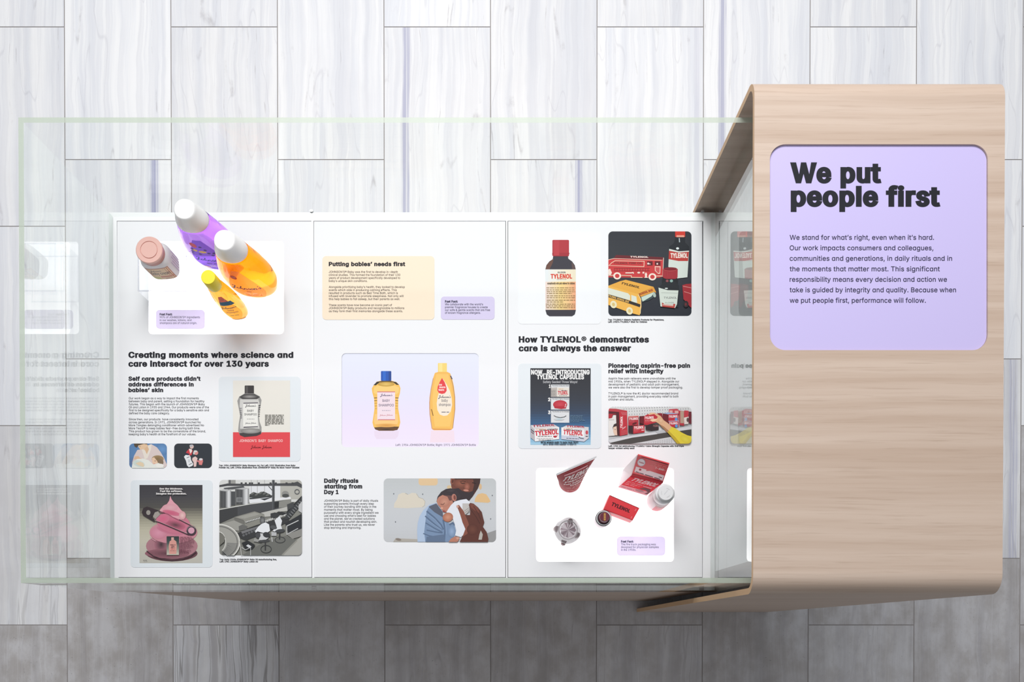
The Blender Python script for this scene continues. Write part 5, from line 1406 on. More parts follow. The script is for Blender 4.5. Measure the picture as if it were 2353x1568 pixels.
text_block('heading_text', pan, para(['Daily rituals', 'starting from', 'Day 1'], 744.7, [823.7, 832.3, 778], 1109.6, 12.95, 9.0, .045), ZT, M['ink'])
text_block('body_text', pan, para(['JOHNSON\u2019S\u00ae Baby is part of daily rituals', 'supporting parents through every step', 'of their journey bonding with baby in the', 'moments that matter most. By being', 'purposeful with every single ingredient we', 'use and choosing what\u2019s best for babies',
           'and the planet, we\u2019ve created solutions', 'that protect and nourish developing skin.', 'Like the parents who trust us, we never', 'stop learning and improving.'], 744.6,
           [868.8, 859, 864.6, 855.8, 869.7, 863.8, 861, 866.3, 861.5, 829.6], 1153.4, 6.9, 4.8, .006), ZT, M['ink'])

# lit screen with two bottles
scr = window(pan, W2, M['tray'], 'recessed lilac screen')
scr.name = 'screen'
zs = Z_WIN + .0003
p = Pic('screen_image', scr, zs, rr(783, 810, 1102, 1030, 8), (720, 780, 5.229), M['screen'], label='pale lilac backdrop')
p.grad(320, 150, 2010, 1320, ['e9ecfa', 'e7e9fa', 'e7e6fa', 'ebe4fb', 'f0e4fb', 'f2e8fc'], 20)
p.build()
p = Pic('bottle_picture', scr, zs + .0002, None, (720, 780, 5.229), M['screen'], label='picture of a round shouldered amber bottle with a blue cap')
p.poly([(730, 1100), (1030, 1100), (1020, 1160), (990, 1200), (760, 1200), (735, 1160)], 'ecdcf0')
p.poly([(720, 560), (760, 510), (810, 498), (940, 498), (1000, 515), (1035, 555), (1047, 590), (1040, 650), (1020, 720), (1020, 830), (1035, 920), (1045, 1000), (1030, 1060), (1010, 1090), (960, 1100), (790, 1100),
        (745, 1085), (722, 1050), (710, 1000), (722, 920), (735, 830), (730, 720), (708, 640), (702, 590)], 'f6c25c')
p.poly([(730, 580), (770, 560), (980, 560), (1030, 580), (1025, 640), (1000, 660), (750, 660), (722, 640)], 'fbd07a')
p.poly([(740, 900), (1010, 900), (1020, 980), (1010, 1020), (740, 1020), (728, 980)], 'fbcb80')
p.poly([(722, 555), (760, 512), (820, 500), (930, 500), (990, 515), (1030, 548), (960, 520), (880, 512), (790, 520)], '6b5320')
p.poly([(722, 550), (770, 510), (800, 515), (750, 555)], '1e1a14')
p.poly([(1032, 548), (990, 512), (955, 515), (1000, 548)], '2a2416')
p.blob(875, 540, 100, 28, 'c79a3a', 'e8c368')
p.poly([(730, 1060), (790, 1055), (960, 1050), (1030, 1050), (1010, 1090), (960, 1100), (790, 1100), (745, 1085)], '5d3d1c')
p.blob(880, 1085, 120, 14, '6b4620', '2f2118')
p.blob(878, 1035, 130, 22, 'efb35c', 'd99a44')
for i in range(5):
    p.line([(730 + i * 2, 706 + i * 32), (766, 704 + i * 32)], 9, ('6b4a1c', '8a6a2c', 'c79a4a', 'c79a4a', 'd3ab60')[i])
    p.line([(985, 704 + i * 32), (1022 - i * 2, 706 + i * 32)], 9, ('6b4a1c', '8a6a2c', 'c79a4a', 'c79a4a', 'd3ab60')[i])
p.rect(812, 382, 937, 500, '0f52b4', 10)
p.rect(835, 384, 870, 500, '1b66cc')
p.rect(905, 384, 936, 500, '0b4090')
p.rect(768, 628, 982, 972, 'f3dfe8')
p.rect(768, 628, 982, 638, 'd0717c')
p.rect(775, 962, 982, 972, 'd0717c')
p.text("Johnson's", 803, 950, 684, 28, '3f3a66', script=True)
p.text('BABY', 830, 920, 752, 29, '2e2a58', .012)
p.text('SHAMPOO', 784, 967, 807, 30, '2e2a58', .012)
p.greek(825, 928, 860, 8, '8b86a0', 4)
p.text("Johnson", 797, 872, 920, 16, 'c2606c', script=True)
p.text("Johnson", 878, 956, 918, 16, 'c2606c', script=True)
p.build()
p = Pic('bottle_picture', scr, zs + .0002, None, (720, 780, 5.229), M['screen'], label='picture of a tall yellow bottle with a red drop')
p.poly([(1415, 1096), (1690, 1096), (1700, 1240), (1400, 1240)], 'f4dfec')
p.poly([(1460, 405), (1500, 392), (1610, 392), (1645, 410), (1670, 480), (1690, 570), (1705, 700), (1705, 830), (1690, 980), (1672, 1080), (1640, 1094), (1450, 1094), (1425, 1080), (1405, 980), (1392, 830), (1395, 700), (1415, 570), (1438, 470)], 'f6bd5a')
p.poly([(1480, 420), (1620, 420), (1650, 560), (1670, 720), (1660, 960), (1640, 1050), (1460, 1050), (1440, 900), (1430, 720), (1450, 560)], 'f9c869')
p.line([(1440, 470), (1414, 600), (1396, 760), (1400, 900), (1425, 1075)], 9, 'c99a80')
p.line([(1642, 430), (1675, 540), (1700, 700), (1702, 840), (1675, 1070)], 8, 'b98a5a')
p.line([(1650, 440), (1668, 480)], 12, '4a4450')
p.line([(1418, 840), (1440, 920)], 10, '8a6020')
p.line([(1430, 1080), (1660, 1084)], 10, 'd98c50')
p.rect(1497, 286, 1605, 392, 'f7d878', 6)
p.rect(1510, 290, 1550, 390, 'fae594')
p.poly([(1560, 480), (1600, 540), (1640, 620), (1662, 710), (1668, 790), (1650, 870), (1610, 915), (1565, 922), (1520, 905), (1490, 850), (1482, 770), (1495, 690), (1510, 640)], 'f6e9d8')
p.poly([(1546, 465), (1580, 520), (1600, 580), (1602, 620), (1580, 650), (1546, 658), (1510, 648), (1490, 615), (1494, 570), (1515, 520)], 'e8383e')
for s_, x0, x1, y in (('no', 1510, 1546, 556), ('more', 1514, 1588, 586), ('tears', 1503, 1572, 618)):
    p.text(s_, x0, x1, y, 22, 'fbe4de', .03)
p.text("Johnson's", 1500, 1652, 706, 32, '30304e', script=True)
p.text('baby', 1542, 1616, 752, 34, '30304e', .0)
p.text('shampoo', 1508, 1650, 802, 34, '30304e', .0)
p.greek(1540, 1632, 880, 12, '4a4a60', 6)
p.build()
bm_caption = text_block('caption_text', scr, [('Left: 1954 JOHNSON\u2019S\u00ae Bottle; Right: 1971 JOHNSON\u2019S\u00ae Bottle', 909, 1093.5, 1025.2, 4.8, .004)], zs + .0003, M['ink_soft'])

# photograph of a parent holding a baby
p = Pic('photo_print', pan, ZT, rr(881.6, 1100, 1139.8, 1246, 10), (880, 1095, 8.981), label='photo of a man in a blue shirt holding a sleeping baby')
p.grad(0, 0, 2360, 1400, ['c3c7c9', 'c9cdd0', 'cdd0d4', 'cccfd4', 'c8cacd'], 20)
p.rect(735, 20, 1130, 190, 'e3c59c', 60)
p.poly([(225, 650), (235, 560), (295, 470), (315, 380), (400, 342), (470, 345), (525, 378), (600, 342), (680, 350), (740, 440), (820, 458), (868, 520), (862, 600), (810, 640), (500, 660)], 'ddd5c6')
p.line([(690, 360), (742, 440), (820, 462), (870, 520), (860, 600), (812, 640)], 9, 'b5b0a4')
p.line([(460, 350), (515, 376)], 10, 'a9a79f')
p.poly([(1890, 530), (1905, 450), (1960, 370), (2050, 348), (2130, 370), (2185, 450), (2220, 520), (2170, 548)], 'e2bd8a')
p.ell(2010, 215, 30, 60, 'd8b890')
p.ell(1370, 225, 50, 40, 'd9c09a')
for x, y in ((222, 362), (820, 370), (2255, 396), (2222, 880), (258, 942)):
    p.ell(x, y, 11, 14, '6b7076')
p.poly([(2080, 1200), (2360, 1100), (2360, 1400), (2080, 1400)], '9a9a9b')
p.poly([(260, 1280), (720, 1300), (720, 1400), (180, 1400)], 'b3aea6')
p.ell(320, 1305, 60, 26, '8a8078', 12)
# man: head
p.poly([(1392, 20), (2012, 20), (2000, 140), (1960, 250), (1900, 345), (1850, 420), (1780, 500), (1560, 490), (1450, 320), (1410, 215)], '74453a')
p.blob(1600, 150, 170, 110, '74453a', '9a5f4c')
p.poly([(1860, 60), (2012, 20), (2000, 140), (1960, 250), (1890, 340), (1850, 300), (1880, 180)], '452f2d')
p.ell(1430, 100, 38, 70, '8a5546', 8)
p.ell(1440, 100, 18, 42, '58332b', 8)
p.rect(1480, 20, 2010, 62, '3a2c2b')
p.line([(1600, 130), (1640, 150), (1690, 140)], 14, '33231f')
p.line([(1590, 110), (1650, 95), (1710, 110)], 12, '4d302a')
p.line([(1840, 130), (1920, 150)], 14, '2b1f1d')
p.blob(1735, 215, 60, 80, '8a5242', 'b27060')
p.ell(1715, 292, 56, 20, 'c98a7a', 6)
p.poly([(1440, 260), (1560, 245), (1630, 300), (1700, 325), (1780, 330), (1860, 300), (1885, 345), (1850, 410), (1780, 500), (1560, 490), (1480, 380)], '3a3136')
# shirt
p.poly([(715, 1400), (705, 1100), (720, 950), (760, 820), (840, 690), (950, 590), (1100, 548), (1230, 720), (1260, 930), (1480, 1010), (1515, 1150), (1480, 1250), (1330, 1400)], 'b3c6e0')
p.poly([(880, 1400), (850, 1150), (880, 900), (900, 720), (960, 610), (1100, 560), (1230, 730), (1260, 930), (1470, 1010), (1510, 1150), (1470, 1250), (1340, 1400)], '7c93b3')
p.poly([(940, 630), (1100, 560), (1235, 740), (1240, 850), (1060, 740)], '5d6272')
for pts, w in (([(900, 720), (1060, 850), (1200, 1000), (1250, 1100)], 44), ([(870, 820), (1020, 950), (1220, 1110)], 40), ([(880, 960), (1060, 1070), (1230, 1160)], 36), ([(900, 1110), (1080, 1150), (1230, 1170)], 34),
               ([(830, 1180), (960, 1230), (1150, 1260)], 30), ([(1240, 900), (1280, 1100), (1260, 1400)], 46), ([(1370, 1000), (1440, 960), (1480, 1010)], 50)):
    p.line(pts, w * .7, '5f7390')
for pts, w in (([(920, 780), (1080, 900), (1200, 1050)], 14), ([(890, 890), (1060, 1010), (1210, 1110)], 14), ([(900, 1030), (1080, 1120)], 14), ([(1290, 960), (1310, 1200)], 20)):
    p.line(pts, w, '8ba2c2')
p.poly([(900, 1250), (1250, 1200), (1300, 1400), (880, 1400)], '657894')
p.blob(1420, 1140, 80, 120, '8199ba', '9db4d6')
# baby
p.poly([(1104, 525), (1128, 420), (1200, 322), (1300, 262), (1400, 248), (1500, 272), (1570, 350), (1620, 420), (1560, 510), (1440, 540), (1300, 480), (1150, 470)], '3d353a')
p.blob(1400, 300, 120, 40, '3d353a', '4d4449', -5)
p.poly([(1108, 500), (1150, 430), (1230, 385), (1340, 410), (1420, 470), (1450, 545), (1400, 620), (1345, 700), (1300, 748), (1235, 722), (1200, 655), (1130, 585)], 'bf8370')
p.blob(1270, 530, 110, 100, 'bf8370', 'd39a84')
p.poly([(1240, 390), (1420, 400), (1420, 500), (1370, 500), (1330, 420)], '6b4a48')
p.ell(1468, 440, 50, 76, 'b87c6e', -8)
p.ell(1480, 440, 24, 50, '7d4a42', -8)
p.line([(1190, 575), (1240, 585), (1275, 548)], 9, '5d3a34')
p.ell(1215, 660, 26, 26, 'dca08a')
p.ell(1262, 722, 36, 18, 'a04f4a', 20)
p.poly([(1310, 742), (1340, 690), (1400, 600), (1480, 520), (1600, 488), (1720, 470), (1805, 540), (1800, 640), (1700, 790), (1600, 800), (1640, 950), (1702, 1090), (1685, 1180), (1612, 1258), (1488, 1222), (1512, 1110), (1472, 960), (1438, 860), (1420, 810)], 'e6e9f1')
p.poly([(1640, 560), (1780, 560), (1790, 700), (1700, 790), (1640, 700)], 'c3bfbc')
for k in range(3):
    p.line([(1680 + k * 12, 720 + k * 34), (1790, 640 + k * 40)], 12, '99938e')
p.blob(1340, 845, 108, 95, 'b9765e', 'd79a80', -15)
# man: hand
p.poly([(1520, 600), (1570, 592), (1665, 720), (1700, 800), (1795, 800), (1800, 700), (1772, 590), (1795, 548), (1870, 565), (1960, 640), (2040, 740), (2065, 850), (2092, 950), (2060, 1040), (2140, 1150), (2175, 1290), (2160, 1400),
        (1560, 1400), (1640, 1240), (1740, 1160), (1765, 1060), (1700, 950), (1635, 850), (1590, 750)], '60372f')
p.poly([(1520, 600), (1570, 592), (1665, 720), (1760, 950), (1785, 1060), (1740, 1190), (1640, 1250), (1700, 1090), (1640, 940), (1590, 780)], '8a5244')
p.poly([(1790, 560), (1870, 570), (1960, 650), (1990, 760), (1880, 700), (1810, 640)], '7a463a')
p.line([(1870, 620), (1960, 760), (2020, 900)], 12, '4a2a26')
p.line([(1820, 700), (1930, 850), (2000, 980)], 12, '4a2a26')
p.blob(1850, 1100, 120, 120, '60372f', '74463a')
p.ell(1540, 625, 24, 30, 'd3a596', -20)
p.poly([(2020, 1120), (2060, 1200), (2040, 1310), (1970, 1310), (1990, 1200)], 'b9b3ac')
p.poly([(1325, 1400), (1400, 1290), (1490, 1238), (1575, 1280), (1555, 1335), (1470, 1400)], 'bd806c')
p.blob(1540, 1280, 40, 34, 'c58c78', 'e2b0a0')
p.build()

# ------------------------------------------------------------------ panel three
pan = panel('printed white panel with the red packs and the bright window', P3, [W3])
window(pan, W3)
fact_card(pan, (1417.7, 1233.6, 1528.4, 1277.3, 8), [('Fast Fact:', 1427, 1456, 1247.3, 4.8, .035)] + para(['The fire truck packaging was', 'designed for physician samples', 'in the 1950s.'], 1427, [1507, 1513.7, 1461.6], 1253.7, 6.3, 4.6, .006), Z_WIN)
text_block('heading_text', pan, [('How TYLENOL\u00ae demonstrates', 1191.8, 1491.5, 786.7, 13, .045), ('care is always the answer', 1191.8, 1450, 806.9, 13, .045)], ZT, M['ink'])
text_block('subheading_text', pan, para(['Pioneering aspirin-free pain', 'relief with integrity'], 1398, [1585.7, 1525], 845, 12.6, 9.2, .045), ZT, M['ink'])
text_block('body_text', pan, para(['Aspirin free pain relievers were unavailable until the', 'mid 1950s, when TYLENOL\u00ae stepped in. Alongside our', 'development of pediatric and adult pain management,', 'we were also the first to develop tamper proof packaging.', '',
           'TYLENOL\u00ae is now the #1 doctor recommended brand', 'in pain management, providing everyday relief to both', 'children and adults.'], 1398, [1552.4, 1560.8, 1560.8, 1569, 0, 1558.3, 1559, 1456.5], 872.3, 6.9, 4.8, .006), ZT, M['ink'])
text_block('caption_text', pan, para(['Top: TYLENOL\u00ae Historic Pediatric Products for Physicians,', 'Left: 1950\u2019s TYLENOL\u00ae Elixir for Children'], 1397.3, [1526, 1487], 736.8, 4.9, 3.4, .018), ZT, M['ink'], res=2)
text_block('caption_text', pan, para(['Left: 1982 Ad reintroducing TYLENOL\u00ae Extra Strength Capsules with first triple', 'tamper-evident safety seals'], 1398, [1571.6, 1458], 1027.2, 4.9, 3.4, .018), ZT, M['ink'], res=2)

# elixir bottle print
mt = px_slab('picture_mat', rr(1190.5, 533, 1381, 745, 9), ZT + .0001, .0001, M['mat_faint'], pan, 'very pale mat behind the medicine bottle print')
p = Pic('bottle_picture', mt, ZT + .0003, None, (1240, 540, 8.04), label='print of a dark medicine bottle with a red cap')
p.poly([(250, 395), (525, 395), (530, 440), (600, 490), (650, 560), (668, 640), (668, 1400), (650, 1470), (600, 1505), (180, 1505), (130, 1470), (110, 1400), (105, 640), (125, 560), (180, 490), (240, 450)], '3a3842')
p.poly([(110, 640), (130, 555), (190, 490), (260, 440), (240, 520), (180, 640)], '6b4a40')
p.poly([(590, 500), (645, 565), (660, 640), (600, 640)], '5d4a48')
p.rect(106, 638, 668, 1385, 'ece6dc')
p.grad(106, 865, 668, 1385, ['eedbd6', 'f2dcb8', 'f5d890', 'f3c890', 'f0a884'], 14, True)
p.grad(106, 640, 668, 865, ['e6ecf0', 'eeeade', 'f0e8ce', 'ece2c8'], 10, True)
p.rect(235, 92, 543, 395, 'b3343e', 20)
p.poly([(235, 330), (550, 330), (550, 352), (515, 395), (262, 395), (230, 355)], 'a52c38')
p.rect(262, 100, 360, 380, 'bd3c46')
p.text('ELIXIR', 335, 482, 705, 24, '54505a', .03)
p.text('TYLENOL', 203, 600, 804, 78, 'd8412f', .022)
p.greek(318, 495, 828, 9, '77706c', 2)
p.text('exceptionally safe pain reliever for children', 142, 650, 912, 34, '5a4a34', .02)
for i, (x0, x1, y) in enumerate(((125, 655, 985), (125, 655, 1022), (130, 655, 1056), (130, 598, 1088), (130, 655, 1132), (130, 655, 1166), (130, 655, 1212), (130, 445, 1246), (116, 655, 1285), (116, 655, 1318), (122, 655, 1350))):
    p.greek(x0, x1, y, 17, '8f7446', 40 + i)
p.build()

# photograph of toy shaped packs
p = Pic('photo_print', pan, ZT, rr(1397.9, 532, 1588.9, 726.3, 10), (1394, 528, 7.763), label='dark photo of a red truck pack, yellow bus pack and bottles')
p.grad(0, 0, 1540, 1570, ['2c2f37', '30343b', '2f333c', '282c36', '242934'], 16)
p.poly([(170, 452), (1012, 492), (985, 548), (115, 522)], '6b2028')
p.text('TYLENOL', 420, 745, 496, 26, 'ecdcd4', .02, 0, 1)
p.poly([(20, 535), (120, 512), (985, 540), (1010, 520), (1000, 840), (930, 860), (20, 850)], 'c9393c')
p.line([(20, 540), (120, 516), (985, 545)], 10, 'eec7b4')
p.line([(1015, 500), (1000, 840)], 12, 'd8c0b4')
p.line([(40, 640), (90, 590), (150, 555), (670, 565), (665, 660), (40, 640)], 11, 'efd2b8')
p.text('TYLENOL FIRE CO.', 130, 640, 612, 28, '7d2a2c', .03)
for x in (720, 860):
    p.rect(x, 565, x + 100, 640, '5d1c24')
p.ell(742, 606, 18, 18, 'f2dcd6')
p.ell(772, 612, 9, 9, 'f2dcd6')
p.ell(903, 610, 14, 16, 'f2dcd6')
p.line([(130, 690), (770, 690)], 8, '8a2a2e')
p.line([(130, 735), (770, 735)], 8, '8a2a2e')
for i in range(14):
    p.line([(140 + i * 46, 690), (140 + i * 46, 735)], 8, '8a2a2e')
p.poly([(858, 652), (962, 655), (955, 785), (920, 792), (860, 735)], 'efc9b8')
p.poly([(872, 668), (948, 670), (944, 770), (915, 775), (874, 728)], 'c9565a')
p.poly([(20, 720), (60, 695), (95, 770), (70, 810), (20, 800)], 'f0dcd0')
p.line([(335, 772), (440, 772), (470, 765), (480, 785)], 20, 'f0dcd0')
p.ell(572, 768, 26, 16, 'f0dcd0')
p.rect(640, 752, 672, 784, 'f0dcd0')
p.poly([(680, 790), (700, 760), (722, 790), (718, 840), (740, 860), (670, 860), (685, 840)], 'f0dcd0')
p.line([(260, 815), (440, 822), (440, 852), (640, 855)], 12, 'efd2b8')
p.line([(20, 815), (120, 815)], 14, 'efd2b8')
p.line([(890, 828), (990, 828)], 14, 'efd2b8')
for x, y in ((188, 825), (816, 842)):
    p.ell(x, y, 70, 64, 'f3e3d6')
    p.ell(x, y, 40, 37, 'c9393c')
# yellow bus pack
p.poly([(340, 895), (835, 1020), (560, 1150), (20, 1005), (240, 920)], 'e8ab45')
p.poly([(835, 1020), (880, 1110), (870, 1200), (620, 1210), (570, 1150)], 'e09c3c')
p.poly([(20, 1000), (570, 1150), (615, 1240), (620, 1380), (590, 1528), (480, 1500), (20, 1340)], 'f0b752')
p.poly([(610, 1200), (850, 1110), (880, 1130), (870, 1190), (760, 1260), (640, 1290)], '3a4a50')
p.poly([(615, 1205), (850, 1112), (800, 1190), (640, 1285)], 'c9dccf')
p.ell(852, 1165, 26, 46, 'aebfb6', -15)
p.poly([(20, 1035), (380, 1135), (420, 1180), (415, 1260), (20, 1160)], 'dfe3d4')
p.poly([(440, 1165), (530, 1195), (545, 1310), (440, 1285)], 'dfe3d4')
p.line([(20, 1175), (300, 1258), (600, 1360)], 52, '2e2a2a')
p.text('TYLENOL SCHOOL BUS', 25, 410, 1190, 30, 'e8b860', .02, 0, 17.5)
p.text('TYLENOL', 250, 590, 965, 34, '5d4420', .02, .4, 14)
p.text('SCHOOL BUS', 585, 840, 1172, 34, 'a03a26', .02, 0, -19)
p.line([(565, 1155), (612, 1250), (600, 1500)], 10, 'f6e2b0')
for x, y in ((122, 1335), (408, 1450)):
    p.ell(x, y, 58, 68, 'ece4c2', -15)
    p.ell(x, y, 26, 32, 'd9c07a', -15)
# bottles
p.poly([(1230, 130), (1390, 130), (1400, 230), (1470, 300), (1475, 400), (1110, 380), (1120, 300), (1200, 240)], '1b2028')
p.rect(1222, 20, 1400, 132, 'd0382c', 10)
p.rect(1245, 100, 1385, 134, 'e8a08c', 10)
p.line([(1295, 150), (1300, 225)], 16, 'b9c6cc')
p.ell(1265, 335, 26, 20, 'e3ecec')
p.poly([(1115, 345), (1290, 392), (1470, 380), (1440, 850), (1260, 870), (1100, 660)], 'd3ddd6')
p.poly([(1112, 375), (1290, 410), (1468, 395), (1452, 560), (1280, 560), (1105, 525)], 'b93a34')
p.line([(1115, 348), (1290, 392), (1470, 380)], 10, 'e3e6df')
p.text('TYLENOL', 1140, 1446, 500, 78, 'efe6dc', .05)
p.rect(990, 860, 1270, 1090, '15191f', 40)
p.poly([(925, 1090), (960, 1000), (1020, 930), (1230, 930), (1290, 1000), (1295, 1100), (1275, 1390), (960, 1370)], '1d2128')
p.poly([(1005, 700), (1140, 670), (1268, 700), (1265, 850), (1230, 880), (1060, 880), (1000, 850)], '9a2430')
for i in range(14):
    p.line([(1020 + i * 18, 730), (1022 + i * 18, 870)], 5, 'b53a44')
p.ell(1135, 695, 118, 24, '7d1c28')
p.ring(1135, 705, 120, 7, 'c95a5c', 0, 180, 34)
p.ell(1080, 915, 26, 22, '8a4a50')
p.ell(1155, 915, 28, 26, '8faea8')
p.poly([(925, 1035), (1090, 1080), (1280, 1085), (1255, 1330), (1220, 1400), (960, 1370)], 'd3dcd3')
p.ell(1065, 1048, 28, 10, 'dfe8e6')
p.text('TYLENOL', 1020, 1250, 1232, 34, '5a5d60', .01)
p.line([(975, 1125), (1265, 1135)], 5, '8f9894')
p.text('ELIXIR', 1045, 1200, 1315, 22, '7d8582', .01)
p.poly([(985, 1300), (1010, 1310), (1025, 1330), (1180, 1345), (1200, 1320), (1225, 1330), (1210, 1400), (990, 1375)], 'b5433c')
p.line([(1000, 1340), (1190, 1358)], 12, 'e3d3c8')
p.poly([(1350, 990), (1420, 970), (1560, 960), (1560, 1400), (1500, 1390), (1370, 1240)], 'a32a34')
p.line([(1365, 1010), (1560, 1050)], 9, 'd99a94')
p.line([(1380, 1105), (1560, 1160)], 9, 'd99a94')
p.ell(1415, 1330, 46, 60, '2a2228')
p.ell(1412, 1332, 20, 28, '6b2a30')
p.build()

# capsule poster
mt = px_slab('poster_mat', rr(1190.8, 836, 1381.8, 1031.5, 9), ZT + .0002, .0002, M['mat_blue'], pan, 'pale blue mat behind the dark capsule poster')
p = Pic('poster', mt, ZT + .0004, rr(1218.7, 846.6, 1357.2, 1022.6, .2, 1), (1214, 842, 8.473), label='dark blue poster of red and white medicine cartons')
p.grad(30, 30, 1220, 1535, ['2b2c33', '2f3138', '34373f', '363c48', '37465c', '3a5f86', '5b97c0', 'a5d0e8'], 30)
p.text('NOW...RE-INTRODUCING', 55, 1195, 157, 84, 'f2f2f2', .04)
p.text('TYLENOL CAPSULES', 165, 1085, 250, 82, 'f2f2f2', .04)
p.text('Safety Sealed Three Ways!', 285, 955, 328, 46, 'c9cace', -.004)
for n_, y in (('1', 420), ('2', 678), ('3', 930)):
    p.text(n_, 383 if n_ != '1' else 400, 432, y, 62, 'f0f0f0', .03)
for y0, y1 in ((357, 595), (615, 845), (865, 1100)):
    p.rect(440, y0, 798, y1, 'dcdfe2')
p.poly([(440, 420), (560, 410), (560, 595), (440, 595)], 'bdb7b2')
p.poly([(560, 410), (798, 420), (798, 595), (560, 595)], 'e2ddd4')
for i in range(6):
    p.greek(445, 535, 470 + i * 20, 10, '6b6764', 60 + i)
p.text('TYLENOL', 575, 770, 548, 66, 'cc3a48', .035)
p.greek(640, 760, 478, 14, '3a3a3e', 61)
p.greek(588, 690, 448, 12, 'dd9a5a', 62)
p.greek(600, 760, 572, 10, '55555a', 63)
for y, s_ in ((388, 'The Carton Is Securely Glued'), (643, 'The Cap Is Tightly Wrapped'), (893, 'The Bottle Is Foil Sealed')):
    p.text(s_, 460, 790, y, 22, '55585e', .01)
p.blob(620, 745, 138, 84, 'c23444', 'd24a58')
p.poly([(500, 780), (740, 780), (735, 820), (640, 832), (510, 815)], 'b52a3a')
p.line([(720, 750), (735, 735), (712, 800)], 14, 'f0dcdc')
p.line([(497, 958), (540, 985), (620, 998), (700, 988), (740, 962)], 10, '3a4448')
p.blob(600, 1030, 100, 26, 'dcdfe2', 'b7d3dc')
for i in range(6):
    p.greek(815, (1060, 1050, 1050, 1080, 1110, 990)[i], 968 + i * 24, 13, '6f8ea8', 70 + i)
for (x0, y0, x1, y1, side) in ((45, 1130, 600, 1460, 0), (640, 1160, 1175, 1460, 1)):
    if not side:
        p.poly([(45, 1150), (490, 1130), (600, 1190), (120, 1240)], 'd9d6d8')
        p.poly([(45, 1155), (125, 1240), (130, 1460), (45, 1390)], 'b9b7bd')
        p.poly([(120, 1235), (600, 1185), (600, 1420), (130, 1465)], 'f0eff0')
        p.text('TYLENOL', 90, 520, 1185, 40, 'a5304a', .04, 0, -3)
        p.text('EXTRA-STRENGTH', 220, 570, 1266, 36, '26262c', .03, 0, -3)
        p.text('TYLENOL', 130, 592, 1352, 88, 'cc2f40', .05, 0, -4)
        p.greek(150, 355, 1232, 14, 'e39a4a', 80)
        p.greek(185, 455, 1372, 16, '3a3a40', 81)
        p.greek(165, 480, 1410, 11, '6b6b70', 82)
        p.greek(200, 440, 1440, 14, '44444a', 83)
        p.poly([(480, 1355), (560, 1350), (580, 1340), (540, 1390), (500, 1390)], 'b52a3c')
        p.greek(50, 118, 1240, 30, '4a4450', 84, 40)
        p.greek(50, 118, 1280, 26, '6b4a58', 85, 40)
    else:
        p.poly([(650, 1195), (740, 1155), (1170, 1185), (1080, 1240)], 'd9d6d8')
        p.poly([(1085, 1235), (1175, 1180), (1175, 1400), (1085, 1470)], 'd6d3d8')
        p.poly([(642, 1190), (1088, 1235), (1088, 1470), (642, 1420)], 'efeef0')
        p.poly([(642, 1345), (1088, 1380), (1088, 1470), (642, 1420)], 'c9cfdf')
        p.text('TYLENOL', 745, 1100, 1186, 34, 'b53448', .04, 0, 2)
        p.text('REGULAR STRENGTH', 740, 1045, 1252, 30, '33333a', .02, 0, 4)
        p.text('TYLENOL', 680, 1060, 1322, 84, 'cc2f40', .05, 0, 4)
        p.greek(685, 860, 1222, 14, 'e39a4a', 90)
        p.greek(800, 960, 1356, 12, '44444a', 91, 3)
        p.greek(740, 985, 1405, 14, '33384a', 92, 4)
        p.ell(1140, 1290, 26, 40, 'c24a58')
        p.greek(1115, 1160, 1375, 24, '4a4450', 93)
        p.line([(980, 1375), (1010, 1400), (1080, 1410)], 14, '4a5a5c')
p.text('WE\u2019VE WORKED HARD TO GAIN YOUR TRUST.', 240, 985, 1497, 32, '26323e', .03)
p.text('WE\u2019LL WORK EVEN HARDER TO KEEP IT.', 285, 940, 1530, 26, '3a5468', .03)
p.build()

# photograph of a hand at a shelf
p = Pic('photo_print', pan, ZT, rr(1398.4, 935.4, 1588.9, 1020, 9), (1394, 930, 11.884), label='photo of a hand reaching for red cartons on a shelf')
p.rect(0, 0, 2360, 1130, 'd6d7d8')
for r_ in range(4):
    for i in range(24):
        p.ell((170, 470, 620, 620)[r_] + i * 70, (65, 122, 182, 265)[r_] - i * (3.2 if r_ else 0.2), 9, 9, '6b6c70', n=8)
p.poly([(0, 930), (2000, 620), (2360, 540), (2360, 690), (700, 930), (0, 1070)], 'd2d4d8')
p.poly([(0, 1070), (700, 905), (2360, 670), (2360, 860), (1750, 890), (760, 1060), (100, 1130)], '4a4644')
p.poly([(0, 1130), (760, 1060), (1750, 885), (2000, 1130)], 'cbcccf')
for r_ in range(3):
    for i in range(12):
        p.ell(1090 + i * 62, 1060 - i * 11 - r_ * 4 + r_ * 46, 8, 8, '6b6c70', n=8)
p.line([(0, 945), (1330, 735), (2360, 560)], 8, 'b3b6bb')
p.poly([(1330, 735), (1560, 690), (1640, 760), (1400, 800)], 'b9bcc0')
# big pack on the left
p.poly([(40, 110), (250, 115), (560, 170), (560, 200), (40, 200)], 'b8404a')
p.poly([(40, 180), (340, 200), (345, 270), (170, 275), (140, 370), (40, 385)], 'b02c38')
p.poly([(40, 180), (340, 205), (340, 260), (40, 250)], '552026')
p.poly([(40, 390), (150, 370), (180, 290), (260, 290), (280, 840), (200, 850), (40, 860)], 'e3e0dd')
p.poly([(255, 260), (345, 240), (365, 860), (275, 830)], '4f2024')
p.poly([(340, 200), (555, 175), (575, 820), (360, 860)], 'bd2f3c')
p.text('TYLENOL', 395, 720, 640, 56, 'f0dcdc', .03, .2, -90, warp=lambda q: (q[0] + 40, q[1] + 10))
for i in range(6):
    p.greek(385 + 8 * i, 545, 215 + i * 14, 7, 'd98a90', 100 + i)
for i in range(7):
    p.greek(395, 560, 720 + i * 20, 9, 'd9757c', 110 + i, -6)
p.ell(470, 640, 70, 16, 'dd9aa0', -35)
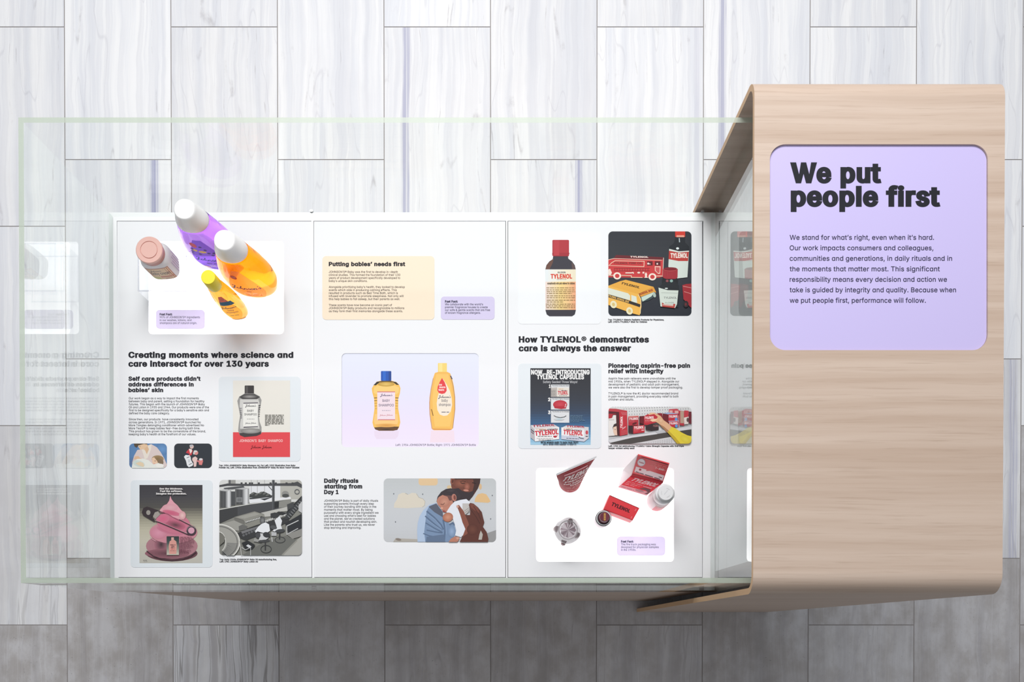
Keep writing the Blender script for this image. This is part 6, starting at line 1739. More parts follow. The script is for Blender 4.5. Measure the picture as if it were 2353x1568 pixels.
p.poly([(165, 620), (200, 540), (270, 510), (290, 600), (290, 700), (180, 700)], '3a2c2c')
p.poly([(180, 620), (270, 590), (290, 840), (220, 840), (180, 740)], 'e3c3ae')
p.ell(232, 685, 16, 8, '3a2c2c')
p.greek(60, 200, 420, 12, 'a9a6a4', 5)
# low boxes
def pk(pts, front, side=None, sc=None):
    p.poly(pts, front)
    if side:
        p.poly(side, sc)
pk([(590, 340), (870, 320), (870, 560), (590, 580)], 'b0303c')
p.poly([(590, 320), (870, 305), (880, 330), (590, 350)], 'd07a74')
p.text('TYLENOL', 608, 860, 425, 60, 'eed8d8', .03, .2, -3)
p.greek(610, 760, 470, 10, 'd98a90', 121)
p.ell(760, 520, 70, 26, '5a1a20', -20)
pk([(890, 320), (1020, 310), (1020, 540), (890, 570)], '3d1c20')
pk([(720, 590), (1030, 560), (1035, 760), (725, 800)], 'bd2f3c', [(590, 570), (725, 595), (725, 800), (590, 770)], '3a2226')
p.text('TYLENOL', 738, 1010, 670, 64, 'f2dede', .03, .2, -4)
p.greek(745, 900, 705, 12, 'e0a0a4', 122, -6)
p.greek(745, 860, 740, 9, 'd98a90', 123, -6)
p.rect(950, 690, 1020, 712, 'f0d6d6')
pk([(1060, 590), (1240, 540), (1420, 540), (1420, 690), (1220, 715), (1060, 680)], '36262a')
p.text('TYLENOL', 1260, 1415, 610, 46, '9a6a68', .02, .2, -2)
pk([(1400, 235), (1520, 240), (1540, 600), (1400, 480)], '8a2430')
pk([(1530, 245), (1690, 265), (1690, 560), (1530, 420)], '6b1e28')
p.poly([(1540, 240), (1690, 215), (1960, 215), (1950, 265), (1680, 270)], '9aaed0')
pk([(1685, 265), (1955, 255), (1960, 450), (1690, 455)], 'bb2e3e')
pk([(1690, 470), (1960, 455), (1965, 610), (1740, 620)], 'bb2e3e')
p.line([(1690, 458), (1960, 448)], 16, 'b9c6e0')
p.text('TYLENOL', 1690, 1940, 360, 56, 'f2e4e6', .03, .2, -3)
p.text('TYLENOL', 1700, 1945, 545, 52, 'f2e4e6', .03, .2, -3)
p.ell(1900, 400, 40, 40, '5a9ad6')
p.ell(1905, 585, 40, 40, '5a9ad6')
p.poly([(1700, 130), (1920, 115), (1980, 160), (1970, 250), (1700, 215)], 'bf4450')
p.rect(1715, 160, 1800, 225, 'd9a8a4')
p.rect(1860, 170, 1960, 240, 'd9a8a4')
pk([(1970, 165), (2120, 180), (2115, 585), (1985, 560)], 'b23440')
p.rect(2010, 180, 2110, 510, 'b59a88')
pk([(2120, 160), (2240, 170), (2230, 380), (2120, 360)], 'c23e4a')
pk([(2110, 360), (2240, 330), (2230, 530), (2120, 540)], 'e0d6d0')
p.ell(2215, 420, 34, 60, '5d4a48')
pk([(2240, 190), (2360, 200), (2360, 560), (2240, 500)], '6b2430')
# hand with the held carton
pk([(920, 315), (1020, 330), (1025, 545), (900, 500)], '6b1a24')
pk([(1020, 320), (1130, 260), (1400, 250), (1390, 480), (1100, 560), (1020, 550)], 'bb2c3a')
p.text('TYLENOL', 1030, 1290, 400, 62, 'f2e0e0', .03, .2, -4)
p.greek(1045, 1180, 445, 14, 'eac0c0', 131, -4)
p.greek(1045, 1200, 480, 10, 'dd9a9e', 132, -4)
p.poly([(1140, 270), (1200, 225), (1290, 220), (1380, 260), (1480, 320), (1560, 430), (1660, 500), (1790, 620), (1720, 740), (1640, 760), (1540, 640), (1420, 520), (1340, 470), (1240, 470), (1180, 420), (1230, 395), (1360, 390), (1400, 340), (1300, 260), (1150, 290)], 'dcae88')
p.poly([(1420, 520), (1560, 600), (1700, 720), (1640, 760), (1540, 650)], 'a87a58')
p.poly([(1180, 430), (1240, 400), (1370, 395), (1360, 430), (1250, 470)], 'ecc6a4')
p.poly([(1150, 280), (1210, 230), (1290, 225), (1320, 250), (1200, 262)], 'e6bb98')
p.blob(1480, 440, 70, 70, 'dcae88', 'e8c09c')
p.poly([(1660, 760), (1780, 610), (1860, 640), (2040, 760), (2200, 840), (2360, 880), (2360, 1130), (1950, 1090), (1800, 920)], 'e0cc3e')
p.poly([(1660, 760), (1700, 720), (1880, 900), (2040, 1100), (1940, 1090), (1800, 920)], 'c2a830')
p.blob(2150, 950, 160, 90, 'e0cc3e', 'e9d94e', 30)
p.build()


# ================================================================== PRODUCTS ON THE BRIGHT WINDOWS
def pchip(keys, z):
    """Smooth value between (z, v, ...) keys."""
    if z <= keys[0][0]:
        return keys[0][1:]
    for i in range(len(keys) - 1):
        if z <= keys[i + 1][0]:
            k0, k1 = keys[i], keys[i + 1]
            km, kp = keys[max(i - 1, 0)], keys[min(i + 2, len(keys) - 1)]
            h = k1[0] - k0[0]
            t = (z - k0[0]) / h
            out = []
            for c in range(1, len(k0)):
                m0 = (k1[c] - km[c]) / ((k1[0] - km[0]) or 1) * h
                m1 = (kp[c] - k0[c]) / ((kp[0] - k0[0]) or 1) * h
                if (k1[c] - k0[c]) * m0 <= 0:
                    m0 = 0
                if (k1[c] - k0[c]) * m1 <= 0:
                    m1 = 0
                t2, t3 = t * t, t ** 3
                out.append((2 * t3 - 3 * t2 + 1) * k0[c] + (t3 - 2 * t2 + t) * m0 + (-2 * t3 + 3 * t2) * k1[c] + (t3 - t2) * m1)
            return tuple(out)
    return keys[-1][1:]


def loft(name, keys, m, parent, n=2.3, seg=48, rings=28, raw=False, label=None, close=True):
    """Closed body of stacked superellipses. keys: (z, half width, half depth)."""
    bm = bmesh.new()
    zs = [k[0] for k in keys] if raw else [keys[0][0] + (keys[-1][0] - keys[0][0]) * i / rings for i in range(rings + 1)]
    rows = []
    for z in zs:
        w, d = (next(k for k in keys if k[0] == z)[1:] if raw else pchip(keys, z))
        row = []
        for j in range(seg):
            a = 2 * pi * j / seg
            ca, sa = cos(a), sin(a)
            row.append(bm.verts.new((w * math.copysign(abs(ca) ** (2 / n), ca), d * math.copysign(abs(sa) ** (2 / n), sa), z)))
        rows.append(row)
    for r0, r1 in zip(rows, rows[1:]):
        for j in range(seg):
            bm.faces.new((r0[j], r0[(j + 1) % seg], r1[(j + 1) % seg], r1[j]))
    if close:
        for row, flip in ((rows[0], True), (rows[-1], False)):
            bm.faces.new(row[::-1] if flip else row)
    o = obj(name, bm, m, parent, label, smooth=True)
    if close:
        for poly in o.data.polygons:
            if len(poly.vertices) > 4:
                poly.use_smooth = False
    return o


def ring_profile(name, prof, m, parent, seg=48, label=None, smooth=True):
    """Turned part: prof = [(r, z), ...] bottom to top, open ends at r = 0."""
    bm = bmesh.new()
    rows = []
    for r, z in prof:
        if r < 1e-6:
            rows.append([bm.verts.new((0, 0, z))])
        else:
            rows.append([bm.verts.new((r * cos(2 * pi * j / seg), r * sin(2 * pi * j / seg), z)) for j in range(seg)])
    for r0, r1 in zip(rows, rows[1:]):
        for j in range(seg):
            k = (j + 1) % seg
            if len(r0) == 1:
                bm.faces.new((r0[0], r1[k], r1[j])) if len(r1) > 1 else None
            elif len(r1) == 1:
                bm.faces.new((r0[j], r0[k], r1[0]))
            else:
                bm.faces.new((r0[j], r0[k], r1[k], r1[j]))
    bmesh.ops.recalc_face_normals(bm, faces=bm.faces[:])
    o = obj(name, bm, m, parent, label)
    if smooth:
        o.data.polygons.foreach_set('use_smooth', [True] * len(o.data.polygons))
        try:
            o.data.set_sharp_from_angle(angle=radians(38))
        except Exception:
            pass
    return o


def front_map(keys, n=2.3, eps=.00045, rot=0.0):
    """Maps label coordinates (across in mm, up in mm) on the front (-y) of a loft."""
    def f(s, t, k):
        w, d = pchip(keys, t / 1000)
        x = s / 1000
        q = min(abs(x) / w, .999)
        y = -d * (1 - q ** n) ** (1 / n)
        return (x, y - eps - k, t / 1000)
    return f


class Decal(Pic):
    """A label wrapped on a surface; coordinates in millimetres, up is +."""
    def __init__(s, name, parent, mapf, label=None, m=None, step=.00002):
        super().__init__(name, parent, 0, None, (0, 0, 1), m or M['label'], label, mapf, step)

    def field(s, left, right, t0, t1, c, nr=14, nc=10):
        """Area between two side curves left(t), right(t), in small cells that follow the surface."""
        s.k += 1
        cc = s.col(c)
        for i in range(nr):
            ta, tb = t0 + (t1 - t0) * i / nr, t0 + (t1 - t0) * (i + 1) / nr
            for j in range(nc):
                q = []
                for t, a in ((ta, j), (ta, j + 1), (tb, j + 1), (tb, j)):
                    l_, r_ = left(t), right(t)
                    q.append((l_ + (r_ - l_) * a / nc, t))
                s.raw(q, cc)

    def oval(s, cx, cy, rx, ry, c, nr=14, nc=10):
        h = lambda t: rx * sqrt(max(0.0, 1 - ((t - cy) / ry) ** 2))
        s.field(lambda t: cx - h(t), lambda t: cx + h(t), cy - ry, cy + ry, c, nr, nc)

    def box(s, x0, y0, x1, y1, c, nr=6, nc=10):
        s.field(lambda t: x0, lambda t: x1, y0, y1, c, nr, nc)


GRP = 'shampoo and bath bottles on the bright window'
CARTONS = 'red cartons on the bright window'
M['cap_white'] = mat('pearl_white_cap', 'fdfaf8', 0.35, sss=0.7)
M['cap_yellow'] = mat('yellow_cap', 'f6dc20', 0.35, sss=0.2)
M['purple_liquid'] = liquid_material('purple_liquid', (.80, .60, .92), 6.0, (.50, .26, .76))
M['orange_liquid'] = liquid_material('orange_liquid', (.995, .95, .2), 9.0, (.97, .31, .012))
M['amber_liquid'] = liquid_material('amber_liquid', (.99, .92, .4), 14.0, (.95, .40, .075))

BIG = [(0.0, .031, .019), (.004, .036, .022), (.018, .0425, .0265), (.048, .047, .029), (.080, .0465, .0285), (.115, .041, .0265), (.145, .0340, .0240), (.167, .0280, .0222)]
CAPK = [(.1675, .0282, .0224), (.178, .0262, .0220), (.190, .0222, .0205), (.200, .0192, .0190), (.207, .0176, .0176), (.2098, .0160, .0158)]


def big_bottle(label, px, rotz, liquid, group):
    p_ = at(*px, Z_WIN)
    r = thing('shampoo_bottle', label, 'bottle', (p_.x, p_.y, Z_WIN + .0002), rotz, group)
    loft('bottle_body', BIG, liquid, r, 2.25, 56, 36)
    loft('cap', CAPK, M['cap_white'], r, 2.15, 48, 20, label='pearly white domed cap')
    return r


r = big_bottle('large purple bath bottle with white cap, standing behind the orange bottle', (511, 595), radians(-4), M['purple_liquid'], GRP)
d = Decal('front_label', r, front_map(BIG, 2.25), 'violet label with hearts, stars and moons')
d.op = 0.35
d.field(lambda t: -32 + 24 * max(0, (t - 50) / 92) ** 1.6 - (0 if t > 50 else -12 * ((50 - t) / 36) ** 2), lambda t: 30 - 24 * max(0, (t - 50) / 92) ** 1.6 - (0 if t > 50 else 10 * ((50 - t) / 36) ** 2), 14, 142, 'b09ae6', 20, 12)
d.op = 1.0
d.text("Johnson's", -28, 28, 62, 14, '2f3fa0', script=True, up=1)
d.oval(-13, 122, 6, 9, 'e8607a', 6, 4)
d.oval(-16, 103, 5, 5, 'f2cf72', 4, 4)
d.oval(-3, 100, 7, 4.5, 'f2cf72', 4, 4)
for x, y in ((-2, 118), (4, 108), (-10, 90), (7, 96), (-22, 96), (-24, 88), (-20, 106), (12, 88), (16, 96)):
    d.oval(x, y, 3, 2.6, '33256e', 4, 4)
d.greek(-10, 16, 53, 4, '3a2f7a', 3)
d.greek(-8, 14, 45, 4.5, 'd9cff0', 4)
d.greek(-8, 14, 38, 4.5, 'd9cff0', 5)
d.oval(-16, 30, 7, 4, 'f4d894', 4, 4)
d.greek(-8, 16, 28, 3, '3a2f7a', 6)
d.build()

r = big_bottle('large orange shampoo bottle with white cap, standing in front of the purple bottle', (592, 658), radians(-4), M['orange_liquid'], GRP)
d = Decal('front_label', r, front_map(BIG, 2.25), 'translucent orange drop shaped label')
d.op = 0.25
d.field(lambda t: -33 + 25 * max(0, (t - 50) / 88) ** 1.5 - (0 if t > 50 else -12 * ((50 - t) / 38) ** 2), lambda t: 29 - 25 * max(0, (t - 50) / 88) ** 1.5 - (0 if t > 50 else 10 * ((50 - t) / 38) ** 2), 12, 138, 'f6dcae', 20, 12)
d.op = 1.0
d.text("Johnson's", -29, 26, 62, 15, '26305e', script=True, up=1)
d.oval(-11, 112, 5.5, 8, 'e8584a', 6, 4)
d.oval(-11, 112, 3.6, 5.4, 'f08a78', 4, 4)
d.greek(-4, 9, 54, 4, '7a5030', 3)
d.greek(-9, 14, 46, 4.5, 'fbe6c0', 4)
d.greek(-13, 22, 39, 3.6, 'f8d9a0', 5)
d.greek(-9, 19, 33, 5, 'd9602c', 6)
d.box(-11, 17, -3, 24, 'f6ecd8', 2, 2)
d.greek(2, 19, 22, 2, 'd98a30', 7)
d.build()

# small yellow capped bottle
SM = [(0.0, .0130, .0085), (.003, .0165, .0110), (.012, .0195, .0130), (.045, .0212, .0140), (.085, .0205, .0138), (.115, .0182, .0128), (.138, .0152, .0115), (.146, .0140, .0112), (.149, .0118, .0112)]
p_ = at(550, 722, Z_WIN)
r = thing('shampoo_bottle', 'slim amber shampoo bottle with a yellow cap, nearest the lower edge of its bright window', 'bottle', (p_.x, p_.y, Z_WIN + .0002), radians(6), GRP)
loft('bottle_body', SM, M['amber_liquid'], r, 2.4, 48, 34)
ring_profile('cap', [(0, .1492), (.0128, .1492), (.0130, .151), (.0122, .1845), (.0116, .1855), (0, .1855)], M['cap_yellow'], r, label='tall plain yellow cap')
d = Decal('front_label', r, front_map(SM, 2.4), 'yellow drop shaped label with a blue band')
lf = lambda t: -16 + 13 * max(0, (t - 50) / 76) ** 1.3 - (0 if t > 50 else -9 * ((50 - t) / 36) ** 2)
rt = lambda t: 16 - 13 * max(0, (t - 50) / 76) ** 1.3 - (0 if t > 50 else 9 * ((50 - t) / 36) ** 2)
d.op = .4
d.field(lf, rt, 14, 126, 'eee27a', 20, 8)
d.op = .75
d.field(lf, rt, 103, 126, 'd97a6c', 6, 8)
d.field(lf, lambda t: min(rt(t) + 4, 17), 86, 103, '2f6c94', 6, 8)
d.op = 1.0
d.greek(-8, 9, 93, 5, '8fb6cc', 2)
d.greek(-5, 4, 113, 4, 'f0c0b4', 7)
d.text("Johnson's", -14, 14, 70, 10, '26305e', script=True, up=1)
d.text('baby', -5, 6, 59, 7, '26305e', up=1)
d.text('shampoo', -11, 11, 48, 7, '26305e', up=1)
d.greek(-8, 8, 36, 3, '6b6a3a', 3)
d.build()
d = Decal('base_label', r, front_map(SM, 2.4, .0006), 'brown printed foot of the bottle')
d.field(lambda t: -10 - .2 * t, lambda t: 12 + .2 * t, 5, 13, 'a8762e', 5, 8)
d.build()

# clear riser with the cream jar on it
RH = .060
c0, c1 = at(316, 558, Z_WIN + RH), at(428.5, 669, Z_WIN + RH)
r = thing('acrylic_riser', 'clear acrylic box standing under the baby cream jar', 'display riser', ((c0.x + c1.x) / 2, (c0.y + c1.y) / 2, Z_WIN + .0002), group=None)
w2, d2, t2 = (c1.x - c0.x) / 2, (c0.y - c1.y) / 2, .0022
bm = bmesh.new()
add_prism(bm, [(-w2, -d2), (w2, -d2), (w2, d2), (-w2, d2)], RH - t2, RH, 0, 1)
obj('top_plate', bm, [M['acrylic'], M['acrylic_edge']], r)
for plan in ([(-w2, -d2), (w2, -d2), (w2 - t2, -d2 + t2), (-w2 + t2, -d2 + t2)], [(w2, -d2), (w2, d2), (w2 - t2, d2 - t2), (w2 - t2, -d2 + t2)],
             [(w2, d2), (-w2, d2), (-w2 + t2, d2 - t2), (w2 - t2, d2 - t2)], [(-w2, d2), (-w2, -d2), (-w2 + t2, -d2 + t2), (-w2 + t2, d2 - t2)]):
    bm = bmesh.new()
    add_prism(bm, plan, 0, RH - t2 - .0001, 1, 0)
    obj('side_plate', bm, [M['acrylic'], M['acrylic_edge']], r)

JAR = [(0.0, .0205, .0165), (.002, .0245, .0205), (.006, .0258, .0218), (.040, .0262, .0222), (.055, .0258, .0220), (.061, .0235, .0210), (.064, .0205, .0195)]
p_ = at(382, 616.5, Z_WIN + RH)
r = thing('cream_jar', 'white baby cream jar with a dusty pink flip lid, on the clear riser', 'jar', (p_.x, p_.y, Z_WIN + RH + .0003), radians(4))
loft('jar_body', JAR, shell_material('white_jar_plastic', 'f4f5f6', 0.5), r, 3.4, 56, 30)
M['pink_cap'] = mat('dusty_pink_plastic', 'dcb0a6', 0.45)
M['pink_skirt'] = mat('dusty_pink_skirt', 'cf9f98', 0.5)
ring_profile('lid_skirt', [(0, .0641), (.0212, .0641), (.0212, .0765), (0, .0765)], M['pink_skirt'], r, 56, 'ribbed pink lid skirt')
ring_profile('lid', [(0, .0766), (.0228, .0766), (.0232, .0772), (.0232, .0812), (.0222, .0822), (.0152, .0822), (.0150, .0810), (.0140, .0810), (.0138, .0824), (0, .0824)], M['pink_cap'], r, 56, 'round pink lid with a raised disc')
d = Decal('front_label', r, front_map(JAR, 3.4), 'beige label with a red rule')
d.box(-20.5, 5, 20.5, 55, 'c77f6c', 10, 12)
d.box(-19.5, 6.5, 19.5, 53.5, 'f2d8b8', 10, 12)
d.text("Johnson's", -14, 5, 42, 6, '5a5560', script=True, up=1)
d.text('baby cream', -16, 17, 28, 12, '3f3f4a', .0, up=1)
d.box(-4, 15, 19.4, 22, 'd9a08a', 2, 6)
d.greek(2, 19, 11, 3, '8a6a6a', 3)
d.box(-19.4, 6.6, -6, 20, 'ddd59a', 3, 4)
d.build()


def side_map(s, t, k):
    w, dd = pchip(JAR, t / 1000)
    return (w + .0005 + k, s / 1000, t / 1000)


d = Decal('side_label', r, side_map, 'lavender small print on the side')
for i, s0 in enumerate((-12, -7, -2, 3, 8)):
    d.box(s0, 10, s0 + 2.2, 50 - 5 * (i % 2), 'c9bcd6', 6, 1)
d.build()

# ------------------------------------------------------------------ red products
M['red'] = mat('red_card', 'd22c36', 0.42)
M['white_plastic'] = shell_material('white_plastic', 'f2f2f4', 0.5)
M['tube'] = shell_material('red_tube', 'b00c22', 0.36, 0.6)

# tube standing on its cap
p_ = at(1308, 1110, Z_WIN)
TB = [(.016, .0205, .0205), (.05, .0235, .0180), (.09, .0275, .0135), (.13, .0320, .0080), (.160, .0350, .0035), (.1745, .0366, .0011)]
r = thing('cream_tube', 'red pain cream tube standing on its white cap, crimped end up', 'tube', (p_.x, p_.y, Z_WIN + .0002), radians(23.6))
ring_profile('cap', [(0, 0), (.0200, 0), (.0212, .001), (.0212, .0145), (.0200, .0158), (0, .0158)], M['white_plastic'], r, label='wide white screw cap')
loft('tube_body', TB, M['tube'], r, 2.0, 56, 26)
loft('crimp', [(.1746, .0367, .0011), (.1900, .0372, .0009)], M['white_plastic'], r, 6, 32, 2, label='white crimped end')
d = Decal('tube_print', r, front_map(TB, 2.0, .0006), 'white lettering')
d.box(-22, 150, 22, 160, 'e8909a', 3, 8)
d.text('TYLENOL', -26, 26, 118, 24, 'f6e4e4', .05, .25, up=1)
d.text('PRECISE', -20, 22, 101, 10, 'f2d4d4', .02, up=1)
d.text('Pain Relieving', -21, 20, 86, 9, 'f2d4d4', .02, up=1)
d.text('Cream', -10, 12, 73, 9, 'f2d4d4', .02, up=1)
d.greek(-17, 17, 62, 4, 'eba0a4', 3)
d.greek(-15, 15, 54, 3, 'eba0a4', 4)
d.greek(-14, 14, 36, 3, 'eb9a9c', 5)
d.greek(-13, 12, 28, 3, 'eb9a9c', 6)
d.build()

# open carton with its back standing up
za, zc, ze = Z_WIN + .0005, Z_WIN + .026, Z_WIN + .105
A_, B_ = at(1421.3, 1120.2, za), at(1485.5, 1139.3, za)
C_, D_ = at(1451.6, 1092.4, zc), at(1523, 1110.3, zc)
E_, F_ = at(1465.5, 1046.3, ze), at(1537.8, 1067, ze)
G_ = at(1433, 1080, Z_WIN + .014)
cc = (A_ + B_ + C_ + D_) / 4
r = thing('folded_carton', 'open red carton with its printed back flap standing up, beside the white pill bottle', 'carton', (cc.x, cc.y, Z_WIN + .0002), 0, CARTONS)


def solid(name, quad, off, m, label=None):
    """Thick card: quad pushed along off."""
    bm = bmesh.new()
    a = [bm.verts.new(v) for v in quad]
    b = [bm.verts.new(Vector(v) + (off[i] if isinstance(off, list) else off)) for i, v in enumerate(quad)]
    n = len(quad)
    bm.faces.new(a); bm.faces.new(b[::-1])
    for i in range(n):
        bm.faces.new((a[i], b[i], b[(i + 1) % n], a[(i + 1) % n]))
    bmesh.ops.recalc_face_normals(bm, faces=bm.faces[:])
    return obj(name, bm, m, r, label, local=False)


down = [Vector((0, 0, Z_WIN + .0002 - v.z)) for v in (A_, B_, D_, C_)]
solid('sloped_front', [A_, B_, D_, C_], down, shell_material('red_card_painted_lit', 'e05864', 0.35), 'sloping red front, painted paler as if lit from below')  # same red card; the window's glow is put into its paler colour
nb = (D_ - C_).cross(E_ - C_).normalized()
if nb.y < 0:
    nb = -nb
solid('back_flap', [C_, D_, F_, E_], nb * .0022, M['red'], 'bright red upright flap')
solid('side_flap', [A_, C_, E_, G_], Vector((-.0012, .0002, 0)), shell_material('frosted_white_card', 'f0f0f2', 0.5), 'white unprinted side flap')


def quad_map(p00, p10, p01, p11, nrm):
    def f(s, t, k):
        u, v = s / 100, t / 100
        q = (p00 * (1 - u) + p10 * u) * (1 - v) + (p01 * (1 - u) + p11 * u) * v
        return q + nrm * (.0003 + k) - origin_of(r)
    return f


nf = (D_ - C_).cross(E_ - C_).normalized()
nf = nf if nf.y < 0 else -nf
d = Decal('flap_print', r, quad_map(C_, D_, E_, F_, nf), 'white roundel and text on the flap')
d.ell(17, 72, 12, 18, 'c9cfd8')
d.ell(17, 72, 10, 15, 'eef0f4')
d.text('Promise', 9, 25, 69, 6, 'a8404c', .02, .2, up=1)
for i, y in enumerate((84, 76)):
    d.greek(55 - 10 * i, 96, y, 4, 'ee8a86', 3 + i)
d.text('1-800-', 62, 95, 62, 8, 'f6d8d6', .03, .2, up=1)
d.poly([(5, 20), (97, 12), (97, 40), (5, 48)], 'f0eef0')
d.greek(26, 92, 34, 6, '4a3f48', 5, -5)
d.greek(9, 93, 25, 6, '4a3f48', 6, -5)
d.ell(20, 38, 4, 5, 'b03a48')
d.poly([(0, 0), (100, 0), (100, 9), (0, 9)], 'a02430')
d.poly([(12, 97), (96, 95), (96, 98), (12, 99)], '7d2028')
d.build()
nf2 = (B_ - A_).cross(C_ - A_).normalized()
nf2 = nf2 if nf2.z > 0 else -nf2
d = Decal('front_print', r, quad_map(A_, B_, C_, D_, nf2), 'lettering and dark swoosh on the sloping front')
d.poly([(0, 86), (100, 86), (100, 100), (0, 100)], 'c43a48')
d.poly([(0, 0), (100, 0), (100, 26), (0, 22)], 'e6b4bc')
d.text('TYLENOL', 10, 93, 66, 22, 'f4e4e6', .05, .25, up=1)
for i, y in enumerate((56, 46, 36)):
    d.greek(6, 60 - 8 * i, y, 5, 'f0c0c4', 7 + i)
d.greek(62, 92, 54, 9, 'f0b0b6', 11)
d.poly([(58, 30), (70, 44), (88, 44), (97, 30), (98, 10), (88, 6), (92, 22), (80, 30)], '7d6468')
d.poly([(50, 20), (72, 24), (84, 16), (70, 8), (54, 12)], 'b79aa0')
d.greek(5, 50, 12, 5, 'b5909a', 12)
d.build()

# flat red carton
zt_ = Z_WIN + .040
q = [at(x, y, zt_) for x, y in ((1386.6, 1171), (1453.7, 1196.5), (1469.8, 1167.9), (1401, 1137.6))]
cc = sum(q, Vector()) / 4
r = thing('medicine_carton', 'flat red carton with dark lettering, lying between the vial and the open carton', 'carton', (cc.x, cc.y, Z_WIN + .0002), 0, CARTONS)
bm = bmesh.new()
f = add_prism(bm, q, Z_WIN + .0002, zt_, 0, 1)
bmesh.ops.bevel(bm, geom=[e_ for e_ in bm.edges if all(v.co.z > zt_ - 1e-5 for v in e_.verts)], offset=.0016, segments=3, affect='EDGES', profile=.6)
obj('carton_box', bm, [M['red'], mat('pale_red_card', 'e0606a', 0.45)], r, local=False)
d = Decal('top_print', r, quad_map(q[0], q[1], q[3], q[2], Vector((0, 0, 1))), 'dark serif lettering')
d.text('TYLENOL', 17, 79, 42, 22, '4a1a22', .015, 0, up=1)
for y in (10, 16, 22, 70, 76, 82):
    d.ell(92, y, .9, 1.8, 'f0b0b4')
d.poly([(2, 96), (96, 96), (96, 99), (2, 99)], '7d1c26')
d.build()

# vial
p_ = at(1381.5, 1198, Z_WIN)
r = thing('medicine_vial', 'little round vial with a black neck and maroon stopper, touching the flat red carton', 'bottle', (p_.x, p_.y, Z_WIN + .0002), 0)
ring_profile('vial_body', [(0, 0), (.0128, 0), (.0138, .0012), (.0140, .003), (.0140, .036), (.0134, .039), (0, .039)], shell_material('milky_vial', 'f4f0f4', 0.5), r)
ring_profile('collar', [(0, .0391), (.0145, .0391), (.0147, .0400), (.0147, .0445), (.0140, .0452), (.0136, .0452), (0, .0452)], mat('black_collar', '1e1c20', 0.3), r, label='black collar')
ring_profile('rim', [(.0118, .0453), (.0137, .0453), (.0137, .0472), (.0118, .0472), (.0118, .0453)], mat('silver_rim', 'f2f2f4', 0.25, metal=0.6), r, label='silver rim')
ring_profile('disc', [(0, .0453), (.0116, .0453), (.0116, .0462), (0, .0462)], mat('dark_grey_disc', '3c3a3e', 0.4), r, label='dark grey disc')
ring_profile('stopper', [(0, .0463), (.0098, .0463), (.0098, .0485), (.0090, .0490), (.0089, .0640), (.0082, .0652), (0, .0652)], mat('maroon_stopper', '6b2138', 0.4), r, label='maroon stopper')
d = Decal('stopper_print', r, lambda s, t, k: (s / 1000, t / 1000, .0654 + k), 'gold stripe on the stopper')
d.rect(-1.9, -7, 1.9, 7, 'c89a48', 1.6)
d.rect(-1.4, -6.4, 1.4, 6.4, '8a4a34', 1.2)
for y in (-4.5, -1.5, 1.5, 4.5):
    d.ell(0, y, 1.0, 1.1, 'e8c070')
d.build()

# white pill bottle
p_ = at(1507.5, 1153, Z_WIN)
PB = [(0.0, .0165, .0165), (.002, .0180, .0180), (.006, .0185, .0185), (.068, .0185, .0185), (.074, .0172, .0172), (.078, .0150, .0150)]
CZ = .0100
r = thing('pill_bottle', 'round white pill bottle with a stepped white cap, in front of the open carton', 'bottle', (p_.x, p_.y, Z_WIN + .0002), radians(18))
loft('bottle_body', PB, shell_material('frosted_white_bottle', 'f4ecef', 0.5), r, 2.0, 48, 26)
M['cap_grey'] = mat('pale_grey_cap', 'dcdcde', 0.4)
ring_profile('cap', [(q_, z_ + CZ) for q_, z_ in ((0, .0682), (.0172, .0682), (.0176, .069), (.0174, .0905), (.0160, .0930), (.0138, .0932), (.0136, .1010), (.0128, .1020), (0, .1022))], M['cap_grey'], r, 56, 'pale grey stepped cap')
d = Decal('cap_relief_shading', r, lambda s, t, k: (s / 1000, t / 1000, .1023 + CZ + k), 'painted shading of the moulded arrows on the cap')  # flat grey strokes paint the shade of the arrow relief
for a in (20, 140, 260):
    d.line([(8 * cos(radians(a + i * 12)), 8 * sin(radians(a + i * 12))) for i in range(5)], .9, 'c9c9cc')
d.line([(-4, -2), (4, 3)], .8, 'c6c6ca')
d.build()
d = Decal('front_label', r, front_map(PB, 2.0), 'pink label with a gold rule')
d.box(-15.5, 63, 15.5, 66, 'd9b486', 3, 12)
d.box(-14, 6, 14, 56, 'ee8e96', 8, 12)
d.text('TYLENOL', -11, 11, 42, 7, 'fbe4e4', .03, .2, up=1)
d.greek(-9, 8, 26, 3, 'f6c8ca', 3)
d.greek(-8, 9, 18, 3, 'f6c8ca', 4)
d.build()

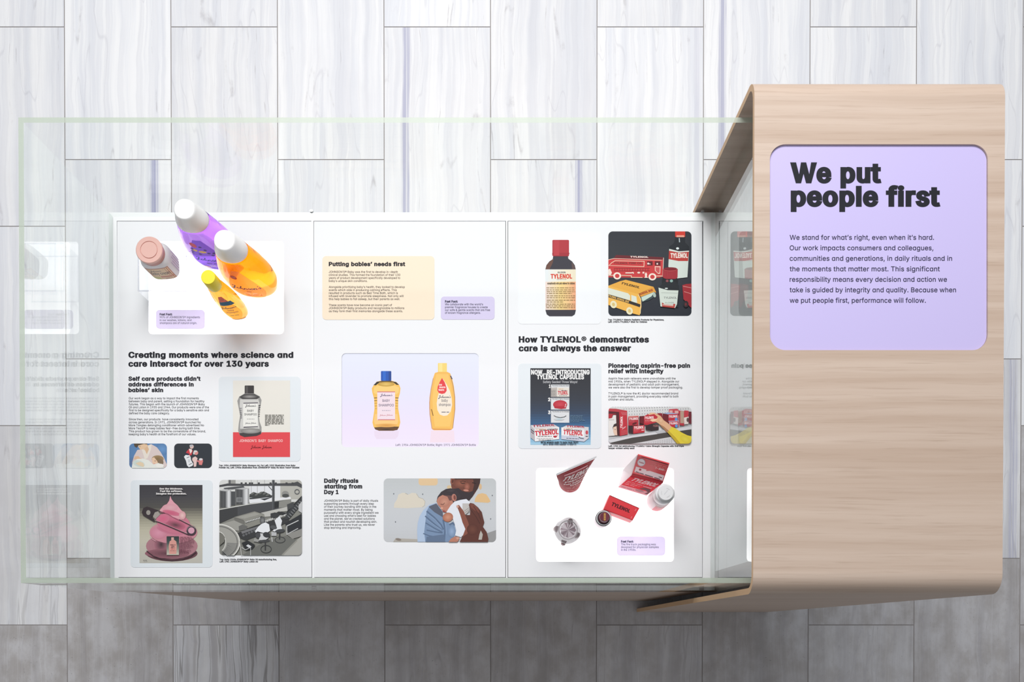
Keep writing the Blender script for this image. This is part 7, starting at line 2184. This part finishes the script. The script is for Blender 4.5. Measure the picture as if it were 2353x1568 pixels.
# square glass jar with a round cut lid
p_ = at(1301, 1226, Z_WIN)
r = thing('glass_jar', 'square cut glass jar with a round fluted lid and maroon corners', 'jar', (p_.x, p_.y, Z_WIN + .0002), radians(28))
M['jar_glass'] = glass_material('smoky_jar_glass', (0.88, 0.885, 0.885), 0.05, 0.10, 'e6e6e6', 0.05)
M['lid_glass'] = glass_material('thick_lid_glass', (0.80, 0.79, 0.80), 0.05, 0.16, 'e6e4e6', 0.08)
loft('jar_body', [(0.0, .0205, .0205), (.0015, .0228, .0228), (.004, .0235, .0235), (.030, .0235, .0235), (.036, .0225, .0225), (.040, .0200, .0200)], M['jar_glass'], r, 5.5, 64, 24)
M['maroon'] = mat('maroon_card', '7d2338', 0.4)
for a in (45, 135, 225, 315):
    bm = bmesh.new()
    ca, sa = cos(radians(a)), sin(radians(a))
    cx, cy = .0238 * ca, .0238 * sa
    add_prism(bm, [(cx + x * ca - y * sa, cy + x * sa + y * ca) for x, y in ((-.0065, -.0050), (.0000, -.0036), (.0016, 0), (.0000, .0036), (-.0065, .0050))], .008, .030)
    obj('corner_label', bm, M['maroon'], r, 'maroon corner piece')
ring_profile('lid', [(0, .0402), (.0205, .0402), (.0236, .0410), (.0243, .0425), (.0243, .0480), (.0232, .0500), (.0195, .0512), (.0180, .0530), (.0172, .0560), (.0160, .0566), (0, .0566)], M['lid_glass'], r, 64, 'round clear glass lid')
ring_profile('lid_ring', [(.0160, .0567), (.0176, .0567), (.0176, .0576), (.0160, .0576), (.0160, .0567)], mat('grey_ring', 'a9a2a6', 0.3), r, 56, 'fine grey ring')
bm = bmesh.new()
top = bm.verts.new((0, 0, .0590))
NP = 24
ring = []
for i in range(NP):
    a = 2 * pi * i / NP
    rad = .0148 if i % 2 == 0 else .0132
    ring.append(bm.verts.new((rad * cos(a), rad * sin(a), .0598 if i % 2 == 0 else .0569)))
for i in range(NP):
    bm.faces.new((top, ring[i], ring[(i + 1) % NP])).material_index = (i + (i % 5 == 2)) % 2  # alternating light and dark tints paint the refraction contrast of one clear glass
obj('fluted_knob', bm, [glass_material('cut_glass_painted_light', (0.86, 0.80, 0.83), 0.12, 0.3, 'eee4e8', 0.1), glass_material('cut_glass_painted_dark', (0.42, 0.34, 0.38), 0.12, 0.25, 'b9a8b0', 0.1)], r, 'star cut knob of the lid')
